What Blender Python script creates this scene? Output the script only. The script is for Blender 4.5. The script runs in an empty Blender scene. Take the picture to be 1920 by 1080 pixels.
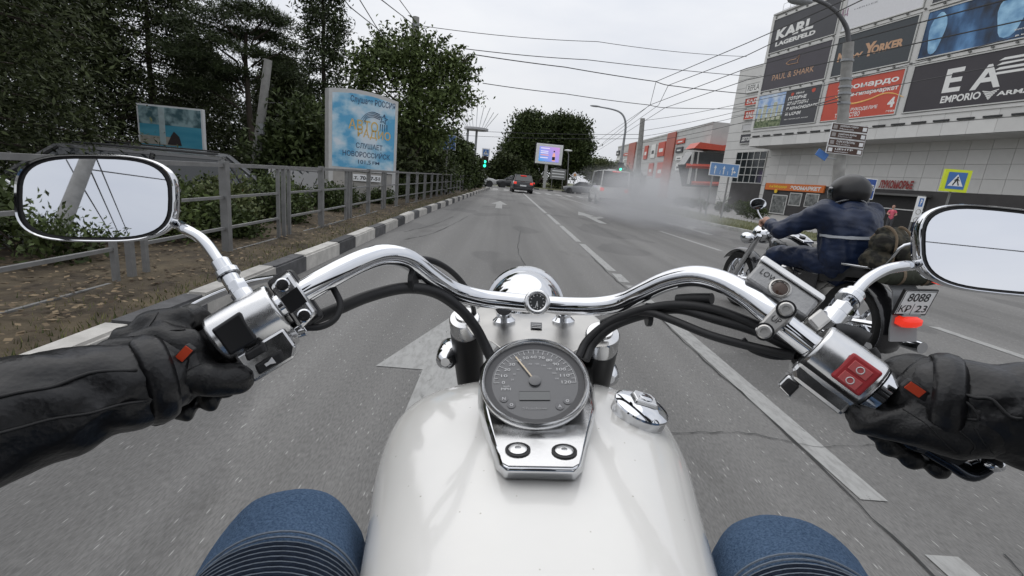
import bpy, bmesh, math, random
import numpy as np
from mathutils import Vector, Matrix
random.seed(7); RNG = np.random.default_rng(11)
SC = bpy.context.scene; COL = SC.collection
R_ = math.radians
# ------------------------------------------------------------------ camera
FPX, CAM_H, ROLL = 880.0, 1.2, R_(5.5)
def _rx(a): return Matrix.Rotation(a, 3, 'X')
def _rz(a): return Matrix.Rotation(a, 3, 'Z')
_c, _s = math.cos(ROLL), math.sin(ROLL)
_ux, _uy = (945-960)*_c+(331-540)*_s, -(945-960)*_s+(331-540)*_c
PITCH = math.atan(-_uy/FPX); YAW = math.atan(_ux*math.cos(PITCH)/FPX)
CR = _rz(YAW) @ _rx(math.pi/2-PITCH) @ _rz(ROLL)
CP = Vector((0, 0, CAM_H))
cam = bpy.data.cameras.new('camera'); cam_o = bpy.data.objects.new('camera', cam); COL.objects.link(cam_o)
cam_o.matrix_world = Matrix.Translation(CP) @ CR.to_4x4()
cam.sensor_width = 36; cam.lens = 36*FPX/1920; cam.clip_start = 0.02; cam.clip_end = 3000
SC.camera = cam_o
# ------------------------------------------------------------------ sky, sun, exposure (overcast)
SUN_EL, SUN_AZ = R_(58), R_(-35)
W = bpy.data.worlds.new('World'); SC.world = W; W.use_nodes = True
def build_world():
    nt = W.node_tree; n = nt.nodes; l = nt.links; n.clear()
    out = n.new('ShaderNodeOutputWorld'); mix = n.new('ShaderNodeMixShader'); mix.inputs[0].default_value = .93
    sky = n.new('ShaderNodeTexSky'); sky.sky_type = 'NISHITA'; sky.sun_disc = False
    sky.sun_elevation = SUN_EL; sky.sun_rotation = SUN_AZ; sky.dust_density = 3
    b1 = n.new('ShaderNodeBackground'); b1.inputs[1].default_value = .1
    b2 = n.new('ShaderNodeBackground'); b2.inputs[1].default_value = SKY_STRENGTH
    tc = n.new('ShaderNodeTexCoord'); mp = n.new('ShaderNodeMapping'); mp.inputs['Scale'].default_value = (1, 1, 3.2)
    nz = n.new('ShaderNodeTexNoise'); nz.inputs['Scale'].default_value = 1.7; nz.inputs['Detail'].default_value = 6; nz.inputs['Roughness'].default_value = .52
    cr = n.new('ShaderNodeValToRGB')
    e = cr.color_ramp.elements; e[0].position = .34; e[0].color = (.83, .87, .96, 1); e[1].position = .66; e[1].color = (1.06, 1.075, 1.11, 1)
    l.new(tc.outputs['Generated'], mp.inputs[0]); l.new(mp.outputs[0], nz.inputs[0]); l.new(nz.outputs[0], cr.inputs[0])
    # overcast sky: brighter towards the zenith (CIE overcast distribution)
    sx = n.new('ShaderNodeSeparateXYZ'); l.new(tc.outputs['Generated'], sx.inputs[0])
    mr = n.new('ShaderNodeMapRange'); mr.inputs['To Min'].default_value = .90; mr.inputs['To Max'].default_value = 1.5; l.new(sx.outputs[2], mr.inputs[0])
    mu = n.new('ShaderNodeVectorMath'); mu.operation = 'SCALE'; l.new(cr.outputs[0], mu.inputs[0]); l.new(mr.outputs[0], mu.inputs[3])
    l.new(mu.outputs[0], b2.inputs[0]); l.new(sky.outputs[0], b1.inputs[0])
    l.new(b1.outputs[0], mix.inputs[1]); l.new(b2.outputs[0], mix.inputs[2]); l.new(mix.outputs[0], out.inputs[0])
SKY_STRENGTH = .83
build_world()
sun = bpy.data.lights.new('sun', 'SUN'); sun.energy = 1.0; sun.angle = R_(90); sun.color = (1, .97, .92)
sun_o = bpy.data.objects.new('sun', sun); COL.objects.link(sun_o); sun_o['kind'] = 'helper'
sun_o.rotation_euler = (math.pi/2-SUN_EL, 0, math.pi-SUN_AZ)
SC.view_settings.view_transform = 'Standard'; SC.view_settings.look = 'None'; SC.view_settings.exposure = 0.0; SC.view_settings.gamma = 1
SC.render.engine = 'CYCLES'; SC.cycles.use_denoising = True; SC.cycles.max_bounces = 8; SC.cycles.transparent_max_bounces = 12
SC.cycles.volume_step_rate = 2.0; SC.cycles.volume_max_steps = 64; SC.cycles.volume_bounces = 1; SC.cycles.caustics_reflective = False; SC.cycles.caustics_refractive = False
# ------------------------------------------------------------------ pixel to place
def ray(px, py): return CR @ Vector(((px-960)/FPX, -(py-540)/FPX, -1))
def cz(px, py, d): return CP + ray(px, py)*d                      # at a camera depth
def atY(px, py, Y): r = ray(px, py); return CP + r*(Y/r.y)
def gz(px, py, z=0.0): r = ray(px, py); return CP + r*((z-CAM_H)/r.z)
# ------------------------------------------------------------------ materials
MATS = {}
def mat(name, col=(.5, .5, .5), rough=.5, metal=0, var=.12, vs=6, bump=0, bs=60, coat=0, spec=.5, emit=None, es=1, trans=0, ior=1.45, island=0, hue=None, det=4, sub=0, stretch=None, rvar=0):
    if name in MATS: return MATS[name]
    m = bpy.data.materials.new(name); m.use_nodes = True; nt = m.node_tree; n = nt.nodes; l = nt.links
    b = n['Principled BSDF']; b.inputs['Roughness'].default_value = rough; b.inputs['Metallic'].default_value = metal
    b.inputs['Specular IOR Level'].default_value = spec; b.inputs['IOR'].default_value = ior
    if coat: b.inputs['Coat Weight'].default_value = coat; b.inputs['Coat Roughness'].default_value = .04
    if trans: b.inputs['Transmission Weight'].default_value = trans
    c2 = hue or tuple(min(1, c*(1+var)) for c in col); c1 = tuple(c*(1-var) for c in col)
    tc = n.new('ShaderNodeTexCoord'); src = tc.outputs['Object']
    if stretch:
        mp = n.new('ShaderNodeMapping'); mp.inputs['Scale'].default_value = stretch; l.new(src, mp.inputs[0]); src = mp.outputs[0]
    fac = None
    if var or hue:
        nz = n.new('ShaderNodeTexNoise'); nz.inputs['Scale'].default_value = vs; nz.inputs['Detail'].default_value = det; nz.inputs['Roughness'].default_value = .6
        l.new(src, nz.inputs[0]); fac = nz.outputs[0]
        if island:
            g = n.new('ShaderNodeNewGeometry'); mm = n.new('ShaderNodeMix'); mm.inputs[0].default_value = island
            l.new(fac, mm.inputs[2]); l.new(g.outputs['Random Per Island'], mm.inputs[3]); fac = mm.outputs[0]
        rp = n.new('ShaderNodeValToRGB'); rp.color_ramp.elements[0].position = .28 if not island else .1; rp.color_ramp.elements[1].position = .72 if not island else .9
        rp.color_ramp.elements[0].color = (*c1, 1); rp.color_ramp.elements[1].color = (*c2, 1)
        l.new(fac, rp.inputs[0]); l.new(rp.outputs[0], b.inputs['Base Color'])
        if rvar:
            mr = n.new('ShaderNodeMapRange'); mr.inputs['To Min'].default_value = max(0, rough-rvar); mr.inputs['To Max'].default_value = rough+rvar
            mr.inputs['From Min'].default_value = .3; mr.inputs['From Max'].default_value = .7
            l.new(fac, mr.inputs[0]); l.new(mr.outputs[0], b.inputs['Roughness'])
    else: b.inputs['Base Color'].default_value = (*col, 1)
    if bump:
        bz = n.new('ShaderNodeTexNoise'); bz.inputs['Scale'].default_value = bs; bz.inputs['Detail'].default_value = 3
        l.new(src, bz.inputs[0]); bp = n.new('ShaderNodeBump'); bp.inputs['Strength'].default_value = bump; bp.inputs['Distance'].default_value = .01
        l.new(bz.outputs[0], bp.inputs['Height']); l.new(bp.outputs[0], b.inputs['Normal'])
    if emit: b.inputs['Emission Color'].default_value = (*emit, 1); b.inputs['Emission Strength'].default_value = es
    if sub:
        b.inputs['Transmission Weight'].default_value = 0
    MATS[name] = m; return m
def per_object(m, lo, hi):
    n, l, b = nodes(m); src = b.inputs['Base Color'].links[0].from_socket; oi = n.new('ShaderNodeObjectInfo'); mr = n.new('ShaderNodeMapRange'); mr.inputs['To Min'].default_value = lo; mr.inputs['To Max'].default_value = hi; l.new(oi.outputs['Random'], mr.inputs[0])
    x = n.new('ShaderNodeVectorMath'); x.operation = 'SCALE'; l.new(src, x.inputs[0]); l.new(mr.outputs[0], x.inputs[3]); l.new(x.outputs[0], b.inputs['Base Color']); return m
def nodes(m): return m.node_tree.nodes, m.node_tree.links, m.node_tree.nodes['Principled BSDF']
# ------------------------------------------------------------------ objects
def prop(o, label=None, cat=None, group=None, kind=None):
    if label: o['label'] = label
    if cat: o['category'] = cat
    if group: o['group'] = group
    if kind: o['kind'] = kind
    return o
def thing(name, label, cat, m=None, group=None):
    o = bpy.data.objects.new(name, None); COL.objects.link(o); o.empty_display_size = .1
    if m is not None: o.matrix_world = m if isinstance(m, Matrix) else Matrix.Translation(Vector(m))
    return prop(o, label, cat, group)
def link(name, me, mt=None, parent=None):
    o = bpy.data.objects.new(name, me); COL.objects.link(o)
    if mt and not me.materials: me.materials.append(mt)
    if parent: o.parent = parent
    return o
def copy_tree(o, parent=None):
    c = o.copy(); COL.objects.link(c); c.parent = parent
    for ch in o.children: copy_tree(ch, c)
    return c
def spline(pts, n=6, closed=False):
    P = [Vector(p) for p in pts]; out = []; N = len(P)
    for i in range(N if closed else N-1):
        p0 = P[(i-1) % N] if (closed or i > 0) else P[0]*2-P[1]
        p1 = P[i]; p2 = P[(i+1) % N]; p3 = P[(i+2) % N] if (closed or i+2 < N) else P[-1]*2-P[-2]
        for k in range(n):
            t = k/n
            out.append(.5*((2*p1)+(p2-p0)*t+(2*p0-5*p1+4*p2-p3)*t*t+(3*p1-p0-3*p2+p3)*t**3))
    if not closed: out.append(P[-1].copy())
    return out
def lerp(a, b, t): return a+(b-a)*t
def interp(x, xs, ys):
    return float(np.interp(x, xs, ys))
class MB:
    def __init__(s): s.v = []; s.f = []
    def add(s, vs, fs):
        b = len(s.v); s.v += [tuple(v) for v in vs]; s.f += [tuple(i+b for i in f) for f in fs]; return s
    def box(s, x0, y0, z0, x1, y1, z1, m=None):
        vs = [Vector((x, y, z)) for z in (z0, z1) for y in (y0, y1) for x in (x0, x1)]
        if m is not None: vs = [m @ v for v in vs]
        return s.add(vs, [(0, 2, 3, 1), (4, 5, 7, 6), (0, 1, 5, 4), (2, 6, 7, 3), (0, 4, 6, 2), (1, 3, 7, 5)])
    def prism(s, poly, z0, z1, m=None, scale_top=1.0):
        n = len(poly); cx = sum(p[0] for p in poly)/n; cy = sum(p[1] for p in poly)/n
        vs = [Vector((p[0], p[1], z0)) for p in poly]+[Vector((cx+(p[0]-cx)*scale_top, cy+(p[1]-cy)*scale_top, z1)) for p in poly]
        if m is not None: vs = [m @ v for v in vs]
        return s.add(vs, [tuple(reversed(range(n))), tuple(range(n, 2*n))]+[(i, (i+1) % n, n+(i+1) % n, n+i) for i in range(n)])
    def rings(s, rings, cap=True, closed=True):
        n = len(rings[0]); b = len(s.v); fs = []
        for r in rings: s.v += [tuple(p) for p in r]
        for i in range(len(rings)-1):
            for k in range(n if closed else n-1):
                k2 = (k+1) % n; fs.append((b+i*n+k, b+i*n+k2, b+(i+1)*n+k2, b+(i+1)*n+k))
        if cap and closed:
            fs.append(tuple(b+k for k in reversed(range(n)))); e = b+(len(rings)-1)*n; fs.append(tuple(e+k for k in range(n)))
        s.f += fs; return s
    def tube(s, path, r, seg=8, cap=True, flat=1.0):
        P = [Vector(p) for p in path]; n = len(P); rs = r if hasattr(r, '__len__') else [r]*n
        if len(rs) != n: rs = [interp(i/(n-1), np.linspace(0, 1, len(rs)), rs) for i in range(n)]
        T = [(P[min(i+1, n-1)]-P[max(i-1, 0)]).normalized() for i in range(n)]
        a = Vector((0, 0, 1)) if abs(T[0].z) < .9 else Vector((1, 0, 0))
        u = T[0].cross(a).normalized(); rr = []
        for i in range(n):
            u = (u-T[i]*u.dot(T[i])); u = u.normalized() if u.length > 1e-6 else T[i].orthogonal().normalized()
            w = T[i].cross(u)
            rr.append([P[i]+(u*math.cos(q)+w*math.sin(q)*flat)*rs[i] for q in [2*math.pi*k/seg for k in range(seg)]])
        return s.rings(rr, cap)
    def lathe(s, prof, m=None, seg=24, cap=True):
        rr = []
        for r, z in prof:
            ring = [Vector((r*math.cos(2*math.pi*k/seg), r*math.sin(2*math.pi*k/seg), z)) for k in range(seg)]
            rr.append([m @ v for v in ring] if m is not None else ring)
        return s.rings(rr, cap)
    def ball(s, c, r, m=None, seg=12, rn=8):
        r = r if hasattr(r, '__len__') else (r, r, r); rr = []
        for i in range(rn+1):
            th = math.pi*i/rn; sn = max(math.sin(th), .01)
            ring = [Vector((c[0]+r[0]*sn*math.cos(2*math.pi*k/seg), c[1]+r[1]*sn*math.sin(2*math.pi*k/seg), c[2]-r[2]*math.cos(th))) for k in range(seg)]
            rr.append([m @ v for v in ring] if m is not None else ring)
        return s.rings(rr)
    def quad(s, a, b, c, d): return s.add([a, b, c, d], [(0, 1, 2, 3)])
    def mesh(s, name):
        me = bpy.data.meshes.new(name); me.from_pydata(s.v, [], s.f); me.update(); return me
    def build(s, name, mt=None, parent=None, smooth=0, bevel=0, seg=2, sub=0, world=None):
        """smooth: angle in degrees; world: inverse matrix applied to world-space vertices"""
        if world is not None: s.v = [tuple(world @ Vector(v)) for v in s.v]
        me = s.mesh(name); o = link(name, me, mt, parent)
        bm = bmesh.new(); bm.from_mesh(me); bmesh.ops.recalc_face_normals(bm, faces=bm.faces); bm.to_mesh(me); bm.free()
        if smooth:
            me.polygons.foreach_set('use_smooth', [True]*len(me.polygons)); me.set_sharp_from_angle(angle=R_(smooth))
        if bevel:
            b = o.modifiers.new('bevel', 'BEVEL'); b.width = bevel; b.segments = seg; b.limit_method = 'ANGLE'; b.angle_limit = R_(35)
        if sub:
            b = o.modifiers.new('sub', 'SUBSURF'); b.levels = sub; b.render_levels = sub
        return o
def frame(o, x, y=None, z=None):
    """4x4 from origin and two axes (x right, y up -> z out)"""
    x = Vector(x).normalized()
    if z is None: y = Vector(y); y = (y-x*y.dot(x)).normalized(); z = x.cross(y)
    else: z = Vector(z); z = (z-x*z.dot(x)).normalized(); y = z.cross(x)
    return Matrix(((x.x, y.x, z.x, o[0]), (x.y, y.y, z.y, o[1]), (x.z, y.z, z.z, o[2]), (0, 0, 0, 1)))
def onframe(m, px, py):
    """pixel -> (x, y) in the plane z=0 of a frame"""
    n = m.to_3x3() @ Vector((0, 0, 1)); o = m.translation; r = ray(px, py)
    p = CP + r*((o-CP).dot(n)/r.dot(n)); q = m.inverted() @ p; return q.x, q.y
TXT = {}
def text_mesh(s, bold=0, depth=0):
    k = (s, bold, depth)
    if k in TXT: return TXT[k]
    c = bpy.data.curves.new('t', 'FONT'); c.body = s; c.resolution_u = 3; c.offset = bold; c.extrude = depth; c.space_line = .85
    o = bpy.data.objects.new('t', c); COL.objects.link(o)
    me = bpy.data.meshes.new_from_object(o.evaluated_get(bpy.context.evaluated_depsgraph_get()))
    V = np.array([v.co[:] for v in me.vertices]); F = [tuple(p.vertices) for p in me.polygons]
    bpy.data.objects.remove(o); bpy.data.curves.remove(c); bpy.data.meshes.remove(me)
    TXT[k] = (V, F); return TXT[k]
def lettering(s, box, mt, parent, z=.012, bold=.02, shear=0, name='lettering', m=None, depth=0):
    V, F = text_mesh(s, bold); x0, y0, x1, y1 = box
    lo = V.min(0); hi = V.max(0); U = (V-lo)/np.maximum(hi-lo, 1e-6)
    X = x0+U[:, 0]*(x1-x0)+U[:, 1]*shear*(y1-y0); Y = y0+U[:, 1]*(y1-y0)
    b = MB(); vs = [Vector((a, c, z)) for a, c in zip(X, Y)]
    if m is not None: vs = [m @ v for v in vs]
    b.add(vs, F)
    me = b.mesh(name); return link(name, me, mt, parent)
def pxbox(m, xl, yb, xr, yt):
    a = onframe(m, xl, yb); b = onframe(m, xr, yt); return (a[0], a[1], b[0], b[1])
def blob(name, caps, mt, parent, voxel=.01, smooth=6, inv=None, decimate=0, disp=None):
    """capsule chain union -> one continuous skin. caps: list of chains [(p, r), ...]"""
    b = MB()
    for ch in caps:
        for i, (p, r) in enumerate(ch):
            p = Vector(p); b.ball(p, r, seg=12, rn=8)
            if i:
                q, rq = ch[i-1]; q = Vector(q)
                if (p-q).length > 1e-4: b.tube([q, p], [rq, r], seg=12)
    if inv is not None: b.v = [tuple(inv @ Vector(v)) for v in b.v]
    me = b.mesh(name+'_src'); o = bpy.data.objects.new(name, me); COL.objects.link(o)
    r = o.modifiers.new('r', 'REMESH'); r.mode = 'VOXEL'; r.voxel_size = voxel
    if smooth: s = o.modifiers.new('s', 'SMOOTH'); s.iterations = smooth; s.factor = .5
    m2 = bpy.data.meshes.new_from_object(o.evaluated_get(bpy.context.evaluated_depsgraph_get()))
    bpy.data.objects.remove(o); bpy.data.meshes.remove(me); m2.name = name
    m2.materials.clear(); m2.materials.append(mt); m2.polygons.foreach_set('use_smooth', [True]*len(m2.polygons))
    if disp:
        V = np.empty(len(m2.vertices)*3); m2.vertices.foreach_get('co', V); V = V.reshape(-1, 3)
        N = np.empty(len(m2.vertices)*3); m2.vertices.foreach_get('normal', N); N = N.reshape(-1, 3)
        V += N*disp(V)[:, None]; m2.vertices.foreach_set('co', V.ravel()); m2.update()
    o = link(name, m2, None, parent); return o
# ================================================================== SETTING
def asphalt(name, base, light):
    m = mat(name, base, rough=.82, var=.0, spec=.35); n, l, b = nodes(m)
    tc = n.new('ShaderNodeTexCoord')
    def noise(sc, det, stretch=(1, 1, 1), ro=.55):
        mp = n.new('ShaderNodeMapping'); mp.inputs['Scale'].default_value = stretch; l.new(tc.outputs['Object'], mp.inputs[0])
        z = n.new('ShaderNodeTexNoise'); z.inputs['Scale'].default_value = sc; z.inputs['Detail'].default_value = det; z.inputs['Roughness'].default_value = ro; l.new(mp.outputs[0], z.inputs[0]); return z.outputs[0]
    def ramp(f, p0, c0, p1, c1):
        r = n.new('ShaderNodeValToRGB'); e = r.color_ramp.elements; e[0].position = p0; e[1].position = p1; e[0].color = (*c0, 1); e[1].color = (*c1, 1); l.new(f, r.inputs[0]); return r.outputs[0]
    def mixc(a, bb, f, mode='MIX', fv=.5):
        x = n.new('ShaderNodeMix'); x.data_type = 'RGBA'; x.blend_type = mode
        x.inputs[0].default_value = fv
        if f is not None: l.new(f, x.inputs[0])
        l.new(a, x.inputs[6]); l.new(bb, x.inputs[7]); return x.outputs[2]
    big = ramp(noise(.35, 5, (1, .25, 1)), .3, tuple(c*.84 for c in base), .7, tuple(c*1.16 for c in base))
    fine = ramp(noise(150, 3, (1, .2, 1)), .3, (.74,)*3, .7, (1.22,)*3)
    c = mixc(big, fine, None, 'MULTIPLY', 1)
    vo = n.new('ShaderNodeTexVoronoi'); vo.inputs['Scale'].default_value = 70; mp = n.new('ShaderNodeMapping'); mp.inputs['Scale'].default_value = (1, .17, 1)
    l.new(tc.outputs['Object'], mp.inputs[0]); l.new(mp.outputs[0], vo.inputs[0])
    sp = ramp(vo.outputs['Distance'], .10, (1, 1, 1), .2, (0, 0, 0))
    cm = n.new('ShaderNodeMath'); cm.operation = 'GREATER_THAN'; cm.inputs[1].default_value = .62; sep = n.new('ShaderNodeSeparateColor'); l.new(vo.outputs['Color'], sep.inputs[0]); l.new(sep.outputs[0], cm.inputs[0])
    mu = n.new('ShaderNodeMath'); mu.operation = 'MULTIPLY'; l.new(sp, mu.inputs[0]); l.new(cm.outputs[0], mu.inputs[1])
    li = n.new('ShaderNodeRGB'); li.outputs[0].default_value = (*light, 1)
    c = mixc(c, li.outputs[0], mu.outputs[0])
    st = ramp(noise(1.1, 6, (1, .35, 1), .65), .60, (1, 1, 1), .74, (.72, .71, .70))
    c = mixc(c, st, None, 'MULTIPLY', 1)
    tr = ramp(noise(1.0, 3, (1.1, .012, 1), .6), .35, (.78, .78, .78), .62, (1.12, 1.12, 1.12)); c = mixc(c, tr, None, 'MULTIPLY', 1)
    pt = ramp(noise(.5, 2, (1, .5, 1), .4), .56, (1, 1, 1), .575, (.82, .82, .825)); c = mixc(c, pt, None, 'MULTIPLY', 1)
    l.new(c, b.inputs['Base Color'])
    bp = n.new('ShaderNodeBump'); bp.inputs['Strength'].default_value = .35; bp.inputs['Distance'].default_value = .006; l.new(noise(110, 3), bp.inputs['Height']); l.new(bp.outputs[0], b.inputs['Normal'])
    return m
M_ROAD = asphalt('asphalt', (.165, .162, .156), (.36, .355, .34))
M_LOT = asphalt('asphalt_lot', (.085, .085, .083), (.2, .2, .2))
def paint_mat(name, col, under, wear=.5):
    m = mat(name, col, rough=.75, var=0); n, l, b = nodes(m); tc = n.new('ShaderNodeTexCoord')
    mp = n.new('ShaderNodeMapping'); mp.inputs['Scale'].default_value = (1, .3, 1); l.new(tc.outputs['Object'], mp.inputs[0])
    z = n.new('ShaderNodeTexNoise'); z.inputs['Scale'].default_value = 26; z.inputs['Detail'].default_value = 7; z.inputs['Roughness'].default_value = .7; l.new(mp.outputs[0], z.inputs[0])
    r = n.new('ShaderNodeValToRGB'); e = r.color_ramp.elements; e[0].position = wear-.14; e[1].position = wear+.1; e[0].color = (*under, 1); e[1].color = (*col, 1)
    e2 = r.color_ramp.elements.new(min(.99, wear+.3)); e2.color = (*[min(1, c*1.12) for c in col], 1)
    l.new(z.outputs[0], r.inputs[0]); l.new(r.outputs[0], b.inputs['Base Color'])
    z2 = n.new('ShaderNodeTexNoise'); z2.inputs['Scale'].default_value = 14; z2.inputs['Detail'].default_value = 9; z2.inputs['Roughness'].default_value = .75; l.new(mp.outputs[0], z2.inputs[0])
    a = n.new('ShaderNodeMapRange'); a.inputs['From Min'].default_value = .31; a.inputs['From Max'].default_value = .39; l.new(z2.outputs[0], a.inputs[0]); l.new(a.outputs[0], b.inputs['Alpha']); return m
M_LINE = paint_mat('road_paint', (.31, .31, .30), (.21, .208, .20), .43)
M_KW = mat('kerb_white', (.46, .445, .415), rough=.8, var=.2, vs=7, bump=.4, bs=40, det=7)
M_KB = mat('kerb_black', (.07, .07, .072), rough=.8, var=.35, vs=9, bump=.4, bs=40, det=7)
M_KC = mat('kerb_concrete', (.40, .40, .38), rough=.85, var=.22, vs=6, bump=.4, bs=40)
per_object(M_KW, .82, 1.08); per_object(M_KB, .7, 1.4); per_object(M_KC, .85, 1.1)
M_SOIL = mat('soil', (.05, .037, .026), rough=.95, var=.4, vs=3.5, hue=(.115, .09, .055), bump=.9, bs=22, det=8)
M_GRASSG = mat('lawn_ground', (.07, .085, .035), rough=.95, var=.35, vs=2.2, hue=(.14, .14, .06), bump=.8, bs=30, det=8)
M_PAVE = mat('pavement', (.24, .235, .225), rough=.85, var=.15, vs=1.5, bump=.3, bs=60)
M_GROUND = mat('far_ground', (.13, .135, .09), rough=.95, var=.3, vs=.08)
def kx(Y): return interp(Y, [-40, 12, 25, 41, 60], [-2.08, -2.06, -1.72, -1.2, -.4])
def rkx(Y): return interp(Y, [-40, 8, 18, 25, 44], [10.6, 9.8, 9.0, 8.45, 8.3])
def struct(o, label=None): return prop(o, label, None, None, 'structure')
b = MB(); b.quad((-2000, -2000, -1.1), (2000, -2000, -1.1), (2000, 2500, -1.1), (-2000, 2500, -1.1)); struct(b.build('ground', M_GROUND))
# road: main carriageway and the crossing street
b = MB(); ys = list(range(-40, 45, 3))+[44]
rr = [[(kx(y)-.1, y, 0), (rkx(y)+.1, y, 0)] for y in ys]
b.rings(rr, cap=False, closed=False)
b.quad((-90, 44, 0), (90, 44, 0), (90, 59, 0), (-90, 59, 0))
b.quad((12, 59, 0), (40, 59, 0), (60, 140, 0), (30, 140, 0)); b.quad((-14, 59, 0), (-1.5, 59, 0), (-3, 130, 0), (-14, 130, 0))
road = struct(b.build('road', M_ROAD)); road.data.flip_normals() if road.data.polygons[0].normal.z < 0 else None
# lane lines, arrows, crossing
def marking(polys, name='lane_line', z=.004):
    b = MB()
    for p in polys: b.add([(x, y, z) for x, y in p], [tuple(range(len(p)))])
    o = b.build(name, M_LINE, road)
    if o.data.polygons[0].normal.z < 0: o.data.flip_normals()
    return o
def dash(X0, Y0, X1, Y1, w=.13):
    n = max(1, int((Y1-Y0)/.8)); P = []
    L_ = [(lerp(X0, X1, i/n)-w/2+random.uniform(-.006, .006), lerp(Y0, Y1, i/n)) for i in range(n+1)]
    Rr = [(lerp(X0, X1, i/n)+w/2+random.uniform(-.006, .006), lerp(Y0, Y1, i/n)) for i in range(n+1)]
    for i in range(n): P.append([L_[i], Rr[i], Rr[i+1], L_[i+1]])
    return marking(P)
for y0, y1 in ((-7, -3.5), (-2.6, 1.42), (1.72, 5.8), (5.98, 6.55), (6.75, 9.6), (9.9, 13.3), (13.6, 17.4), (17.9, 40.5)): dash(1.70, y0, 1.72, y1)
for y0, y1 in ((-4, -1), (2.2, 5.0), (10.7, 14.6), (18.4, 21.5), (24, 41)): dash(5.15, y0, 5.0, y1)
def arrow(cx, y0, y1, yt, w, hw, turn=0):
    P = [[(cx-w, y0), (cx+w, y0), (cx+w, y1), (cx-w, y1)], [(cx-hw, y1), (cx+hw, y1), (cx+.02, yt)]]
    if turn: P.append([(cx+w, y1-1.2), (cx+w+.5*turn, y1-.3), (cx+w+.5*turn, y1+.4), (cx+w, y1-.5)])
    marking(P, 'lane_arrow')
arrow(-.21, 1.55, 2.7, 4.35, .185, .47); arrow(-.1, 18.2, 20.9, 23.8, .13, .36); arrow(3.4, 15.5, 18.6, 21, .13, .36, 1); arrow(6.8, 15.0, 18.0, 20.2, .13, .36, 1)
for i in range(10): 
    x = -.9+i*.98; marking([[(x, 42.6), (x+.46, 42.6), (x+.46, 46.2), (x, 46.2)]], 'crossing_stripe')
marking([[(-1.0, 41.2), (1.6, 41.2), (1.6, 41.6), (-1.0, 41.6)]], 'stop_line')
# tar cracks
M_TAR = mat('tar_crack', (.03, .03, .03), rough=.8, var=.3)
def crack(pts, w=.012):
    P = spline([(x, y, 0) for x, y in pts], 8); b = MB(); rr = []
    for i, p in enumerate(P):
        t = (P[min(i+1, len(P)-1)]-P[max(i-1, 0)]).normalized(); nrm = Vector((-t.y, t.x, 0)); j = nrm*random.uniform(-.012, .012); ww = w*random.uniform(.15, .8)
        rr.append([p+j+nrm*ww+Vector((0, 0, .0065)), p+j-nrm*ww+Vector((0, 0, .0065))])
    b.rings(rr, cap=False, closed=False); o = b.build('tar_crack', M_TAR, road)
    if o.data.polygons[0].normal.z < 0: o.data.flip_normals()
crack([(1.60, -.5), (1.615, .8), (1.60, 1.6), (1.63, 2.4), (1.61, 3.4), (1.64, 4.6), (1.60, 6), (1.62, 8)], .009)
crack([(.75, 2.2), (1.0, 2.17), (1.4, 2.22), (1.7, 2.14), (2.1, 2.2)], .0045)
crack([(1.85, .9), (1.9, 1.2), (1.98, 1.45)], .006); crack([(.3, 5.2), (.42, 6.3), (.35, 8), (.5, 11)], .007); 
crack([(-1.6, 8), (-1.3, 9), (-1.1, 11), (-.9, 14)], .012); crack([(-1.8, 9), (-1.5, 10.5), (-1.3, 13)], .01)
# left verge with soil, dropping to the car park
b = MB(); rr = []
for y in np.arange(-20, 41.5, .5):
    row = []
    for d in (0, .12, .3, .6, .9, 1.3, 1.7, 2.1, 2.6, 3.0, 3.4):
        x = kx(y)-.16-d; z = .15+.03*min(1, d/.6)+.025*math.sin(x*3.1+y*1.7)*math.sin(y*.9+d*2)*(d > .2)
        if d > 2.2: z -= (d-2.2)/1.2*.95
        row.append((x, y, z))
    rr.append(row)
b.rings(rr, cap=False, closed=False); verge = struct(b.build('planted_verge', M_SOIL, smooth=60))
b = MB(); b.quad((-60, -30, -.7), (-5.0, -30, -.7), (-5.0, 43.9, -.7), (-60, 43.9, -.7)); struct(b.build('car_park', M_LOT))
# right side pavement and grass
b = MB(); rr = [[(rkx(y)+.16, y, .1), (rkx(y)+2.4, y, .12), (rkx(y)+4.5, y, .11), (75, y, .1)] for y in ys]
b.rings(rr, cap=False, closed=False); struct(b.build('pavement', M_PAVE))
b = MB(); rr = []
for y in np.arange(15, 40.1, 1.0):
    rr.append([(rkx(y)+.165+d, y, .105+.045*math.sin(math.pi*d/4.4)+.012*math.sin(y*2+d*3)) for d in (0, .5, 1, 1.6, 2.3, 3, 3.7, 4.4)])
b.rings(rr, cap=False, closed=False); struct(b.build('grass_verge', M_GRASSG, smooth=60))
# kerbs: every stone a piece
kerb = struct(thing('kerb', 'black and white painted kerb beside the fence', None)); kerb.pop('category', None)
def stone(L, w, h, mt, nm):
    b = MB(); b.box(-w, .004, -.12, 0, L-.004, h); me = b.mesh(nm)
    bm = bmesh.new(); bm.from_mesh(me); bmesh.ops.bevel(bm, geom=[e for e in bm.edges if min(v.co.z for v in e.verts) > 0], offset=.018, segments=2, affect='EDGES'); bm.to_mesh(me); bm.free()
    me.materials.append(mt); return me
KW, KB, KC = stone(1.06, .16, .175, M_KW, 'kerb_stone'), stone(.69, .16, .175, M_KB, 'kerb_stone'), stone(1.0, .15, .13, M_KC, 'kerb_stone')
y = -8.92; i = 0
while y < 41:
    for me, L_ in ((KW, 1.06), (KB, .69)):
        o = link('kerb_stone', me, None, kerb); a = math.atan2(kx(y+L_)-kx(y), L_)
        o.location = (kx(y)+random.uniform(-.006, .006), y, random.uniform(-.008, .008)); o.rotation_euler = (random.uniform(-.006, .006), 0, -a); y += L_
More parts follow.
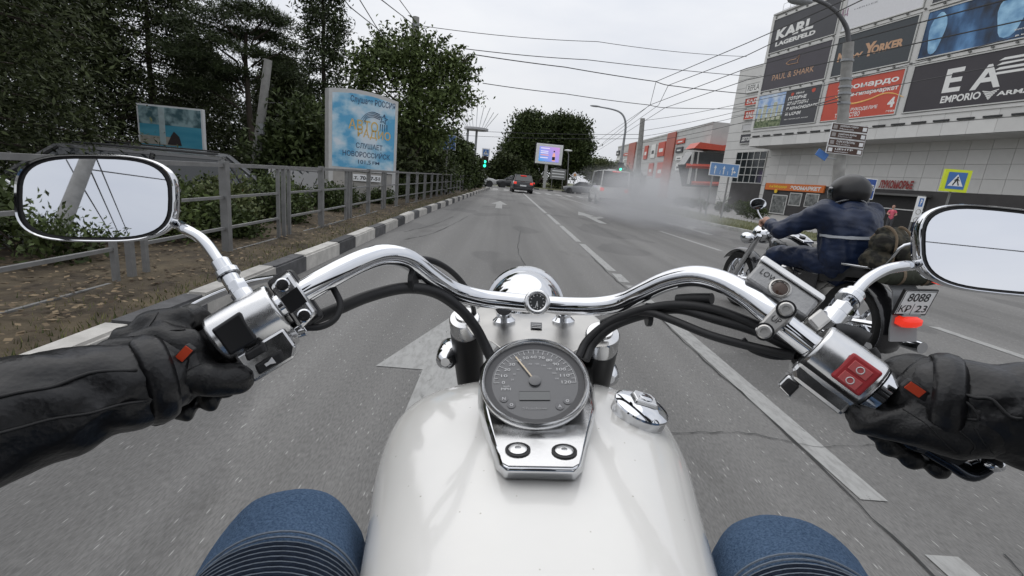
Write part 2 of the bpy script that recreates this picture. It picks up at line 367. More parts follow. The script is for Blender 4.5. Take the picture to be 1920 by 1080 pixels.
for k in range(7):
    a = k*.22; o = link('kerb_stone', KW if k % 2 else KB, None, kerb); o.location = (kx(41)-1.8+1.8*math.cos(a), 41.2+3*math.sin(a)*.9, 0); o.rotation_euler.z = a
rk = struct(thing('pavement_kerb', 'plain grey kerb along the mall side', None)); rk.pop('category', None)
y = 4
while y < 43.5:
    o = link('kerb_stone', KC, None, rk); o.location = (rkx(y)+.15, y, random.uniform(-.01, .004)); o.rotation_euler = (0, 0, -math.atan2(rkx(y+1)-rkx(y), 1)); y += 1.0
# traffic island beyond the crossing
b = MB(); isl = [(.5, 59.5), (16, 59), (14, 66), (9, 76), (5, 84), (1.5, 84), (-.2, 66)]
b.prism(isl, -.1, .16); struct(b.build('traffic_island', M_GRASSG))
ik = struct(thing('island_kerb', 'painted kerb of the grass island beyond the junction', None)); ik.pop('category', None)
def kerb_run(a, c, parent):
    a = Vector((*a, 0)); c = Vector((*c, 0)); d = (c-a); n = int(d.length/1.75); ang = math.atan2(d.y, d.x)-math.pi/2; t = d.normalized()
    for i in range(n):
        for me, off in ((KW, 0), (KB, 1.06)):
            o = link('kerb_stone', me, None, parent); o.location = a+t*(i*1.75+off); o.rotation_euler.z = ang
kerb_run((16, 58.85), (.3, 59.35), ik); kerb_run((.4, 59.4), (-.4, 66), ik)
b = MB(); b.prism([(-60, 130), (40, 130), (90, 260), (-120, 260)], -.3, .2); struct(b.build('far_lawn', M_GRASSG))
# leaf litter and grass on the verge (nobody could count it)
def scatter(name, n, fn, tri, mt, label):
    V = np.zeros((n, tri, 3)); 
    for i in range(n): V[i] = fn()
    me = bpy.data.meshes.new(name); me.from_pydata(V.reshape(-1, 3).tolist(), [], np.arange(n*tri).reshape(n, tri).tolist()); o = link(name, me, mt); prop(o, label, None, None, 'stuff'); return o
def _leaf():
    y = 1+random.random()**1.6*22; d = .1+random.random()*2.3; x = kx(y)-.16-d; s = random.uniform(.012, .030); a = random.random()*6.28
    z = .185+random.random()*.02; t = random.uniform(-.5, .5); u = np.array([math.cos(a), math.sin(a), t*.5]); w = np.array([-math.sin(a), math.cos(a), random.uniform(-.4, .4)])*.6
    c = np.array([x, y, z]); return [c-u*s, c+w*s, c+u*s, c-w*s]
scatter('leaf_litter', 8000, _leaf, 4, mat('dead_leaves', (.07, .045, .025), rough=.85, var=.3, island=.9, hue=(.22, .165, .10)), 'fallen brown leaves on the soil behind the kerb')
def _blade(d0, d1, fx, y0, y1, h, side):
    y = y0+random.random()**1.5*(y1-y0); d = d0+random.random()**1.4*(d1-d0); x = fx(y)+side*(.16+d); hh = h*random.uniform(.4, 1.1); a = random.random()*6.28; l = random.uniform(.1, .6)*hh
    c = np.array([x, y, .14 if side < 0 else .1]); u = np.array([math.cos(a), math.sin(a), 0]); return [c-u*.006, c+u*.006, c+np.array([math.cos(a+1)*l, math.sin(a+1)*l, hh])]
M_GR = mat('grass_blades', (.06, .085, .025), rough=.8, var=.3, island=.8, hue=(.19, .18, .07))
scatter('verge_grass', 9000, lambda: _blade(0, .8, kx, .8, 30, .06, -1), 3, M_GR, 'thin grass growing along the painted kerb')
scatter('roadside_grass', 9000, lambda: _blade(0, 4.2, rkx, 16, 40, .16, 1), 3, M_GR, 'grass on the verge by the mall side kerb')
# ================================================================== THE MALL
def fac_frame():
    hy = 331+(750-945)*math.tan(ROLL); u = ray(750, hy); u.z = 0; u.normalize()
    p0 = CP+ray(1667, 400)*34; p0.z = 0
    return u, p0
FU, FP0 = fac_frame(); FX = -FU                                  # along the facade, to the viewer's right
FN = FX.cross(Vector((0, 0, 1)))                                  # out of the wall, to the road
M_MALL = frame(FP0, FX, (0, 0, 1))                                # x = -s, y = height, z = out to the road
def mf(x, y, z=0): return M_MALL @ Matrix.Translation((x, y, z))
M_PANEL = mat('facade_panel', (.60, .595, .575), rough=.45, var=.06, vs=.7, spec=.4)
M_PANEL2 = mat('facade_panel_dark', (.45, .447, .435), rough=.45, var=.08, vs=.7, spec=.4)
per_object(M_PANEL, .9, 1.04); per_object(M_PANEL2, .9, 1.04)
M_JOINT = mat('panel_joint', (.16, .16, .155), rough=.8, var=.1)
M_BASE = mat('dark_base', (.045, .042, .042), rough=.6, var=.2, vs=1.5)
M_FRAME = mat('sign_frame', (.52, .52, .50), rough=.5, var=.08)
M_GLASSD = mat('dark_glass', (.02, .025, .028), rough=.08, var=.2, vs=2, spec=.8)
M_ALU = mat('aluminium', (.55, .55, .54), rough=.4, metal=.6, var=.1)
M_BLK = mat('black_plastic', (.018, .018, .019), rough=.45, var=.2)
mall = thing('shopping_mall', 'long pale panelled shopping mall with an overhanging sign storey on the road side', 'building', M_MALL)
def piece(me_name, w, h, d, mt, gap=.02):
    b = MB(); b.box(gap, gap, 0, w-gap, h-gap, d); me = b.mesh(me_name); me.materials.append(mt); return me
# bodies behind the cladding
LE, RE = -16.1, 14.0
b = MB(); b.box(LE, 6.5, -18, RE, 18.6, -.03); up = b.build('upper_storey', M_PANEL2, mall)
b = MB(); b.box(LE+.5, 0, -18, RE, 6.49, -2.53); lo = b.build('ground_storey', M_JOINT, mall)
# overhang soffit panels
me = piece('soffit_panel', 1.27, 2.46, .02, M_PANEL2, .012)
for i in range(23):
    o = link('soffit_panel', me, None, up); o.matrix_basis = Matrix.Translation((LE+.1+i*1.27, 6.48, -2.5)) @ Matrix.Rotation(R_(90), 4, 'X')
# fascia under the billboards: panels, two rows
me1 = piece('wall_panel', 1.5, .82, .05, M_PANEL, .008); me2 = piece('wall_panel', 1.5, .62, .04, M_PANEL, .008)
for i in range(20):
    o = link('wall_panel', me1, None, up); o.location = (LE+i*1.5, 6.5, -.03)
    o = link('wall_panel', me2, None, up); o.location = (LE+i*1.5, 7.36, -.03)
b = MB(); b.box(LE, 7.32, -.02, RE, 7.36, .03); b.build('drip_trim', M_JOINT, up)
vme = piece('vent_slot', .95, .11, .10, M_BLK, 0)
for i in range(17):
    o = link('vent_slot', vme, None, up); o.location = (LE+.35+i*1.42, 7.40, .0)
# piers and bands of the sign grid
for x in (-16.05, -8.15, -1.25, 6.6):
    b = MB(); b.box(x-.16, 7.99, -.02, x+.22, 18.58, .06); b.build('pier', M_PANEL, up)
for y in (7.98, 11.46, 14.92, 18.25):
    b = MB(); b.box(LE, y-.08, -.02, RE, y+.13, .075); b.build('band', M_PANEL, up)
    for i in range(24):
        if y > 8: 
            b2 = MB(); b2.box(LE+.4+i*1.2, y+.0, .075, LE+.52+i*1.2, y+.09, .2); b2.build('sign_bracket', M_JOINT, up) if i < 18 else None
b = MB(); b.box(LE-.03, 18.6, -18, RE, 18.75, .12); b.build('parapet', M_PANEL2, up)
rail = MB()
for i in range(6): rail.tube([(LE+.2+i*.9, 18.75, -.6), (LE+.2+i*.9, 19.7, -.6)], .025, 6)
rail.tube([(LE+.2, 19.7, -.6), (LE+4.8, 19.7, -.6)], .025, 6); rail.tube([(LE+.2, 19.2, -.6), (LE+4.8, 19.2, -.6)], .02, 6); rail.build('roof_railing', M_ALU, up)
b = MB(); b.box(-13.6, 18.75, -2.6, -12.2, 22, -1.4); b.build('roof_tower', mat('tower_red', (.45, .06, .04), rough=.5), up)
# lower wall: light tile cladding 1.27 x .95 over a dark base
tw = 1.27; rows = [(3.02, .93), (3.95, .95), (4.90, .95), (5.85, .63)]
for y, h in rows:
    me = piece('wall_panel', tw, h, .04, M_PANEL, .011)
    for i in range(23):
        o = link('wall_panel', me, None, lo); o.location = (LE+.52+i*tw, y, -2.53)
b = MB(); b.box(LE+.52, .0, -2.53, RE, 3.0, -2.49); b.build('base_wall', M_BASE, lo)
# entrance recess with dark shutter and white kick rails
b = MB(); b.box(-3.9, .2, -2.49, .55, 2.55, -2.47); b.build('entrance_recess', mat('recess_dark', (.012, .012, .012), rough=.6), lo)
b = MB(); b.box(-4.3, 2.58, -2.49, .75, 2.72, -1.9); b.build('canopy', mat('canopy_grey', (.12, .12, .115), rough=.6), lo)
b = MB(); b.box(-2.6, 1.55, -2.46, .5, 1.63, -2.4); b.build('push_rail', M_ALU, lo)
# pet shop band, windows and door under it
def sdoor(x0, x1, y0, y1, nm):
    w = MB(); w.box(x0, y0, -2.49, x1, y1, -2.44); f = w.build(nm, M_FRAME, lo)
    g = MB()
    if nm == 'door': g.box(x0+.1, y0+.1, -2.44, x1-.1, y1-.1, -2.43)
    else: g.box(x0+.08, y0+.08, -2.44, x1-.08, y1-.08, -2.43)
    g.build('pane', mat('shop_pane', (.05, .055, .055), rough=.15, var=.5, vs=3, hue=(.25, .26, .25), spec=.7), f)
    if nm == 'door': k = MB(); k.box(x1-.28, y0+.9, -2.43, x1-.22, y0+1.2, -2.38); k.build('handle', M_ALU, f)
def mp(px, py, off=-2.45): return onframe(mf(0, 0, off), px, py)
a = mp(1449, 364); c = mp(1470, 399); sdoor(a[0], c[0], .12, a[1], 'door')
for l_, t_, r_, b_ in ((1482, 361, 1499, 387), (1512, 362, 1531, 390)):
    a = mp(l_, t_); c = mp(r_, b_); sdoor(a[0], c[0], c[1], a[1], 'window')
# grid window at the corner
a = mp(1385, 310); c = mp(1438, 352)
M_WING = mf(0, 0, -2.5)
wing = MB(); wl = onframe(M_WING, 1398, 110)
wing.box(wl[0]-.6, 0, -18, LE+.45, 15.4, -2.55); wg = wing.build('corner_wing', M_PANEL, mall)
for k in range(16):
    j = MB(); j.box(wl[0]-.6, .9+k*.95, -2.55, LE+.45, .935+k*.95, -2.545); j.build('panel_seam', M_JOINT, wg) if k % 1 == 0 else None
w = MB(); w.box(-20.9, 3.0, -2.54, -16.2, 6.35, -2.5); win = w.build('grid_window', M_GLASSD, wg)
for i in range(6): m_ = MB(); m_.box(-20.9+i*.93, 3.0, -2.5, -20.83+i*.93, 6.35, -2.45); m_.build('mullion', M_FRAME, win)
for i in range(5): m_ = MB(); m_.box(-20.9, 3.0+i*.82, -2.5, -16.2, 3.07+i*.82, -2.449); m_.build('transom', M_FRAME, win)
w = MB(); w.box(-18.2, 12.2, -2.55, -16.2, 13.9, -2.5); w.build('window', M_GLASSD, wg)
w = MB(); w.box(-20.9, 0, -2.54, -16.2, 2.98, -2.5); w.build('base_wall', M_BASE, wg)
# ------------------------------------------------------------------ wall billboards
def print_mat(name, c0, c1, sc=2, lo_=.35, hi=.65, stretch=(1, 1, 1), third=None, rough=.55):
    m = mat(name, c0, rough=rough, var=0); n, l, b = nodes(m); tc = n.new('ShaderNodeTexCoord'); mp_ = n.new('ShaderNodeMapping'); mp_.inputs['Scale'].default_value = stretch
    z = n.new('ShaderNodeTexNoise'); z.inputs['Scale'].default_value = sc; z.inputs['Detail'].default_value = 6
    r = n.new('ShaderNodeValToRGB'); e = r.color_ramp.elements; e[0].position = lo_; e[1].position = hi; e[0].color = (*c0, 1); e[1].color = (*c1, 1)
    if third: k = e.new((lo_+hi)/2); k.color = (*third, 1)
    l.new(tc.outputs['Object'], mp_.inputs[0]); l.new(mp_.outputs[0], z.inputs[0]); l.new(z.outputs[0], r.inputs[0]); l.new(r.outputs[0], b.inputs['Base Color']); return m
M_WHT = mat('white_lettering', (.72, .72, .70), rough=.5, var=.04)
M_GOLD = mat('tan_lettering', (.50, .30, .18), rough=.5, var=.05)
M_DKBILL = mat('dark_billboard', (.055, .056, .064), rough=.55, var=.1, vs=.6)
M_PURP = mat('plum_billboard', (.06, .054, .066), rough=.55, var=.1, vs=.6)
M_REDB = mat('red_billboard', (.50, .075, .045), rough=.55, var=.08, vs=.6)
BG = 'billboards fixed to the mall front'
def wallboard(label, x0, y0, x1, y1, mt, z=.11, fr=M_FRAME, base=None):
    f = base or mf(0, 0, z); m = f @ Matrix.Translation((x0, y0, 0)); t = thing('wall_billboard', label, 'billboard', m, BG)
    w, h = x1-x0, y1-y0; b = MB(); b.box(.04, .04, -.1, w-.04, h-.04, 0); p = b.build('sheet', mt, t)
    for a in ((0, 0, w, .07), (0, h-.07, w, h), (0, .07, .07, h-.07), (w-.07, .07, w, h-.07)):
        q = MB(); q.box(a[0], a[1], -.1, a[2], a[3], .04); q.build('frame', fr, t)
    return t, m
def wtext(t, m, s, xl, yb, xr, yt, mt=M_WHT, bold=.03, shear=0): return lettering(s, pxbox(m, xl, yb, xr, yt), mt, t, .006, bold, shear)
t, m = wallboard('charcoal billboard with two lines of bold white capitals at the roof corner', -15.85, 15.1, -8.35, 18.2, M_DKBILL)
wtext(t, m, 'KARL', 1454, 76, 1529, 30, bold=.045); wtext(t, m, 'LAGERFELD', 1453, 88, 1530, 55, bold=.05)
t, m = wallboard('plum billboard with thin pinkish capitals under a fish outline', -15.85, 11.65, -8.35, 14.8, M_PURP)
wtext(t, m, 'PAUL & SHARK', 1447, 152, 1528, 122, M_GOLD, .0); 
fx, fy = onframe(m, 1486, 116); P = [(fx-.75, fy), (fx-.3, fy+.2), (fx+.3, fy+.18), (fx+.7, fy+.42), (fx+.62, fy), (fx+.7, fy-.2), (fx+.2, fy-.18), (fx-.4, fy-.16)]
b = MB(); b.tube([(x, y, .01) for x, y in P+[P[0]]], .03, 5); b.build('fish_outline', M_GOLD, t)
t, m = wallboard('billboard half photo of pale towers and half dark panel with white text', -15.85, 8.15, -8.35, 11.35, M_DKBILL)
b = MB(); b.box(.08, .08, .0, 3.5, 3.1, .004); ph = b.build('photo_print', print_mat('sky_print', (.20, .34, .62), (.6, .68, .75), 1.5), t)
b = MB(); b.box(.08, .08, .004, 3.5, 1.0, .006); b.build('printed_trees', print_mat('trees_print', (.03, .06, .02), (.22, .26, .14), 4), ph)
for i, (x, h) in enumerate(((.3, 1.9), (.95, 2.2), (1.6, 1.8), (2.2, 2.3), (2.85, 1.95))):
    b = MB(); b.box(x, .7, .006, x+.45, h, .009); b.build('printed_tower', print_mat('tower_print', (.32, .33, .22), (.58, .6, .5), 6, .4, .6, (1, 3, 1)), ph)
for s, yy in (('ГОТОВЫЕ', 2.25), ('КВАРТИРЫ', 1.8), ('В КРАСНОДАРЕ', 1.35), ('И СОЧИ', .9)):
    lettering(s, (3.9, yy, 3.9+.29*len(s), yy+.3), M_WHT, t, .006, .04, .15)
lettering('семья', (4.7, 2.68, 5.6, 2.85), M_WHT, t, .006, .02); lettering('мы строим для жизни', (3.9, .5, 6.6, .62), M_WHT, t, .006, 0)
b = MB(); b.lathe([(.17, .003), (.17, .008)], Matrix.Translation((4.3, 2.77, 0)), 12); b.lathe([(.2, .003), (.2, .008)], Matrix.Translation((6.6, 2.8, 0)), 12); b.build('red_mark', M_REDB, t)
t, m = wallboard('white billboard with small violet emblem and thin grey lettering at the top', -7.9, 15.1, -1.45, 18.2, mat('white_billboard', (.66, .66, .68), rough=.5, var=.03))
M_VIO = mat('violet_print', (.32, .18, .26), rough=.5); lettering('Щ', pxbox(m, 1577, 34, 1593, 14), M_VIO, t, .006, .03); wtext(t, m, 'HERDEZ', 1602, 19, 1647, 1, mat('grey_print', (.2, .2, .22), rough=.5), -.005)
t, m = wallboard('slate billboard with uneven tan capitals beside the concrete lamp post', -7.9, 11.65, -1.45, 14.75, mat('slate_billboard', (.045, .053, .06), rough=.55, var=.08))
wtext(t, m, 'N', 1569, 117, 1586, 97, M_GOLD, .05); wtext(t, m, 'EW', 1587, 112, 1619, 96, M_GOLD, .05); wtext(t, m, 'Y', 1617, 108, 1645, 76, M_GOLD, .05); wtext(t, m, 'ORKER', 1632, 102, 1697, 70, M_GOLD, .05)
t, m = wallboard('red billboard with white lettering, a yellow swoosh and a big four', -7.9, 8.15, -1.45, 11.3, M_REDB)
wtext(t, m, 'Леонардо', 1570, 174, 1688, 140, bold=.03); wtext(t, m, 'хобби-гипермаркет', 1568, 187, 1686, 158, bold=.03); wtext(t, m, '4', 1662, 202, 1680, 181, bold=.05)
wtext(t, m, 'РУКОДЕЛИЕ', 1594, 210, 1646, 196, bold=.02); wtext(t, m, 'ТВОРЧЕСТВО', 1564, 222, 1613, 208, bold=.02); wtext(t, m, 'этаж', 1660, 211, 1680, 205, bold=.02)
sw = [Vector((*onframe(m, x, y), .008)) for x, y in ((1566, 180), (1578, 192), (1600, 194), (1630, 186), (1655, 176), (1675, 175), (1694, 182))]
b = MB(); b.tube(spline(sw, 5), [.02, .06, .06, .05, .04, .02], 6, flat=.3); b.build('swoosh', mat('orange_print', (.75, .42, .12), rough=.5), t)
# blue film poster: plain generic stand-in
t, m = wallboard('blue film poster billboard with pale misty shapes above the black one', -.95, 11.65, 6.4, 14.7, print_mat('blue_poster', (.01, .016, .03), (.13, .30, .55), .55, .38, .64, (1, .5, 1), (.03, .09, .2)))
for cx, cy, rx_, ry_ in ((.9, 1.5, .5, 1.3), (5.0, 1.6, .75, 1.35)):
    b = MB(); b.add([(cx+rx_*math.cos(a)*(1+.15*math.sin(3*a)), cy+ry_*math.sin(a), .004) for a in np.linspace(0, 6.28, 20)[:-1]], [tuple(range(19))]); b.build('misty_shape', print_mat('mist_print', (.10, .25, .45), (.35, .6, .8), 1.2), t)
wtext(t, m, 'БИЛЕТЫ', 1903, 55, 1950, 47, bold=.03); wtext(t, m, 'В КИНО', 1903, 70, 1950, 56, bold=.05)
t, m = wallboard('black billboard with large white outline capitals and a winged emblem', -.95, 8.15, 6.4, 11.3, mat('black_billboard', (.04, .036, .042), rough=.55, var=.1, vs=.6))
wtext(t, m, 'E', 1765, 175, 1812, 124, bold=.025); wtext(t, m, 'A', 1817, 170, 1889, 115, bold=.025)
a0 = onframe(m, 1880, 128); a1 = onframe(m, 1893, 165)
for i in range(4):
    y1_ = 2.62-i*.26; b = MB(); x0_ = 5.05-i*.05; b.add([(x0_-.0, y1_-.14, .007), (x0_+1.9, y1_-.14, .007), (x0_+2.0, y1_, .007), (x0_+.25, y1_, .007)], [(0, 1, 2, 3)]); b.build('stripe', M_WHT, t)
wtext(t, m, 'EMPORIO', 1762, 194, 1841, 171, bold=.03); wtext(t, m, 'ARMANI', 1868, 180, 1962, 160, bold=.03)
ex, ey = onframe(m, 1855, 178); b = MB()
for k in range(5):
    wv = .42-.08*k; yy = ey+.22-.1*k
    for sgn in (-1, 1): b.add([(ex, yy-.1, .007), (ex+sgn*wv, yy+.02, .007), (ex+sgn*wv, yy+.07, .007), (ex, yy-.03, .007)], [(0, 1, 2, 3)])
b.build('winged_emblem', M_WHT, t)
t, m = wallboard('dark billboard strip above the blue film poster', -.95, 15.1, 6.4, 18.2, M_DKBILL)
# stacked small signs on the corner wing
def smallboard(label, xl, yb, xr, yt, mt, s=None, tm=M_WHT, bold=.04):
    f = mf(0, 0, -2.4); q = pxbox(f, xl, yb, xr, yt); t, m = wallboard(label, q[0], q[1], q[2], q[3], mt, base=f)
    if s: w, h = q[2]-q[0], q[3]-q[1]; lettering(s, (w*.12, h*.22, w*.9, h*.78), tm, t, .006, bold)
smallboard('small white sign with dark capitals on the corner wing', 1397, 176, 1434, 150, mat('white_sign', (.7, .7, .68), rough=.5, var=.05), 'REPLAY', M_BLK, .0)
smallboard('upper small red sign on the corner wing', 1395, 200, 1432, 178, M_REDB, 'БАДА')
smallboard('lower small red sign with spaced white capitals on the corner wing', 1393, 226, 1429, 202, M_REDB, 'SUNLIGHT')
smallboard('blank pale sign between red and black ones on the corner wing', 1390, 246, 1425, 229, mat('pale_sign', (.5, .5, .5), rough=.5, var=.1))
smallboard('small black sign with white lettering at the foot of the corner wing', 1386, 270, 1418, 249, M_DKBILL, 'ДЕТСКИЙ')
# shop band and red letters over the entrance
f = mf(0, 0, -2.42); q = pxbox(f, 1435, 355, 1549, 344); y0_, y1_ = 2.44, 3.1
t = thing('shop_sign', 'long orange shop fascia with yellow and white lettering over the pet shop', 'sign', f @ Matrix.Translation((q[0], y0_, 0)))
w = q[2]-q[0]; b = MB(); b.box(0, 0, -.06, w, .66, .08); b.build('band', mat('orange_band', (.62, .16, .03), rough=.45, var=.05), t)
lettering("ЗООМАРКЕТ", (w*.46, .13, w*.95, .5), M_WHT, t, .085, .05, .1); lettering("Le'Муррр", (w*.08, .18, w*.4, .5), mat('yellow_print', (.75, .5, .03), rough=.5), t, .085, .04, .15)
b = MB(); b.lathe([(.2, .082), (.2, .1)], Matrix.Translation((w*.22, -.1, 0)), 14); b.build('round_emblem', MATS['yellow_print'], t)
t = thing('letter_sign', 'dark red separate capitals over the mall entrance', 'sign', f); q = pxbox(f, 1648, 350, 1716, 335)
lettering('ЛУКОМОРЬЕ', (q[0], 3.1, q[2], 3.72), mat('crimson_letter', (.26, .035, .03), rough=.5), t, .03, .05)
# ------------------------------------------------------------------ second mall, farther on
f2o = atY(1313, 366, 76); f2o.z = 0
S2 = frame(f2o, (0, -1, 0), (0, 0, 1))                               # long front faces the road; x towards the viewer
far = thing('far_mall', 'far grey shopping centre with red panels and a slanted glass entrance', 'building', S2)
topz = (S2.inverted() @ CP).y; 
def f2(px, py): return onframe(S2, px, py)
H2 = f2(1313, 238)[1]; XL = f2(1156, 300)[0]
b = MB(); b.box(XL, 0, -30, 0, H2, 0); bd = b.build('hall', M_PANEL2, far)
for a, r_ in ((1253, 1269), (1183, 1196)):
    q0, q1 = f2(a, 260)[0], f2(r_, 256)[0]; b = MB(); b.box(q0, 0, 0, q1, H2+.25, .25); b.build('red_pier', mat('red_cladding', (.36, .09, .06), rough=.5, var=.1, vs=.4), bd)
b = MB(); b.box(XL, H2, -30, 0, H2+.3, .1); b.build('parapet', M_PANEL2, bd)
for k in range(6):
    b = MB(); b.box(XL, 2+k*1.7, 0, 0, 2.05+k*1.7, .015); b.build('panel_seam', M_JOINT, bd)
for k, (l_, t_, r_, b_, c) in enumerate(((1233, 265, 1250, 294, 'r'), (1220, 270, 1232, 297, 'w'), (1207, 273, 1217, 299, 'r'), (1230, 304, 1247, 334, 'r'), (1215, 306, 1227, 330, 'r'), (1269, 259, 1286, 271, 'r'), (1268, 275, 1282, 287, 'k'), (1268, 292, 1281, 301, 'w'), (1267, 306, 1279, 320, 'w'), (1170, 286, 1181, 293, 'r'), (1170, 297, 1179, 303, 'w'), (1156, 282, 1163, 292, 'k'), (1156, 296, 1163, 305, 'w'))):
    a0 = f2(l_, b_); a1 = f2(r_, t_); mt = {'r': M_REDB, 'w': MATS['white_sign'], 'k': M_DKBILL}[c]
    y0_, y1_ = a0[1], a1[1]; b = MB(); b.box(a0[0], y0_, .02, a1[0], y1_, .2); s_ = b.build('sign_panel', mt, bd)
    m_ = MB(); ww, hh = a1[0]-a0[0], y1_-y0_; m_.box(a0[0]+ww*.22, y0_+hh*.3, .2, a1[0]-ww*.22, y0_+hh*.55, .21); m_.build('lettering', M_WHT if c != 'w' else M_BLK, s_)
# end wall facing the viewer, with slanted glazed entrance under a red roof edge
E2 = frame(f2o, (1, 0, 0), (0, 0, 1))
b = MB(); b.box(0, 0, -.06, 24, H2-.4, .05, Matrix.Rotation(math.pi/2, 4, 'Y')) if False else None
en = thing('glass_entrance', 'slanted dark glass entrance with red roof edge on the far mall', 'entrance', E2 @ Matrix.Translation((0, 0, 1.0)))
ef = E2 @ Matrix.Translation((0, 0, 1.0))
def e2(px, py): return onframe(ef, px, py)
gl = [e2(*p) for p in ((1284, 308), (1300, 284), (1363, 288), (1372, 310), (1380, 352), (1292, 350))]
b = MB(); b.prism(gl, -3, 0); g_ = b.build('glazing', M_GLASSD, en)
def strip(pts, w, nm, mt, z=.05): 
    b = MB(); b.tube([Vector((*e2(*p), z)) for p in pts], w, 4); b.build(nm, mt, en)
strip([(1300, 284), (1300, 284.5), (1290, 345)], .22, 'post', M_FRAME); strip([(1310, 285), (1303, 340)], .12, 'post', M_FRAME); strip([(1362, 288), (1380, 312)], .45, 'post', M_FRAME)
rf = [e2(*p) for p in ((1299, 278), (1310, 267), (1352, 273), (1383, 270), (1381, 282), (1352, 283))]
b = MB(); b.prism(rf, -3.2, .6); b.build('roof_edge', mat('red_edge', (.48, .07, .04), rough=.45), en)
gw = [e2(*p) for p in ((1299, 283), (1310, 279), (1368, 287), (1378, 300), (1384, 300), (1380, 281), (1352, 284), (1310, 275))]
strip([(1286, 311), (1375, 314)], .35, 'red_band', MATS['red_edge'], .1); strip([(1296, 343), (1380, 346)], .3, 'red_band', MATS['red_edge'], .1)
# ================================================================== VEGETATION
def fol(name, c0, c1, rough=.6): return mat(name, c0, rough=rough, var=.35, vs=1.1, island=.55, hue=c1, spec=.25)
M_DARK = fol('needle_dark', (.020, .028, .011), (.072, .090, .032))
M_PINE = fol('needle_pine', (.022, .034, .015), (.076, .100, .040))
M_LEAF = fol('leaf_mid', (.032, .052, .015), (.125, .165, .050))
M_LEAF2 = fol('leaf_dark', (.022, .035, .012), (.082, .110, .035))
M_ROADT = fol('leaf_road', (.038, .060, .017), (.15, .195, .065))
M_LITE = fol('leaf_light', (.05, .07, .022), (.15, .17, .07))
M_BARK = mat('bark', (.06, .048, .038), rough=.95, var=.35, vs=8, bump=.8, bs=30, stretch=(1, 1, .2))
M_BARKL = mat('bark_pale', (.13, .11, .09), rough=.95, var=.3, vs=8, bump=.8, bs=30, stretch=(1, 1, .2))
def leaf_mesh(name, C, size, mt, parent, asp=.55, droop=.0, out=None, tri=False):
    """C: (N,3) leaf centres; out: preferred outward dirs"""
    n = len(C); A = RNG.normal(size=(n, 3)); A /= np.linalg.norm(A, axis=1)[:, None]
    if out is not None: A = A*.8+out*.7; A[:, 2] -= droop; A /= np.linalg.norm(A, axis=1)[:, None]
    B = RNG.normal(size=(n, 3)); B -= A*(B*A).sum(1)[:, None]; B /= np.linalg.norm(B, axis=1)[:, None]
    s = size*RNG.uniform(.6, 1.35, n)[:, None]
    N_ = np.cross(A, B)
    if tri: V = np.stack([C-B*s*asp, C+B*s*asp, C+A*s*2], 1); k = 3
    else: V = np.stack([C-A*s, C+B*s*asp+N_*s*.18, C+A*s, C-B*s*asp+N_*s*.18], 1); k = 4
    me = bpy.data.meshes.new(name); me.vertices.add(n*k); me.vertices.foreach_set('co', V.astype(np.float32).ravel())
    me.loops.add(n*k); me.loops.foreach_set('vertex_index', np.arange(n*k, dtype=np.int32)); me.polygons.add(n)
    me.polygons.foreach_set('loop_start', np.arange(0, n*k, k, dtype=np.int32)); me.update(calc_edges=True)
    return link(name, me, mt, parent)
def crown_points(lobes, ncl, per, cr, shell=.55):
    """leaf positions: clumps spread through lobes, leaves round each clump"""
    P = []; O = []
    vol = np.array([r[0]*r[1]*r[2] for c, r in lobes])**.67; w = vol/vol.sum()
    for (c, r), q in zip(lobes, w):
        k = max(4, int(ncl*q)); D = RNG.normal(size=(k, 3)); D /= np.linalg.norm(D, axis=1)[:, None]
        rad = RNG.uniform(shell, 1.0, k)[:, None]*(1+.14*RNG.normal(size=(k, 1)))
        cc = np.array(c)+D*rad*np.array(r)
        for j in range(k):
            m = int(per*RNG.uniform(.6, 1.4)); d = RNG.normal(size=(m, 3)); 
            P.append(cc[j]+d*cr*RNG.uniform(.7, 1.3)*np.array([1, 1, .75])*.55); O.append(np.repeat(D[j][None]+np.array([[0, 0, .3]]), m, 0))
    return np.concatenate(P), np.concatenate(O)
def limb(b, p, q, r0, r1, wob=.08, n=5):
    p, q = Vector(p), Vector(q); L_ = (q-p).length; P = [p.lerp(q, i/n)+Vector((random.uniform(-1, 1), random.uniform(-1, 1), random.uniform(-.5, .5)))*wob*L_*(0 < i < n)*.4 for i in range(n+1)]
    b.tube(spline(P, 2), [r0, r1], 7)
def tree(name, label, base, lobes, mt, ncl, per, cr, size, trunk=(.16, .06), bark=M_BARK, group=None, shell=.55, asp=.55, extra=None, tri=False, droop=0):
    """lobes relative to base"""
    t = thing(name, label, 'tree', base, group)
    b = MB(); top = max(lobes, key=lambda L_: L_[0][2]); limb(b, (0, 0, -.5), (top[0][0]*.6, top[0][1]*.6, top[0][2]), *trunk, wob=.05, n=6)
    for c, r in lobes: 
        z0 = max(.25*c[2], c[2]-r[2]*1.3); limb(b, (top[0][0]*.6*z0/top[0][2], top[0][1]*.6*z0/top[0][2], z0), c, trunk[0]*.45, .02)
        for k in range(3): limb(b, c, (c[0]+random.uniform(-.7, .7)*r[0], c[1]+random.uniform(-.7, .7)*r[1], c[2]+random.uniform(-.2, .8)*r[2]), .03, .01)
    b.build('trunk', bark, t, smooth=60)
    P, O = crown_points(lobes, ncl, per, cr, shell)
    if extra is not None: P = np.concatenate([P, extra[0]]); O = np.concatenate([O, extra[1]])
    P[:, 2] = np.maximum(P[:, 2], .15)
    leaf_mesh('crown', P, size, mt, t, asp, out=O, tri=tri, droop=droop); return t
def V3(p): return (p.x, p.y, p.z)
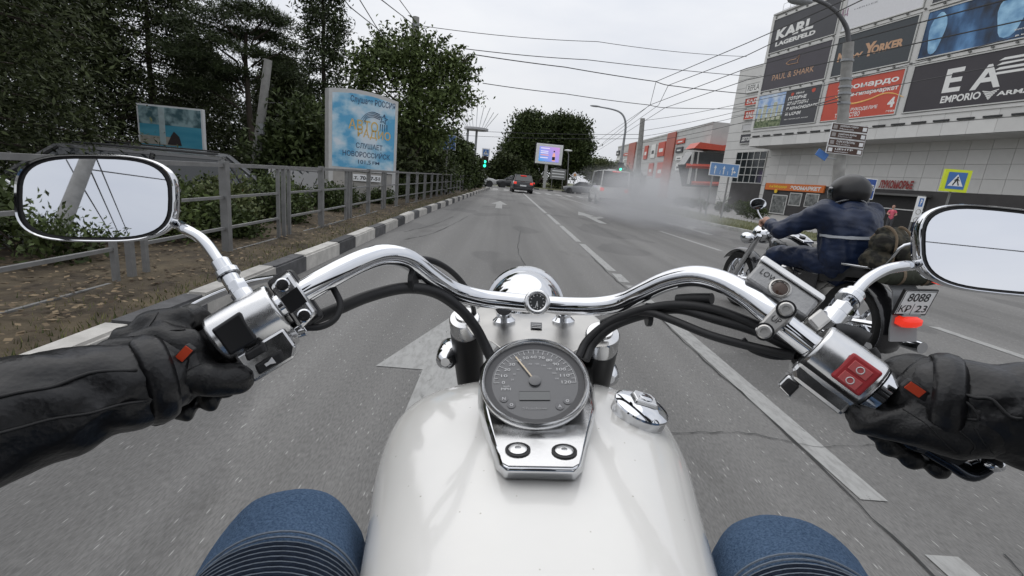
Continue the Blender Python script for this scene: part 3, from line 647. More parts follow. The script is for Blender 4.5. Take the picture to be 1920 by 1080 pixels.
# --- dense dark conifers on the left (fill the upper left of the view)
def conifer(label, base, h, rad, ncl, per=26, mt=M_DARK, size=.085, low=.4, group='dark conifers behind the car park', name='conifer_tree'):
    t = thing(name, label, 'tree', base, group); b = MB(); limb(b, (0, 0, -.5), (0, 0, h*.97), .16, .03, .02, 6)
    P = []; O = []
    for i in range(ncl):
        u = random.random()**.8; z = low+(h-low)*u; rr = rad*(1-u)**.62*random.uniform(.55, 1.08)*(1+.25*math.sin(z*2.6+i)); a = random.random()*6.283
        c = np.array([rr*math.cos(a), rr*math.sin(a), z-.12*rr]); m = int(per*random.uniform(.7, 1.3))
        P.append(c+RNG.normal(size=(m, 3))*np.array([.20, .20, .10])*(1+.25*rad/2)); O.append(np.repeat(np.array([[math.cos(a), math.sin(a), .1]]), m, 0))
        if i % 9 == 0: limb(b, (0, 0, z), c, .03, .008, n=3)
    b.build('trunk', M_BARK, t, smooth=60); leaf_mesh('crown', np.concatenate(P), size, mt, t, .32, out=np.concatenate(O), droop=.25); return t
conifer('huge dark conifer towering over the mirror, nearest of the conifers', (-10.2, 8.2, -.4), 11, 3.3, 2300, 44, size=.06)
conifer('dark conifer just behind the sea view billboard', (-15.2, 21.5, -.4), 11, 3.3, 1300, 34, size=.09)
conifer('dark conifer at the left edge of the view beyond the parked silver car', (-13.5, 10.5, -.4), 12, 3.6, 1500, 40, size=.075)
conifer('dark conifer rising behind the pale leaning post', (-11.4, 25.5, -.4), 6.3, 2.6, 900, 30, size=.09)
conifer('slim dark conifer between the pine and the leafy roadside tree', (-8.9, 24.0, -.4), 12.5, 1.5, 620, 30, size=.10, mt=M_PINE)
conifer('dark conifer filling the grove behind the sea view billboard', (-18.0, 17, -.4), 12, 3.2, 1100, 34, size=.09)
conifer('dark conifer at the back of the grove left of the sea view billboard', (-15.8, 12.8, -.4), 12, 2.8, 1200, 36, size=.08)
for i, (x, y, h, r) in enumerate(((-18.5, 22, 8.5, 3), (-17, 28, 7, 3), (-14, 31, 6.6, 3), (-10.3, 33, 5.8, 2.6), (-20, 15, 10, 3.4))):
    conifer(['far conifer deep in the dark grove, furthest left but one', 'far conifer in the dark grove, behind the pine', 'far conifer in the grove just right of the pine', 'far low conifer behind the radio billboard', 'far conifer in the grove, hidden low behind the mirror'][i], (x, y, -.4), h, r, 800, 28, size=.11)
# --- stone pine with flat layered pads
def pine():
    b0 = atY(470, 300, 20); base = (b0.x, 20, -.4); t = thing('pine_tree', 'spreading pine with flat layered needle pads against the sky', 'tree', base, 'trees behind the car park'); b = MB()
    def loc(px, py, Y): p = atY(px, py, Y); return Vector((p.x-base[0], p.y-base[1], p.z-base[2]))
    limb(b, (0, 0, -.3), loc(462, 60, 20), .17, .06, .04, 7); P = []; O = []
    pads = [(400, 28, 19.4, 1.0), (440, 18, 20.3, 1.0), (470, 12, 19.8, .9), (500, 30, 19.6, .8), (522, 42, 19.8, .55), (385, 70, 19.2, .9), (420, 62, 20.5, .9), (480, 62, 20.4, .9), (370, 105, 19.5, 1.1), (450, 92, 19.2, .7), (505, 68, 20.6, .7), (400, 130, 20.6, 1.0), (495, 105, 20.5, .6), (350, 45, 20, .9), (345, 90, 20, 1.1), (540, 90, 20.3, .5), (430, 130, 19.6, .9), (380, 160, 20, 1.2), (520, 130, 20.6, .8), (455, 150, 20.6, 1.0)]
    for px, py, Y, r in pads:
        c = loc(px, py, Y); limb(b, (c.x*.25, c.y*.25, c.z-.5-.3*random.random()), c, .05, .015)
        for k in range(int(40*r)):
            a = random.random()*6.283; q = r*math.sqrt(random.random())*.95; cc = np.array([c.x+q*math.cos(a), c.y+q*math.sin(a)*.9, c.z+random.uniform(-.07, .12)-.1*q]); m = 34
            d = RNG.normal(size=(m, 3))*np.array([.14, .14, .07]); P.append(cc+d); O.append(d/np.linalg.norm(d, axis=1)[:, None]+np.array([0, 0, .4]))
    b.build('trunk', M_BARK, t, smooth=60); leaf_mesh('crown', np.concatenate(P), .10, M_PINE, t, .16, out=np.concatenate(O), tri=True)
pine()
# --- leafy roadside tree right of the radio billboard
def roadside():
    base = atY(775, 330, 18.6); base.z = .1; L_ = []
    for px, py, Y, rx_, rz_ in ((760, 120, 18.2, 1.3, 1.0), (700, 150, 18, 1.0, .9), (830, 150, 18.4, 1.15, .95), (780, 200, 18, 1.3, .9), (720, 90, 18.5, .7, .6), (790, 90, 18.6, .8, .6), (850, 190, 18.2, .9, .7), (680, 110, 18.5, .55, .55), (860, 120, 18.5, .6, .5), (800, 250, 18.6, 1.2, .8), (720, 250, 18.9, 1.1, .8)):
        p = atY(px, py, Y)-base; L_.append((V3(p), (rx_, rx_*.9, rz_)))
    P = []; O = []
    for px, py in ((690, 45), (705, 60), (735, 60), (760, 60), (800, 70), (830, 75), (845, 65), (870, 85), (890, 105), (905, 130), (900, 145), (905, 150), (880, 165), (885, 200), (870, 225), (860, 235), (670, 70), (655, 100), (640, 130), (640, 160), (815, 60), (700, 75), (750, 75), (780, 60), (880, 140), (895, 190)):
        q = atY(px, py, 18.4)-base; c = atY(770, 150, 18.4)-base; d = (q-c).normalized()
        for k in range(46): 
            u = random.random()*.9; P.append(np.array(q-d*u)+RNG.normal(size=3)*.07*(.4+u)); O.append(np.array(d)+np.array([0, 0, -.2]))
    return tree('leafy_tree', 'leafy green roadside tree with arching sprays beside the radio billboard', V3(base), L_, M_ROADT, 400, 40, .38, .085, (.13, .05), M_BARKL, 'trees along the fence', .35, .42, (np.array(P), np.array(O)), droop=.2)
roadside()
# --- dark rounded evergreens along the fence, receding
def dense(label, px, pyt, Y, pw, z0=.1, mt=M_LEAF2, grp='evergreens along the fence', k=1.0, name='evergreen_tree', size=.09):
    c = atY(px, pyt, Y); r = pw/FPX*Y*.5; h = c.z-z0; base = (c.x, Y, z0)
    L_ = [((0, 0, h*.72), (r*.8, r*.8, h*.28)), ((r*.25, .1, h*.42), (r, r, h*.38)), ((-r*.3, -.1, h*.40), (r*.95, r, h*.36)), ((0, -.3*r, h*.2), (r, r*.9, h*.22))]
    return tree(name, label, base, L_, mt, int(300*k), 34, .34*max(.8, r), size, (.1, .04), M_BARK, grp, .5, .45)
dense('round dark evergreen left of the radio billboard', 580, 185, 15.5, 150, -.2, M_LEAF2, k=1.4)
dense('tall dark evergreen directly behind the radio billboard', 690, 195, 17.2, 150, -.2, M_DARK, k=1.3)
dense('dark evergreen under the leafy roadside tree', 775, 225, 20.5, 110, .1, M_DARK, k=1.3)
dense('dark evergreen just left of the blue lane sign', 815, 245, 24, 80, .1, M_LEAF2)
dense('dark evergreen just behind the blue lane sign', 850, 240, 28.5, 62, .1, M_LEAF2, size=.11)
dense('small dark evergreen right of the blue lane sign', 876, 268, 33, 42, .1, M_LEAF2, size=.12)
dense('last small evergreen before the crossing', 893, 296, 37.5, 26, .1, M_DARK, k=.7, size=.13)
# --- the round trees beyond the junction
def crownpx(name, label, Y, z0, blobs, mt, ncl, size, group, cr=1.0, per=36):
    c0 = atY(blobs[0][0], 330, Y); base = (c0.x, Y, z0); L_ = []
    for px, py, rp in blobs:
        p = atY(px, py, Y); r = rp/FPX*Y; L_.append(((p.x-base[0], random.uniform(-1.5, 1.5), p.z-z0), (r, r, r*.95)))
    return tree(name, label, base, L_, mt, ncl, per, cr, size, (.45, .12), M_BARK, group, .55, .5)
GF = 'broad trees beyond the junction'
crownpx('round_tree', 'broad round tree whose crown stands left above the lit screen', 76, 0, ((990, 255, 33), (975, 280, 32), (1010, 270, 34), (1005, 238, 24), (965, 300, 26), (1000, 305, 30), (985, 232, 18)), M_LEAF2, 900, .22, GF)
crownpx('round_tree', 'broad round tree to the right of the lit screen', 77, 0, ((1062, 258, 33), (1075, 285, 30), (1050, 240, 24), (1080, 250, 24), (1055, 295, 32), (1093, 275, 18), (1085, 305, 22)), M_LEAF2, 900, .22, GF)
crownpx('low_tree', 'low dark tree behind the traffic light on the fence side', 70, 0, ((945, 318, 22), (930, 322, 18), (962, 312, 18), (945, 300, 12)), M_DARK, 420, .2, GF, .8)
crownpx('low_tree', 'low dark tree beside the silver car at the junction', 72, 0, ((920, 330, 18), (908, 322, 14), (975, 330, 20)), M_LEAF2, 340, .2, GF, .8)
crownpx('low_tree', 'pale low tree beyond the smoke, left of the lamp post', 85, 0, ((1125, 315, 17), (1112, 322, 16), (1142, 318, 15)), M_LITE, 330, .2, GF, .8)
crownpx('low_tree', 'dim low tree at the right of the pale one, behind the smoke', 95, 0, ((1165, 335, 18), (1185, 340, 18), (1150, 335, 14)), M_LEAF2, 300, .25, GF, .8)
crownpx('low_tree', 'dark shrubby tree under the lit screen', 67, .1, ((985, 338, 14), (1005, 340, 12), (970, 338, 10), (1045, 336, 11)), M_DARK, 330, .17, GF, .6)
# --- shrubs in the verge behind the fence
def shrub(label, x, y, h, r, mt=M_LEAF, grp='shrubs behind the roadside fence', z=.12, n=60, size=.034):
    t = thing('shrub', label, 'shrub', (x, y, z), grp); b = MB()
    for k in range(7): a = random.random()*6.28; limb(b, (0, 0, -.05), (r*.7*math.cos(a), r*.7*math.sin(a), h*random.uniform(.5, .9)), .012, .004)
    b.build('stems', M_BARK, t); L_ = [((0, 0, h*.55), (r, r, h*.45)), ((r*.5, -.1, h*.4), (r*.6, r*.6, h*.35)), ((-r*.5, .1, h*.42), (r*.6, r*.6, h*.38))]
    P, O = crown_points(L_, n, 38, .16, .35); P[:, 2] = np.maximum(P[:, 2], .03); leaf_mesh('foliage', P, size, mt, t, .5, out=O); return t
SH = [(-3.75, 5.3, .80, .5, M_LEAF), (-3.7, 6.4, .78, .48, M_LITE), (-4.3, 4.7, .78, .6, M_LEAF2), (-3.5, 7.6, .55, .4, M_LEAF2), (-3.9, 8.6, .8, .5, M_LEAF), (-3.6, 9.9, .5, .4, M_LEAF2), (-4.4, 6.6, .68, .6, M_LEAF2), (-4.5, 9.6, .65, .6, M_LEAF2), (-3.35, 13.2, .45, .35, M_LEAF2), (-3.5, 16, .6, .45, M_LEAF2), (-3.4, 18.5, .55, .45, M_LEAF2), (-3.2, 21.5, .55, .4, M_LEAF2), (-4.6, 3.2, .8, .55, M_LEAF2), (-3.3, 5.85, .4, .3, M_LEAF2)]
SL = ['leafy shrub right behind the fence post beside the mirror', 'light green shrub between the first fence post and the bar cluster', 'dark shrub next to the mirror rim', 'low shrub at the foot of the second fence post', 'leafy shrub behind the second fence bay', 'low dark shrub before the radio billboard foot', 'dark shrub in front of the parked car bonnet', 'dark shrub left of the radio billboard post', 'small shrub past the radio billboard behind the fence', 'shrub behind the fence below the leafy roadside tree', 'shrub behind the fence before the blue lane sign', 'furthest shrub behind the fence', 'dark shrub low behind the mirror', 'tiny shrub by the fence bar cluster']
SH += [(-4.2, 5.6, .72, .6, M_LEAF2), (-4.3, 7.7, .70, .6, M_LEAF2), (-3.7, 11.0, .6, .45, M_LEAF2), (-3.9, 4.0, .7, .5, M_LEAF2)]; SL += ['dark shrub in the back row behind the first fence bay', 'dark shrub in the back row behind the second fence post', 'shrub at the foot of the radio billboard, left side', 'dark shrub seen just under the mirror arm']
for (x, y, h, r, mt), lb in zip(SH, SL): shrub(lb, x, y, h, r, mt)
SR = [((1385, 404), 1.1, .9, 'dark shrub behind the blue lane sign posts'), ((1402, 412), .9, .7, 'shrub at the motorcycle mirror on the grass verge'), ((1345, 398), .8, .6, 'shrub between the two blue sign posts'), ((1300, 392), .9, .8, 'shrub veiled by the smoke edge'), ((1270, 388), .9, .8, 'shrub inside the smoke by the kerb')]
for (px, py), h, r, lb in SR: p = gz(px, py, .1); shrub(lb, p.x+.8, p.y+1.0, h, r, M_LEAF2, 'shrubs on the mall side verge', .1, 70, .05)
# spiky yucca plants by the sign
def yucca(label, px, py, h):
    p = gz(px, py, .1); t = thing('yucca_plant', label, 'plant', V3(p), 'spiky plants on the mall side verge')
    b = MB(); limb(b, (0, 0, -.05), (0, 0, h*.45), .06, .05); b.build('stem', M_BARKL, t)
    for k in range(26):
        a = random.random()*6.28; e = random.uniform(-.1, 1.3); L_ = h*random.uniform(.45, .7); d = Vector((math.cos(a)*math.cos(e), math.sin(a)*math.cos(e), math.sin(e))); s = Vector((-math.sin(a), math.cos(a), 0))*.03; o = Vector((0, 0, h*.42))
        b = MB(); b.add([o-s, o+s, o+d*L_*.6+s, o+d*L_*.6-s, o+d*L_-Vector((0, 0, .12*L_))], [(0, 1, 2, 3), (3, 2, 4)]); b.build('leaf', mat('yucca_leaf', (.12, .14, .10), rough=.6, var=.25), t)
yucca('spiky yucca right of the near blue sign post', 1350, 402, 1.5); yucca('spiky yucca at the smoke edge by the kerb', 1312, 402, 1.1)
# a tree and shrub behind the rider, seen in the mirror
dense_b = [((0, 0, 2.0), (2.3, 2.2, 1.2)), ((1.2, -.4, 1.8), (1.6, 1.6, 1.0)), ((-1.2, .3, 2.2), (1.8, 1.6, 1.2))]
# ================================================================== STREET FURNITURE
M_GALV = mat('galvanised', (.20, .20, .197), rough=.5, metal=.3, var=.18, vs=9)
M_CONC = mat('concrete', (.30, .295, .28), rough=.9, var=.2, vs=5, bump=.4, bs=50)
M_STEELP = mat('painted_steel', (.30, .31, .32), rough=.55, var=.15)
M_BACK = mat('sign_back', (.22, .22, .22), rough=.6, var=.1)
M_BLUE = mat('sign_blue', (.055, .16, .42), rough=.4, var=.05)
M_WSIGN = mat('sign_white', (.75, .76, .76), rough=.4, var=.04)
UP = Vector((0, 0, 1))
def fx(Y): return kx(Y)-.72
# fence
fence = thing('roadside_fence', 'grey metal guard fence with posts and rails along the left kerb', 'fence', (fx(2.3), 2.3, .1))
def fpart(nm, b): return b.build(nm, M_GALV, fence, world=fence.matrix_world.inverted() if False else Matrix.Translation((-fx(2.3), -2.3, -.1)))
py_ = [2.3-2.57, 2.3]+[2.3+2.57*k for k in range(1, 15)]
for k, Y in enumerate(py_):
    j = random.uniform(-.01, .01); b = MB(); b.box(fx(Y)-.036+j, Y-.036, -.1, fx(Y)+.036+j, Y+.036, 1.09); fpart('post', b)
    if k == len(py_)-1: break
    Y2 = py_[k+1]; ym = (Y+Y2)/2
    for q in (-.15, 0, .15):
        y = ym+q; b = MB(); rz_ = .018 if q else .022; b.box(fx(y)-rz_, y-rz_, .16 if q else -.1, fx(y)+rz_, y+rz_, 1.045); fpart('bar', b)
    for a, c in ((Y+.04, ym-.15), (ym+.15, Y2-.04)):
        for z in (1.05, .735, .425, .17):
            b = MB(); h = .013 if z < 1 else .019; rr = [[(fx(y)+dx, y, z+dz) for dx, dz in ((-h, -h), (h, -h), (h, h), (-h, h))] for y in (a, c)]; b.rings(rr); fpart('rail', b)
    b = MB(); h = .02; rr = [[(fx(y)+dx, y, 1.05+dz) for dx, dz in ((-h, -h), (h, -h), (h, h), (-h, h))] for y in (ym-.15, ym+.15)]; b.rings(rr); fpart('rail', b)
# ------------------------------------------------------------------ radio billboard
bl = cz(613, 395, 1); L0 = atY(616, 330, 12.7); R0 = atY(742, 330, 14.1)
xv = Vector((R0.x-L0.x, R0.y-L0.y, 0)); RBW = xv.length
m = frame((L0.x, L0.y, 0), xv, UP); rb = thing('radio_billboard', 'tall curved-top radio advertising pylon with clouds, star and gold lettering behind the fence', 'billboard', m)
def rp(px, py): return onframe(m, px, py)
tl, tr, br_, bl_ = rp(631, 172), rp(757, 189), rp(744, 325), rp(616, 320)
yb = (br_[1]+bl_[1])/2; yt = (tl[1]+tr[1])/2; W_ = RBW
poly = [(0, yb), (W_, yb)]+[(W_*(1-i/10), yt-.06+.16*math.sin(math.pi*(.12+.76*i/10))) for i in range(11)]
b = MB(); b.prism(poly, -.22, 0); b.build('cabinet', mat('billboard_frame', (.50, .50, .49), rough=.45, var=.08), rb)
def inset(pl, d): cx, cy = W_/2, (yb+yt)/2; return [(cx+(x-cx)*(1-d/W_*2), cy+(y-cy)*(1-d/(yt-yb)*2)) for x, y in pl]
pr = print_mat('cloud_print', (.10, .36, .58), (.62, .70, .76), 1.3, .42, .60, (1, 1.3, 1), (.36, .57, .70)); b = MB(); b.prism(inset(poly, .09), .0, .006); b.build('poster', pr, rb)
b = MB(); b.box(.02, -.3, -.2, W_-.02, yb-.02, -.03); b.build('plinth', mat('plinth_beige', (.36, .345, .32), rough=.7, var=.1), rb)
for x in (0, W_-.12): b = MB(); b.box(x, -.3, -.21, x+.12, yb, -.005); b.build('post', MATS['billboard_frame'], rb)
M_NAVY = mat('navy_print', (.05, .09, .16), rough=.5, var=.05); M_GLD = mat('gold_print', (.62, .42, .13), rough=.4, var=.15, vs=6)
def rtext(s, xl, yb_, xr, yt_, mt=M_NAVY, bold=.015): q = pxbox(m, xl, yb_, xr, yt_); lettering(s, q, mt, rb, .009, bold)
rtext('Слушает РОССИЯ', 657, 193, 741, 194.5); rtext('АВТО', 653, 241, 709, 230, M_GLD, .012); rtext('РАДИО', 670, 259, 732, 249, M_GLD, .012)
rtext('СЛУШАЕТ', 667, 277, 717, 273); rtext('НОВОРОССИЙСК', 642, 291, 731, 288); rtext('101,5', 671, 308, 695, 301.5); rtext('FM', 698, 308.5, 711, 304)
sx, sy = rp(719, 224); st = [(sx+(.13 if i % 2 == 0 else .055)*math.sin(i*math.pi/5+.2), sy+(.13 if i % 2 == 0 else .055)*math.cos(i*math.pi/5+.2)) for i in range(10)]
b = MB(); b.tube([(x, y, .012) for x, y in st+[st[0]]], .014, 5, flat=.5); b.build('star', M_NAVY, rb)
for k in range(4):
    P = [Vector((*rp(x, y+k*3), .012)) for x, y in ((676-k*-3, 224), (686, 214), (698, 210), (712, 215))]; b = MB(); b.tube(spline(P, 5), [.004, .012], 5); b.build('star_trail', M_NAVY, rb)
    P = [Vector((*rp(713+k*4, 233+k*.5), .012)), Vector((*rp(712+k*4.4, 247), .012))]; b = MB(); b.tube(P, [.012, .005], 5); b.build('star_trail', M_NAVY, rb)
pb = thing('phone_sign', 'small white phone number board under the radio poster', 'sign', m @ Matrix.Translation((0, 0, .03)))
q = pxbox(m, 661, 343, 713, 332); yc_ = yb-.16; b = MB(); b.box(q[0], yc_-.09, -.03, q[2], yc_+.09, 0); b.build('board', M_WSIGN, pb); lettering('т. 70-37-51', (q[0]+.03, yc_-.05, q[2]-.04, yc_+.05), M_BLK, pb, .004, .03)
# ------------------------------------------------------------------ sea view billboard
Ys = 17.5; o = atY(262, 278, Ys); e_ = atY(383, 281, Ys); m = frame((o.x, Ys, 0), (e_.x-o.x, .001, 0), UP); w = e_.x-o.x; z0 = (o.z+e_.z)/2; z1 = (atY(262, 198, Ys).z+atY(385, 201, Ys).z)/2
sb = thing('sea_billboard', 'white framed billboard showing a turquoise sea behind the mirror', 'billboard', m)
b = MB(); b.box(0, z0, -.15, w, z1, 0); b.build('frame', M_WSIGN, sb); h = z1-z0
b = MB(); b.box(.06, z0+.06, 0, w-.06, z1-.06, .006); pr = b.build('poster', print_mat('sea_print', (.04, .28, .42), (.14, .46, .58), 1.2, .3, .7, (.3, 2, 1)), sb)
b = MB(); b.box(.06, z0+h*.55, .006, w-.06, z1-.06, .01); b.build('printed_shore', print_mat('shore_print', (.06, .13, .15), (.34, .48, .50), 3, .4, .6), pr)
b = MB(); b.box(w*.33, z0+h*.1, .01, w*.42, z1-.06, .014); b.build('printed_pillar', mat('pale_print', (.45, .55, .56), rough=.5), pr)
b = MB(); b.box(.06, z0+h*.08, .006, w*.6, z0+h*.28, .012); b.build('printed_sand', mat('sand_print', (.4, .38, .33), rough=.5, var=.2), pr)
b = MB(); b.prism([(w*.44, z0+h*.1), (w*.66, z0+h*.1), (w*.63, z0+h*.3), (w*.55, z0+h*.42), (w*.50, z0+h*.3)], .012, .016); b.build('printed_figure', mat('dark_print', (.05, .04, .04), rough=.5), pr)
b = MB(); b.box(w*.92, -.4, -.1, w*.96, z0, -.04); b.build('post', M_GALV, sb); b = MB(); b.box(w*.1, -.4, -.1, w*.14, z0, -.04); b.build('post', M_GALV, sb)
# ------------------------------------------------------------------ poles
def pole(name, label, cat, p0, p1, r0, r1, mt, zb=0, group=None):
    p0, p1 = Vector(p0), Vector(p1); t = (zb-p0.z)/(p1.z-p0.z); base = p0.lerp(p1, t); t_ = thing(name, label, cat, V3(base), group); b = MB(); b.tube([Vector((0, 0, 0))-(p1-base).normalized()*.3, (p1-base)*.5, p1-base], [r0, (r0+r1)/2, r1], 14); b.build('shaft', mt, t_, smooth=50); return t_, base
def loc(base, px, py, Y): return atY(px, py, Y)-base
lp, lb = pole('concrete_pole', 'pale leaning concrete pole in front of the pine', 'pole', atY(479, 310, 15), atY(503, 112, 15), .15, .11, M_CONC, -.4)
b = MB(); q = loc(lb, 492, 242, 14.85); b.box(q.x-.07, q.y-.1, q.z-.15, q.x+.07, q.y, q.z+.15); b.build('meter_box', M_STEELP, lp)
tp, tb = pole('concrete_pole', 'tall concrete pole standing up out of the leafy roadside tree', 'pole', atY(772, 180, 18.9), atY(780, 32, 18.9), .16, .12, M_CONC, .1)
b = MB(); q = loc(tb, 779, 48, 18.9); b.lathe([(.15, -.05), (.15, .05)], Matrix.Translation(q), 12); b.build('clamp', M_STEELP, tp)
# far trolley pole and the lamp post with traffic light
fp, fb = pole('concrete_pole', 'far concrete wire pole right of the curved street lamp', 'pole', atY(1196, 320, 43), atY(1205, 222, 43), .26, .2, M_CONC, .1)
b = MB(); q = loc(fb, 1196, 318, 43); b.tube([(q.x-.02, q.y, .1), q], .34, 12); b.build('sleeve', mat('sleeve_green', (.17, .2, .17), rough=.7), fp)
sl_b = gz(1160, 380, .1); sl_b = atY(1158, 372, 46); sl_b.z = .1
sl = thing('street_lamp', 'grey street lamp with long curved arm above the right traffic light', 'street lamp', V3(sl_b))
P = [Vector((0, 0, -.2))]+[atY(*p, 46)-sl_b for p in ((1163, 318), (1169, 270), (1173, 240), (1171, 222), (1163, 211), (1148, 205), (1122, 200))]
b = MB(); b.tube(spline(P, 4), [.16, .13, .11, .1, .09, .08, .07, .06], 10); b.build('post_and_arm', M_STEELP, sl, smooth=50); q = P[-1]; b = MB(); b.ball(q+Vector((-.3, 0, .02)), (.5, .16, .09)); b.build('lamp_head', M_STEELP, sl, smooth=60)
# traffic lights
M_TL = mat('signal_housing', (.015, .017, .016), rough=.45); M_GRN = mat('green_light', (.02, .5, .3), emit=(.03, 1, .5), es=3.2, var=0); M_OFFR = mat('lens_off', (.05, .012, .01), rough=.3, var=0)
def signal(label, px, py, Y, post=None):
    c = atY(px, py, Y); z0 = .1; t = thing('traffic_light', label, 'traffic light', frame((c.x, Y, z0), (1, 0, 0), UP)); h = c.z-z0
    if post: b = MB(); b.tube([(0, -.2, -.1), (0, h+.4, -.1)], .05, 8); b.build('post', M_GALV, t)
    b = MB(); b.box(-.17, h-.5, -.09, .17, h+.55, .1); b.build('housing', M_TL, t, bevel=.03)
    b = MB(); b.box(-.3, h-.62, -.1, .3, h+.66, -.09); b.build('backing_board', M_TL, t)
    for k, (yy, mt, nm) in enumerate(((h+.36, M_OFFR, 'red_lens'), (h+.03, M_GRN, 'timer_lens'), (h-.3, M_GRN, 'green_lens'))):
        b = MB(); b.lathe([(.12, .1), (.12, .115), (.06, .13)], Matrix.Translation((0, yy, 0)), 16); b.build(nm, mt, t, smooth=60)
        b = MB(); b.rings([[(.13*math.cos(a), yy+.13*math.sin(a), zz) for a in np.linspace(.0, math.pi, 9)] for zz in (.1, .26)], cap=False, closed=False); b.build('visor', M_TL, t)
    return t, h
tl_, th = signal('green traffic light on a post at the end of the fence', 909, 304, 42, True)
b = MB(); b.box(-.75, th-1.45, -.06, .25, th-1.15, -.03); b.build('street_name_plate', M_WSIGN, tl_)
signal('green traffic light fixed to the curved street lamp', 1163, 318, 45.6, False)
# crossing signs
def ped_symbol(t, s, z, mt=M_WSIGN, cy=0):
    b = MB(); b.add([(-.36*s, cy-.3*s, z), (.36*s, cy-.3*s, z), (0, cy+.36*s, z)], [(0, 1, 2)]); b.build('white_triangle', mt, t)
    b = MB(); k = s
    for poly in ([(-.05, .02), (.05, .02), (.07, .14), (-.03, .14)], [(-.05, .04), (-.16, -.25), (-.11, -.27), (.02, 0)], [(.0, .03), (.12, -.27), (.17, -.25), (.06, .04)], [(.05, .12), (.15, .0), (.13, -.03), (.03, .08)], [(-.03, .12), (-.12, .02), (-.1, -.01), (.0, .08)]):
        b.add([(x*k, cy+y*k, z+.003) for x, y in poly], [tuple(range(len(poly)))])
    b.add([(x*k, cy+y*k, z+.003) for x, y in [(.03+.045*math.cos(a), .19+.045*math.sin(a)) for a in np.linspace(0, 6.28, 9)[:-1]]], [tuple(range(8))]); b.build('walking_figure', M_BLK, t)
def ped(label, px, py, Y, s, yellow=True, post=True, yaw=0, z0=.1):
    c = atY(px, py, Y); t = thing('crossing_sign', label, 'road sign', frame((c.x, Y, z0), (math.cos(yaw), math.sin(yaw), 0), UP)); h = c.z-z0
    T = Matrix.Translation((0, h, 0))
    b = MB(); b.box(-s*.62, h-s*.62, -.03 if not yellow else -.12, s*.62, h+s*.62, 0); b.build('panel', mat('fluo_yellow', (.62, .72, .03), rough=.4, var=.04, emit=None) if yellow else M_WSIGN, t)
    b = MB(); b.box(-s*.44, h-s*.47, 0, s*.44, h+s*.47, .006); b.build('blue_square', M_BLUE, t); ped_symbol(t, s*1.0, .012, cy=h)
    if post: b = MB(); b.tube([(0, -.2, -.16), (0, h+s*.5, -.16)], .035, 8); b.build('post', M_GALV, t)
    return t
ped('bright yellow bordered crossing sign in front of the mall base, above the mirror', 1793, 339, 15.5, .57, yaw=-.35)
ped('small crossing sign on top of the left traffic light post', 911, 286, 41.9, .55, False, False)
ped('crossing sign beside the green light on the street lamp', 1146, 325, 45, .62, False, True)
# blue lane signs
def lane_arrow(t, x, y0, y1, s, z, bend=0):
    b = MB(); b.add([(x-.035*s, y0, z), (x+.035*s, y0, z), (x+.035*s, y1, z), (x-.035*s, y1, z)], [(0, 1, 2, 3)]); b.add([(x-.1*s, y1, z), (x+.1*s, y1, z), (x, y1+.2*s, z)], [(0, 1, 2)])
    if bend: yb_ = y0+(y1-y0)*.55; b.add([(x, yb_-.035*s, z), (x+bend*.12*s, yb_-.035*s, z), (x+bend*.12*s, yb_+.035*s, z), (x, yb_+.035*s, z)], [(0, 1, 2, 3)]); b.add([(x+bend*.12*s, yb_-.1*s, z), (x+bend*.27*s, yb_, z), (x+bend*.12*s, yb_+.1*s, z)], [(0, 1, 2)])
    b.build('lane_arrow', M_WSIGN, t)
Yb = 24.6; c0 = atY(1329, 326, Yb); c1 = atY(1385, 330, Yb); m = frame((c0.x, Yb, .1), (1, .05, 0), UP); w = c1.x-c0.x; q0 = onframe(m, 1329, 326)[1]; q1 = (onframe(m, 1330, 301)[1]+onframe(m, 1386, 309)[1])/2-.02
ls = thing('lane_sign', 'wide blue lane direction sign with three white arrows on two posts', 'road sign', m); q0 -= .06
b = MB(); b.box(0, q0, -.03, w, q1, 0); b.build('panel', M_WSIGN, ls); b = MB(); b.box(.04, q0+.04, 0, w-.04, q1-.04, .006); b.build('blue_face', mat('sign_blue_faded', (.13, .27, .52), rough=.4, var=.06), ls)
for k in range(3): lane_arrow(ls, w*(.18+.30*k), q0+.1, q1-.28, .75, .012, 1 if k == 2 else 0)
for k in (.36, .62): b = MB(); b.box(w*k, q0+.1, .006, w*k+.02, q0+.28, .012); b.build('lane_divider', M_WSIGN, ls)
for x in (.16, .72): b = MB(); b.tube([(w*x, -.2, -.07), (w*x, q1-.05, -.07)], .045, 8); b.build('post', M_GALV, ls)
Yl = 21.5; c0 = atY(825, 280, Yl); c1 = atY(854, 281, Yl); m = frame((c0.x, Yl, .1), (1, 0, 0), UP); w = c1.x-c0.x; q0 = onframe(m, 840, 281)[1]; q1 = onframe(m, 840, 253)[1]
ls = thing('lane_sign', 'square blue lane sign with white arrows behind the fence', 'road sign', m); b = MB(); b.box(0, q0, -.03, w, q1, 0); b.build('panel', M_WSIGN, ls); b = MB(); b.box(.02, q0+.02, 0, w-.02, q1-.02, .006); b.build('blue_face', mat('sign_blue_light', (.12, .22, .5), rough=.4, var=.06), ls)
lane_arrow(ls, w*.5, q0+.08, q1-.2, .7, .012, 1); lane_arrow(ls, w*.2, q0+.25, q1-.2, .5, .012, -1); b = MB(); b.tube([(w*.45, -.2, -.06), (w*.45, q1-.05, -.06)], .035, 8); b.build('post', M_GALV, ls)
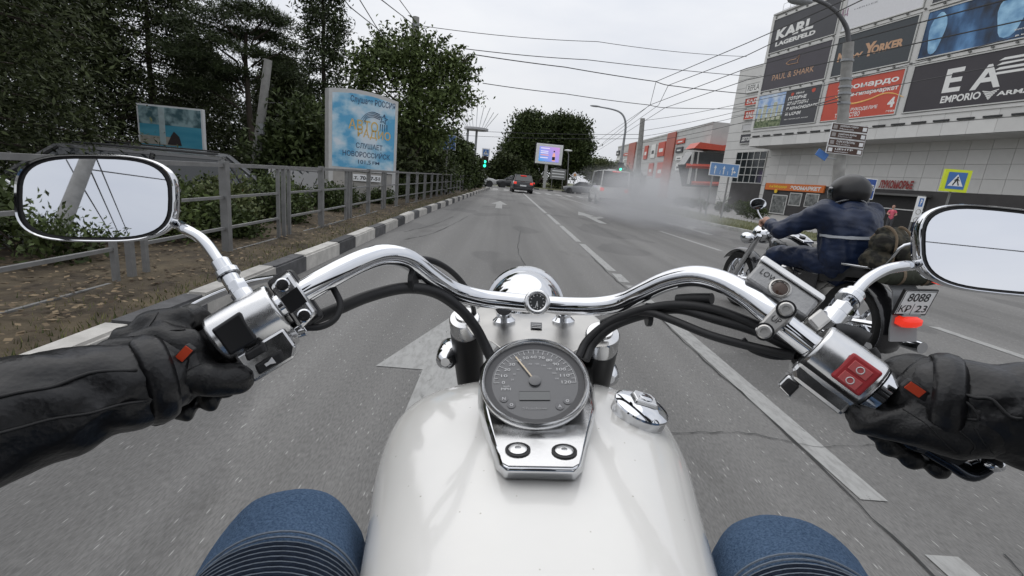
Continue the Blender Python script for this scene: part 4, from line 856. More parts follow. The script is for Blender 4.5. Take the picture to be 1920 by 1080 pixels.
# near concrete lamp post with brown tourist sign
cp0, cpt = atY(1572, 330, 14.3), atY(1591, 80, 14.3); np_, nb = pole('lamp_post', 'near concrete lamp post with curved arm crossing the mall billboards', 'street lamp', cp0, cpt, .17, .135, M_CONC, .1)
P = [loc(nb, x, y, 14.3) for x, y in ((1591, 84), (1589, 58), (1580, 38), (1566, 20), (1545, 6), (1515, -6))]; b = MB(); b.tube(spline(P, 5), [.07, .055, .05], 10); b.build('arm', mat('arm_dark', (.10, .10, .105), rough=.5), np_, smooth=50)
b = MB(); q = loc(nb, 1500, 2, 14.3); b.ball(q, (.36, .16, .09)); b.build('lamp_head', M_STEELP, np_, smooth=60)
for py in (112, 146, 160, 172, 190): b = MB(); q = cp0.lerp(cpt, (330-py)/250)-nb; b.lathe([(.165, -.03), (.165, .03)], Matrix.Translation(q), 14); b.build('strap', M_STEELP, np_)
Yt = 14.0; c0 = atY(1549, 283, Yt); c1 = atY(1616, 292, Yt); m = frame((c0.x, Yt, 0), (c1.x-c0.x, .05, 0), UP); w = 1.12*(c1.x-c0.x)/max(.01, c1.x-c0.x); w = (c1.x-c0.x)*1.03; q0 = (onframe(m, 1547, 283)[1]+onframe(m, 1616, 297)[1])/2; q1 = (onframe(m, 1553, 227)[1]+onframe(m, 1625, 238)[1])/2
bs_ = thing('tourist_sign', 'stack of four brown direction boards with white text on the near lamp post', 'road sign', m); hh = (q1-q0)/4; M_BRN = mat('sign_brown', (.06, .028, .018), rough=.45, var=.08)
for k, (s1, s2) in enumerate((('СКОРБЯЩИХ И ПАМЯТИ', 'Museum'), ('ПАМЯТНИК ВОЙНЫ', 'Memorial'), ('ПАРК КУЛЬТУРЫ', 'Park of culture'), ('ЦЕНТР', 'Information'))):
    y0 = q1-(k+1)*hh; b = MB(); b.box(0, y0+.006, -.03, w, y0+hh-.006, 0); p_ = b.build('board', M_WSIGN, bs_); b = MB(); b.box(.012, y0+.02, 0, w-.012, y0+hh-.02, .004); b.build('brown_face', M_BRN, p_)
    lettering(s1, (w*.22, y0+hh*.5, w*.72, y0+hh*.78), M_WSIGN, p_, .007, .02); lettering(s2, (w*.22, y0+hh*.22, w*.6, y0+hh*.42), M_WSIGN, p_, .007, 0)
    b = MB(); b.box(w*.85, y0+hh*.25, .004, w*.96, y0+hh*.75, .008); b.build('arrow_tab', M_WSIGN, p_); b = MB(); b.box(w*.04, y0+hh*.25, .004, w*.15, y0+hh*.75, .008); b.build('pictogram', M_WSIGN if k == 3 else mat('picto_grey', (.3, .28, .27), rough=.5), p_)
bf = thing('flag_sign', 'small tilted blue plate clipped to the near lamp post', 'sign', frame(V3(atY(1541, 290, 14.1)), (.9, 0, -.42), (.42, 0, .9))); b = MB(); b.box(-.18, -.1, -.01, .18, .1, .01); b.build('plate', M_BLUE, bf); b = MB(); b.tube([(.15, 0, -.02), (.45, .12, -.02)], .015, 6); b.build('bracket', M_STEELP, bf)
# parking boards near the mall
def board(name, label, xl, yb_, xr, yt_, Y, mt, z0=.1, post=True):
    c0 = atY(xl, yb_, Y); m = frame((c0.x, Y, z0), (1, 0, 0), UP); q = pxbox(m, xl, yb_, xr, yt_); t = thing(name, label, 'sign', m); b = MB(); b.box(0, q[1], -.05, q[2]-q[0], q[3], 0); b.build('panel', mt, t)
    if post: 
        for x in (.15, .85): b = MB(); b.tube([((q[2]-q[0])*x, -.2, -.08), ((q[2]-q[0])*x, q[3]-.05, -.08)], .035, 8); b.build('post', M_GALV, t)
    return t, q[2]-q[0], q[1], q[3]
t, w, y0, y1 = board('parking_board', 'blue information board with white text half hidden by the helmet', 1610, 372, 1646, 336, 19, M_WSIGN)
b = MB(); b.box(.03, y0+.03, 0, w-.03, y1-.03, .005); b.build('blue_face', mat('board_blue', (.03, .08, .3), rough=.4), t); lettering('МЕТРОВО', (w*.08, y0+(y1-y0)*.42, w*.92, y0+(y1-y0)*.6), M_WSIGN, t, .009, .03)
t, w, y0, y1 = board('parking_board', 'tall white parking board with blue square and round symbols near the entrance', 1709, 416, 1737, 369, 21, M_WSIGN)
b = MB(); b.box(w*.25, y1-.45, 0, w*.8, y1-.08, .005); b.build('blue_square', M_BLUE, t); lettering('P', (w*.42, y1-.4, w*.65, y1-.13), M_WSIGN, t, .009, .04)
for k in range(2): b = MB(); b.tube([(w*.5+.11*math.cos(a), y1-.68-.36*k+.11*math.sin(a), .004) for a in np.linspace(0, 6.28, 14)], .014, 5); b.build('round_symbol', MATS['plinth_beige'], t)
# ------------------------------------------------------------------ lit screen, far signs, crown-like mast
Yd = 66; c0 = atY(1003, 306, Yd); m = frame((c0.x, Yd, .1), (1, 0, 0), UP); q = pxbox(m, 1002, 307, 1056, 271.5); w = q[2]-q[0]; y0, y1 = q[1]+.1, q[3]-.1
sc_ = thing('led_screen', 'large lit advertising screen in a pale frame on one post beyond the junction', 'screen', m)
b = MB(); b.box(0, y0, -.5, w, y1, 0); b.build('cabinet', M_WSIGN, sc_, bevel=.06); b = MB(); b.box(-.12, y0-.12, -.6, w+.12, y1+.12, -.2); b.build('rear_box', M_BLK, sc_)
ml = mat('lit_screen', (.05, .05, .05), rough=.4, var=0); n, l, bs = nodes(ml); tc = n.new('ShaderNodeTexCoord'); sp = n.new('ShaderNodeSeparateXYZ'); l.new(tc.outputs['Generated'], sp.inputs[0]); ad = n.new('ShaderNodeMath'); ad.operation = 'MULTIPLY_ADD'; ad.inputs[1].default_value = .55; l.new(sp.outputs[0], ad.inputs[0]); mm = n.new('ShaderNodeMath'); mm.operation = 'MULTIPLY'; mm.inputs[1].default_value = .45; l.new(sp.outputs[1], mm.inputs[0]); l.new(mm.outputs[0], ad.inputs[2])
rp_ = n.new('ShaderNodeValToRGB'); e = rp_.color_ramp.elements; e[0].color = (.05, .35, .75, 1); e[1].color = (.62, .3, .72, 1); k = e.new(.45); k.color = (.30, .32, .85, 1); l.new(ad.outputs[0], rp_.inputs[0]); l.new(rp_.outputs[0], bs.inputs['Emission Color']); bs.inputs['Emission Strength'].default_value = .95
b = MB(); b.box(w*.12, y0+.35, 0, w*.88, y1-.35, .03); b.build('display', ml, sc_); dh = y1-y0-.7
M_EW = mat('lit_white', (.1, .1, .1), emit=(.75, .72, .9), es=1, var=0); M_EO = mat('lit_peach', (.1, .1, .1), emit=(.85, .4, .35), es=.9, var=0)
for k, (xa, xb, f_) in enumerate(((.17, .5, .86), (.17, .46, .66), (.17, .46, .54), (.17, .48, .40), (.17, .46, .22))): b = MB(); b.box(w*xa, y0+.35+dh*f_, .03, w*xb, y0+.35+dh*(f_+.06), .035); b.build('lit_text_line', M_EW if k != 3 else M_EO, sc_)
b = MB(); b.prism([(w*.62, y0+.45), (w*.74, y0+.45), (w*.73, y0+.35+dh*.5), (w*.70, y0+.35+dh*.62), (w*.66, y0+.35+dh*.62), (w*.63, y0+.35+dh*.5)], .03, .036); b.build('lit_figure', M_EO, sc_); b = MB(); b.box(w*.62, y0+.6, .036, w*.73, y0+.35+dh*.35, .04); b.build('figure_skirt', M_BLK, sc_); b = MB(); b.lathe([(w*.03, .03), (w*.03, .04)], Matrix.Translation((w*.68, y0+.35+dh*.72, 0)), 10); b.build('figure_head', M_BLK, sc_)
b = MB(); b.box(w*.39, -.2, -.45, w*.50, y0, -.15); b.build('post', mat('screen_post', (.42, .42, .42), rough=.6), sc_)
t, w, y0, y1 = board('direction_board', 'dark far direction board with white lines below the lit screen', 1031, 335, 1062, 318, 63, M_BACK, .2)
for k in range(3): b = MB(); b.box(w*.1, y0+(y1-y0)*(.2+.27*k), 0, w*.9, y0+(y1-y0)*(.3+.27*k), .02); b.build('text_line', M_WSIGN, t)
c = atY(1078, 328, 60); t = thing('priority_sign', 'white diamond priority sign with orange centre beyond the junction', 'road sign', frame((c.x, 60, .15), (1, 0, 0), UP)); h = c.z-.15; D4 = Matrix.Translation((0, h, 0)) @ Matrix.Rotation(R_(45), 4, 'Z'); b = MB(); b.box(-.28, -.28, -.03, .28, .28, 0, D4); b.build('panel', M_WSIGN, t); b = MB(); b.box(-.15, -.15, 0, .15, .15, .01, D4); b.build('orange_centre', mat('sign_orange', (.6, .3, .12), rough=.4), t); b = MB(); b.tube([(0, -.3, -.06), (0, h+.2, -.06)], .045, 6); b.build('post', M_GALV, t)
c = atY(1064, 352, 61); t = thing('street_lamp', 'thin far street lamp with short arm right of the lit screen', 'street lamp', (c.x, 61, .1)); tp_ = atY(1067, 284, 61); b = MB(); b.tube([(0, 0, -.2), (tp_.x-c.x, 0, tp_.z-.5), (tp_.x-c.x-.2, 0, tp_.z)], .06, 6); b.build('post', M_GALV, t); b = MB(); b.ball((tp_.x-c.x-.1, 0, tp_.z), (.5, .2, .12)); b.build('lamp_head', M_WSIGN, t)
Yc = 73; c = atY(893, 240, Yc); base = (c.x, Yc, .1); t = thing('crown_mast', 'crown shaped steel mast with fanned rods over the trees', 'mast', base); zz = c.z-.1; k_ = Yc/FPX
for a in np.linspace(-70, 70, 9):
    L_ = 1.6+1.4*(1-abs(a)/140)+.5*random.random(); b = MB(); x = 1.7*math.sin(R_(a)); b.tube([(x*.85, -.3*math.cos(R_(a)), zz), (x*.85+L_*math.sin(R_(a*.55)), -.6, zz+L_*math.cos(R_(a*.5)))], .06, 5); b.build('rod', M_WSIGN, t)
b = MB(); b.lathe([(1.6, zz-.35), (1.8, zz-.3), (1.8, zz), (1.5, zz)], None, 20); b.build('platform_ring', mat('mast_grey', (.45, .45, .46), rough=.5), t)
for x in (-1.2, .1): b = MB(); b.tube([(x, 0, -.3), (x, 0, zz-.3)], .17, 8); b.build('leg', M_STEELP, t)
# ------------------------------------------------------------------ overhead wires
M_WIRE = mat('wire', (.03, .03, .032), rough=.6, var=0)
def wire(label, pts, r=.014, sag=0, n=10):
    P = [atY(*p) if len(p) == 3 and not isinstance(p, Vector) else p for p in pts]; Q = []
    for a, c in zip(P[:-1], P[1:]):
        for i in range(n): t = i/n; q = a.lerp(c, t); q.z -= sag*4*t*(1-t); Q.append(q)
    Q.append(P[-1]); o0 = Q[0].copy(); t = prop(MB().tube([q-o0 for q in Q], r, 5).build('overhead_wire', M_WIRE), label, 'wire', 'overhead wires'); t.location = o0; return t
wire('highest span wire from the leafy tree pole to the mall', [(780, 47, 18.9), (1120, 78, 22), (1400, 106, 27)], .012, .1)
wire('second span wire below the highest one, right of the leafy tree', [(860, 90, 20), (1100, 112, 23), (1420, 144, 30)], .016, .05)
wire('third span wire ending at the upper contact wire clamps', [(880, 101, 20), (1060, 126, 22), (1230, 153, 24), (1253, 160, 24.3), (1400, 176, 28)], .02, .02)
wire('lowest span wire ending at the lower contact wire clamps', [(905, 156, 26), (1060, 176, 28), (1218, 197, 31), (1247, 202, 31.3), (1400, 204, 35)], .02, .03)
wire('left upper contact wire swooping down to the far clamps', [(1925, -150, 8.5), (1400, 81, 17.5), (1230, 153, 24), (1219, 197, 31), (1100, 278, 70)], .014)
wire('right upper contact wire swooping down to the far clamps', [(1990, -180, 8.5), (1400, 104, 18), (1253, 160, 24.3), (1235, 197, 31), (1125, 275, 70)], .014)
wire('left lower contact wire across the corner of the mall', [(1960, -20, 9.5), (1400, 128, 21), (1218, 197, 31), (1110, 285, 75)], .016)
wire('right lower contact wire across the corner of the mall', [(2000, 20, 10), (1400, 150, 22), (1247, 202, 31.3), (1120, 283, 75)], .016)
for k, (x, y) in enumerate(((1230, 153), (1253, 160))): pass
wire('feeder wire from the far pole, top of the bundle', [(1207, 226, 43), (1400, 192, 31), (1940, 60, 15)], .016, .1)
wire('feeder wire from the far pole, second of the bundle', [(1205, 245, 43), (1400, 205, 31), (1940, 110, 15)], .016, .1)
wire('feeder wire from the far pole, third of the bundle', [(1203, 256, 43), (1400, 215, 31), (1575, 190, 14.2)], .016, .1)
wire('feeder wire from the far pole, lowest of the bundle', [(1202, 268, 43), (1400, 228, 31), (1576, 182, 14.2)], .016, .1)
wire('wire low across the sky behind the round trees', [(760, 236, 60), (1203, 252, 44)], .02, .3); wire('lower wire across the sky behind the round trees', [(760, 246, 60), (1203, 260, 44)], .02, .3)
wire('wire from the leafy tree pole up to the top edge', [(776, 36, 18.9), (690, -80, 10)], .012); wire('wire beside the topmost one left of the leafy tree pole', [(774, 45, 18.9), (690, -20, 10), (600, -160, 6)], .012)
wire('wire running down into the leafy tree from the top edge', [(730, 90, 18.6), (650, -40, 10)], .012); wire('wire through the tree top left of the leafy one', [(728, 70, 18.6), (655, 12, 12), (600, -60, 7)], .012); wire('thin wire from pale leaning pole to the evergreens', [(496, 192, 15), (600, 196, 17.5)], .012)
# ================================================================== CARS
M_TYRE = mat('tyre', (.018, .018, .018), rough=.85, var=.2, vs=20); M_RIM = mat('alloy', (.42, .42, .43), rough=.3, metal=.8, var=.1)
M_CARGL = mat('car_glass', (.02, .024, .026), rough=.05, var=.1, spec=.8); M_RLIT = mat('tail_lit', (.4, .02, .02), rough=.25, emit=(1, .08, .05), es=.6, var=0); M_ROFF = mat('tail_off', (.25, .02, .02), rough=.2, var=.05)
M_HL = mat('headlamp', (.6, .6, .6), rough=.1, var=.05); M_HLON = mat('headlamp_lit', (.7, .6, .4), emit=(1, .8, .5), es=2.5, var=0); M_TRIM = mat('car_trim', (.02, .02, .021), rough=.6, var=.1)
def car(name, label, cat, pos, yaw, col, L_=4.2, W_=1.74, H_=1.48, kind='hatch', brake=False, lit=False, group='cars at the junction', plate='A 427'):
    m = Matrix.Translation(pos) @ Matrix.Rotation(yaw, 4, 'Z'); t = thing(name, label, cat, m, group)
    pm = mat('paint_%d_%d_%d' % tuple(int(c*100) for c in col), col, rough=.3, coat=.6, var=.05, spec=.5); hw = W_/2
    hood, belt, tail = H_*.60, H_*.66, {'hatch': H_*.66, 'sedan': H_*.66, 'suv': H_*.64, 'van': H_*.55}[kind]
    if kind == 'van': hood = H_*.5; belt = H_*.55
    ys = np.array([-.5, -.49, -.44, -.3, -.1, .12, .28, .42, .48, .5])*L_
    zt = [tail*.62, tail*.9, tail, belt, belt, belt, hood*1.02, hood*.96, hood*.82, hood*.6]; zb = [.34, .27, .22, .2, .2, .2, .2, .22, .27, .34]; ww = [.88, .94, .97, 1, 1, 1, .99, .95, .88, .8]
    rr = []
    for y, a, c, w in zip(ys, zt, zb, ww):
        w *= hw; rr.append([(-w*.9, y, c), (w*.9, y, c), (w, y, c+.14), (w, y, lerp(c, a, .62)), (w*.96, y, lerp(c, a, .88)), (w*.86, y, a), (0, y, a+.025), (-w*.86, y, a), (-w*.96, y, lerp(c, a, .88)), (-w, y, lerp(c, a, .62)), (-w, y, c+.14)])
    b = MB(); b.rings(rr); body = b.build('body', pm, t, smooth=42, bevel=.015)
    rf, rr_, wb, rb_ = {'hatch': (.10, -.36, .27, -.47), 'sedan': (.08, -.22, .24, -.38), 'suv': (.12, -.42, .26, -.485), 'van': (.32, -.47, .42, -.49)}[kind]
    gw = hw*.87; rw = hw*.70 if kind != 'van' else hw*.82; zb_ = belt-.01
    lo = [(-gw, rb_*L_), (gw, rb_*L_), (gw, wb*L_), (-gw, wb*L_)]; hi = [(-rw, rr_*L_), (rw, rr_*L_), (rw, rf*L_), (-rw, rf*L_)]
    b = MB(); b.rings([[(x, y, zb_) for x, y in lo], [(x, y, H_-.05) for x, y in hi]]); b.build('windows', M_CARGL, t)
    b = MB(); r2 = [(x*1.0, y) for x, y in hi]; b.rings([[(x*1.03, y*1.01 if y < 0 else y+.04, H_-.07) for x, y in r2], [(x*.99, y, H_-.015) for x, y in r2], [(x*.8, y*.9, H_) for x, y in r2]]); b.build('roof', pm, t, smooth=40)
    for (x, y), (x2, y2) in zip(lo, hi):
        b = MB(); b.tube([(x*1.01, y, zb_), (x2*1.02, y2, H_-.05)], .045, 6); b.build('pillar', pm, t)
    for sx in (-1, 1):
        f_ = .45; b = MB(); b.tube([(sx*gw*1.012, lerp(rb_, wb, f_)*L_, zb_), (sx*rw*1.02, lerp(rr_, rf, f_)*L_, H_-.05)], .04, 6); b.build('pillar', M_TRIM, t)
        b = MB(); b.ball((sx*(hw+.07), wb*L_-.25, belt+.05), (.1, .06, .075)); b.build('door_mirror', pm, t, smooth=60)
        b = MB(); b.box(sx*hw*.99-.01, -.02*L_, belt-.16, sx*hw*.99+.012, .02*L_+.04, belt-.13); b.build('door_handle', M_TRIM, t)
        b = MB(); b.box(sx*hw*.78-.12, -.5*L_-.02, tail*.72, sx*hw*.78+.12, -.46*L_, tail*.9) if kind != 'suv' else b.box(sx*hw*.78-.1, -.5*L_-.02, tail*.62, sx*hw*.78+.1, -.46*L_, tail*1.02); b.build('tail_light', M_RLIT if brake else M_ROFF, t, bevel=.02)
        b = MB(); b.box(sx*hw*.62-.17, .47*L_, hood*.66, sx*hw*.62+.15, .5*L_+.005, hood*.86); b.build('headlight', M_HLON if lit else M_HL, t, bevel=.03)
        for y in (-.305*L_, .315*L_):
            Mw = Matrix.Translation((sx*(hw-.1), y, .31)) @ Matrix.Rotation(R_(90), 4, 'Y'); b = MB(); b.lathe([(.19, -.1), (.30, -.1), (.315, -.06), (.315, .06), (.30, .1), (.19, .1)], Mw, 20); wo = b.build('wheel', M_TYRE, t, smooth=40)
            b = MB(); b.lathe([(.19, -.09), (.2, .105), (.12, .085), (.05, .1)] if sx > 0 else [(.05, -.1), (.12, -.085), (.2, -.105), (.19, .09)], Mw, 14); b.build('rim', M_RIM, wo, smooth=30)
            b = MB(); b.lathe([(.36, -.11), (.365, .11)] if True else 0, Mw, 20); b.build('wheel_arch', M_TRIM, wo)
    for y, nm in ((-.5*L_-.03, 'rear_bumper'), (.49*L_, 'front_bumper')): b = MB(); b.box(-hw*.86, y, .28, hw*.86, y+.06, .46); b.build(nm, M_TRIM if kind != 'hatch' else pm, t, bevel=.03)
    b = MB(); b.box(-.26, -.5*L_-.045, .55, .26, -.5*L_-.02, .67); pl = b.build('number_plate', M_WSIGN, t); 
    if brake: b = MB(); b.box(-.25, rr_*L_-.12, H_-.12, .25, rr_*L_-.06, H_-.06); b.build('high_brake_light', M_RLIT, t)
    if kind in ('suv', 'hatch'): 
        for sx in (-1, 1): b = MB(); b.tube([(sx*rw*.95, rr_*L_+.1, H_+.03), (sx*rw*.95, rf*L_-.2, H_+.03)], .018, 6); b.build('roof_rail', M_TRIM, t)
    return t
p = gz(978, 362); car('hatchback_car', 'dark hatchback braking in the lane straight ahead', 'car', (p.x, p.y+2, 0), R_(2), (.025, .027, .03), 4.1, 1.75, 1.5, 'hatch', True)
p = gz(917, 352); car('silver_car', 'silver hatchback crossing behind the end of the fence', 'car', (p.x-1.5, 51, 0), R_(-78), (.42, .42, .41), 4.0, 1.7, 1.5, 'hatch')
p = gz(955, 351); car('black_car', 'black low saloon crossing in front of the braking hatchback', 'car', (1.2, 54.5, 0), R_(98), (.012, .013, .015), 4.4, 1.75, 1.4, 'sedan', True)
p = gz(1070, 360); car('grey_car', 'grey saloon turning beyond the junction at the edge of the smoke', 'car', (p.x, 56, 0), R_(70), (.14, .145, .15), 4.3, 1.72, 1.45, 'sedan')
car('pale_car', 'pale saloon behind the grey one, dim in the smoke', 'car', (12.6, 60.5, .0), R_(80), (.4, .4, .39), 4.4, 1.75, 1.45, 'sedan')
p = gz(1150, 388); car('white_minibus', 'white minibus with lit red lamps half swallowed by the smoke', 'van', (7.3, 33.5, 0), R_(-3), (.55, .55, .53), 5.4, 2.0, 2.25, 'van', True)
GP = 'cars in the car park behind the fence'
car('parked_suv', 'dark parked SUV behind the fence post by the mirror', 'car', (-7.4, 9.2, -.56), R_(118), (.06, .06, .06), 4.4, 1.8, 1.62, 'suv', group=GP)
car('parked_suv', 'grey parked SUV with pale windscreen left of the radio billboard', 'car', (-7.6, 12.4, -.56), R_(-62), (.13, .135, .14), 4.5, 1.82, 1.66, 'suv', group=GP)
car('parked_car', 'dark parked car with a lit headlamp just left of the radio billboard', 'car', (-6.0, 13.9, -.6), R_(-150), (.02, .02, .02), 4.2, 1.72, 1.5, 'hatch', lit=True, group=GP)
car('parked_car', 'silver parked car at the left edge below the conifers', 'car', (-6.6, 4.4, -.55), R_(95), (.42, .43, .44), 4.4, 1.76, 1.5, 'sedan', group=GP)
# ================================================================== exhaust smoke
def smoke():
    c = cz(1208, 378, 18); S = Vector((3.1, 7.0, 2.0)); b = MB(); b.ball((0, 0, 0), (1, 1, 1), seg=20, rn=12)
    m = bpy.data.materials.new('smoke'); m.use_nodes = True; nt = m.node_tree; n = nt.nodes; l = nt.links; n.clear()
    out = n.new('ShaderNodeOutputMaterial'); v = n.new('ShaderNodeVolumePrincipled'); v.inputs['Color'].default_value = (.74, .745, .76, 1); v.inputs['Anisotropy'].default_value = .2
    tc = n.new('ShaderNodeTexCoord'); vl = n.new('ShaderNodeVectorMath'); vl.operation = 'LENGTH'; nz = n.new('ShaderNodeTexNoise'); nz.inputs['Scale'].default_value = 2.6; nz.inputs['Detail'].default_value = 3
    l.new(tc.outputs['Object'], nz.inputs[0])
    ds = n.new('ShaderNodeVectorMath'); ds.operation = 'MULTIPLY_ADD'; ds.inputs[1].default_value = (.55, .55, .55); l.new(nz.outputs['Color'], ds.inputs[0]); sb_ = n.new('ShaderNodeVectorMath'); sb_.operation = 'ADD'; sb_.inputs[1].default_value = (-.27, -.27, -.27); l.new(tc.outputs['Object'], sb_.inputs[0]); l.new(sb_.outputs[0], ds.inputs[2]); l.new(ds.outputs[0], vl.inputs[0])
    mr = n.new('ShaderNodeMapRange'); mr.interpolation_type = 'SMOOTHSTEP'; mr.inputs['From Min'].default_value = .15; mr.inputs['From Max'].default_value = .92; mr.inputs['To Min'].default_value = .46; mr.inputs['To Max'].default_value = 0; l.new(vl.outputs['Value'], mr.inputs[0]); l.new(mr.outputs[0], v.inputs['Density']); l.new(v.outputs[0], out.inputs['Volume'])
    o = b.build('smoke', m); o.location = c; o.scale = S; prop(o, 'grey exhaust smoke drifting over the right lanes', None, None, 'stuff')
smoke()
# ================================================================== THE RIDDEN MOTORCYCLE
_f = ray(965, 333); YB = math.atan2(-_f.x, _f.y)
RB = Matrix.Rotation(YB, 3, 'Z') @ Matrix.Rotation(-ROLL, 3, 'Y')
_h = (CAM_H-(-.023)*RB[2][0])/RB[2][2]; _base = CP-RB @ Vector((-.023, 0, _h)); _base.z = 0
BM = Matrix.Translation(_base) @ RB.to_4x4(); BI = BM.inverted(); CL = BI @ CP
def L(px, py, d): return BI @ cz(px, py, d)
def Lz(px, py, z): r = BI.to_3x3() @ ray(px, py); return CL+r*((z-CL.z)/r.z)
def Ly(px, py, y): r = BI.to_3x3() @ ray(px, py); return CL+r*((y-CL.y)/r.y)
def chrome_mat(name, col, rough, var=.06, bump=0, smudge=.06):
    m = mat(name, col, rough=rough, metal=1, var=var, vs=18, rvar=smudge, bump=bump, bs=25); return m
M_CHR = chrome_mat('chrome', (.63, .64, .66), .045, .05, 0, .03)
M_CHRW = chrome_mat('worn_chrome', (.64, .64, .64), .22, .12, .05, .12)
M_ALB = chrome_mat('brushed_alloy', (.50, .49, .47), .40, .12, .06, .1)
M_TANK = mat('pearl_white', (.79, .778, .745), rough=.2, var=.025, vs=9, coat=.8, spec=.5)
M_RUB = mat('rubber', (.014, .014, .015), rough=.55, var=.2, vs=30); M_SATIN = mat('satin_black', (.012, .012, .013), rough=.32, var=.2)
M_MIRR = mat('mirror_glass', (.74, .76, .80), rough=.01, metal=1, var=0)
def speckle(m, sc, thr, col):
    n, l, b = nodes(m); src = b.inputs['Base Color'].links[0].from_socket; tc = n.new('ShaderNodeTexCoord'); v = n.new('ShaderNodeTexVoronoi'); v.inputs['Scale'].default_value = sc; l.new(tc.outputs['Object'], v.inputs[0])
    r = n.new('ShaderNodeValToRGB'); r.color_ramp.elements[0].position = thr; r.color_ramp.elements[1].position = thr+.03; r.color_ramp.elements[0].color = (*col, 1); r.color_ramp.elements[1].color = (1, 1, 1, 1); l.new(v.outputs['Distance'], r.inputs[0])
    x = n.new('ShaderNodeMix'); x.data_type = 'RGBA'; x.blend_type = 'MULTIPLY'; x.inputs[0].default_value = 1; l.new(src, x.inputs[6]); l.new(r.outputs[0], x.inputs[7]); l.new(x.outputs[2], b.inputs['Base Color'])
speckle(M_TANK, 55, .035, (.62, .6, .55))
bike = thing('cruiser_motorcycle', 'white cruiser motorcycle with chrome bars and round speedometer, ridden by the viewer', 'motorcycle', BM)
# ---- tank
SEC = [(.05, .055, .845), (.09, .085, .865), (.16, .130, .888), (.25, .149, .908), (.34, .164, .922), (.42, .177, .930), (.49, .190, .934), (.55, .196, .934), (.60, .197, .929), (.645, .189, .917), (.677, .165, .898), (.697, .128, .872), (.707, .08, .842)]
def tank_z(x, y):
    w = interp(y, [s[0] for s in SEC], [s[1] for s in SEC]); zt = interp(y, [s[0] for s in SEC], [s[2] for s in SEC]); q = min(.999, abs(x+.002)/w); return zt-.105+.105*(1-q**2.7)**(1/2.7)
rr = []; ysS = np.linspace(.05, .682, 40); sp = [spline([Vector((s[0], s[1], s[2])) for s in SEC], 8)][0]
for q in sp[::2]+[sp[-1]]:
    y, w, zt = q; ring = []
    for k in range(40):
        a = 2*math.pi*k/40; c, s = math.cos(a), math.sin(a); ex = 2/2.7
        x = -.002+w*math.copysign(abs(c)**ex, c); z = (zt-.105)+(.105 if s > 0 else .13*min(1, w/.12))*math.copysign(abs(s)**ex, s); ring.append((x, y, z))
    rr.append(ring)
b = MB(); b.rings(rr); tank = b.build('fuel_tank', M_TANK, bike, smooth=80)
# seam line shapes of the tank: centre tunnel
# ---- console
def cring(pts, z): return [Lz(x, y, z) for x, y in pts]
ctop = [(913, 765), (922, 800), (931, 835), (941, 868), (952, 874), (1076, 876), (1087, 870), (1095, 835), (1103, 800), (1110, 765), (1098, 700), (1060, 655), (1003, 645), (945, 655), (910, 700)]
cbot = [(895, 765), (905, 803), (918, 840), (930, 880), (946, 897), (1078, 900), (1092, 884), (1102, 840), (1112, 803), (1119, 765), (1108, 690), (1068, 640), (1003, 630), (938, 640), (900, 690)]
mid = [((a[0]*.55+c[0]*.45), (a[1]*.55+c[1]*.45)) for a, c in zip(ctop, cbot)]
b = MB(); b.rings([cring(cbot, .910), cring(cbot, .931), cring(mid, .944), cring(ctop, .948)]); con = b.build('tank_console', M_CHR, bike, smooth=30, bevel=.002)
cin = [((x-1008)*.985+1008, (y-765)*.99+765) for x, y in ctop]
b = MB(); b.rings([cring(cin, .948), cring(cin, .9492)]); b.build('console_top', M_CHRW, con)
for px, py in ((971, 844), (1058, 847)):
    c = Lz(px, py, .9492); b = MB(); b.lathe([(.0122, -.002), (.0125, .0012), (.0105, .002), (.0095, .001)], Matrix.Translation(c), 20); g_ = b.build('bolt_grommet', M_RUB, con, smooth=40)
    b = MB(); b.lathe([(.009, .0005), (.009, .0018), (.007, .0028), (.003, .003), (.0028, .0015)], Matrix.Translation(c), 18); b.build('bolt', M_CHRW, g_, smooth=35)
# ---- speedometer
sn = Vector((0, -math.cos(R_(62)), math.sin(R_(62)))); so = L(1003, 711, .535)
SM = frame(so, (1, 0, 0), z=sn) @ Matrix.Scale(.935, 4)
b = MB(); b.lathe([(.03, -.055), (.056, -.05), (.062, -.03), (.063, -.012)], SM, 40); spd = b.build('speedometer', M_SATIN, bike, smooth=40)
b = MB(); b.lathe([(.061, -.014), (.0655, -.010), (.0672, -.004), (.0665, .001), (.0635, .003), (.0612, .001), (.0605, -.005)], SM, 56, cap=False); b.build('bezel', M_CHRW, spd, smooth=60)
M_DIAL = mat('dial_grey', (.085, .086, .09), rough=.35, var=.05, coat=.7); M_DW = mat('dial_white', (.6, .6, .6), rough=.5, var=0)
b = MB(); b.lathe([(.061, -.006), (.0605, -.0048)], SM, 48); b.build('dial', M_DIAL, spd)
b = MB(); b.lathe([(.0606, -.0035), (.0532, -.0046), (.0530, -.0048)], SM, 48, cap=False); b.build('dial_ring', mat('dial_dark', (.05, .05, .053), rough=.4), spd)
zd = -.0042
for i in range(25):
    a = R_(183-i*7.7); r0, r1 = (.0435, .0500) if i % 2 == 0 else (.0455, .0500); T = SM @ Matrix.Rotation(a, 4, 'Z'); b = MB(); b.box(r0, -.0003, zd, r1, .0003, zd+.0002, T); b.build('tick', M_DW, spd)
arc = [SM @ Vector((.0502*math.cos(R_(183-i*7.7)), .0502*math.sin(R_(183-i*7.7)), zd)) for i in range(25)]; b = MB(); b.tube(arc, .0003, 4); b.build('scale_arc', M_DW, spd)
for i in range(13):
    a = R_(183-i*15.4); s = str(i*10); w = .0024*len(s); cx, cy = .0385*math.cos(a), .0385*math.sin(a); lettering(s, (cx-w*.8, cy-.0021, cx+w*.8, cy+.0021), M_DW, spd, zd+.0003, .0, name='numeral', m=SM)
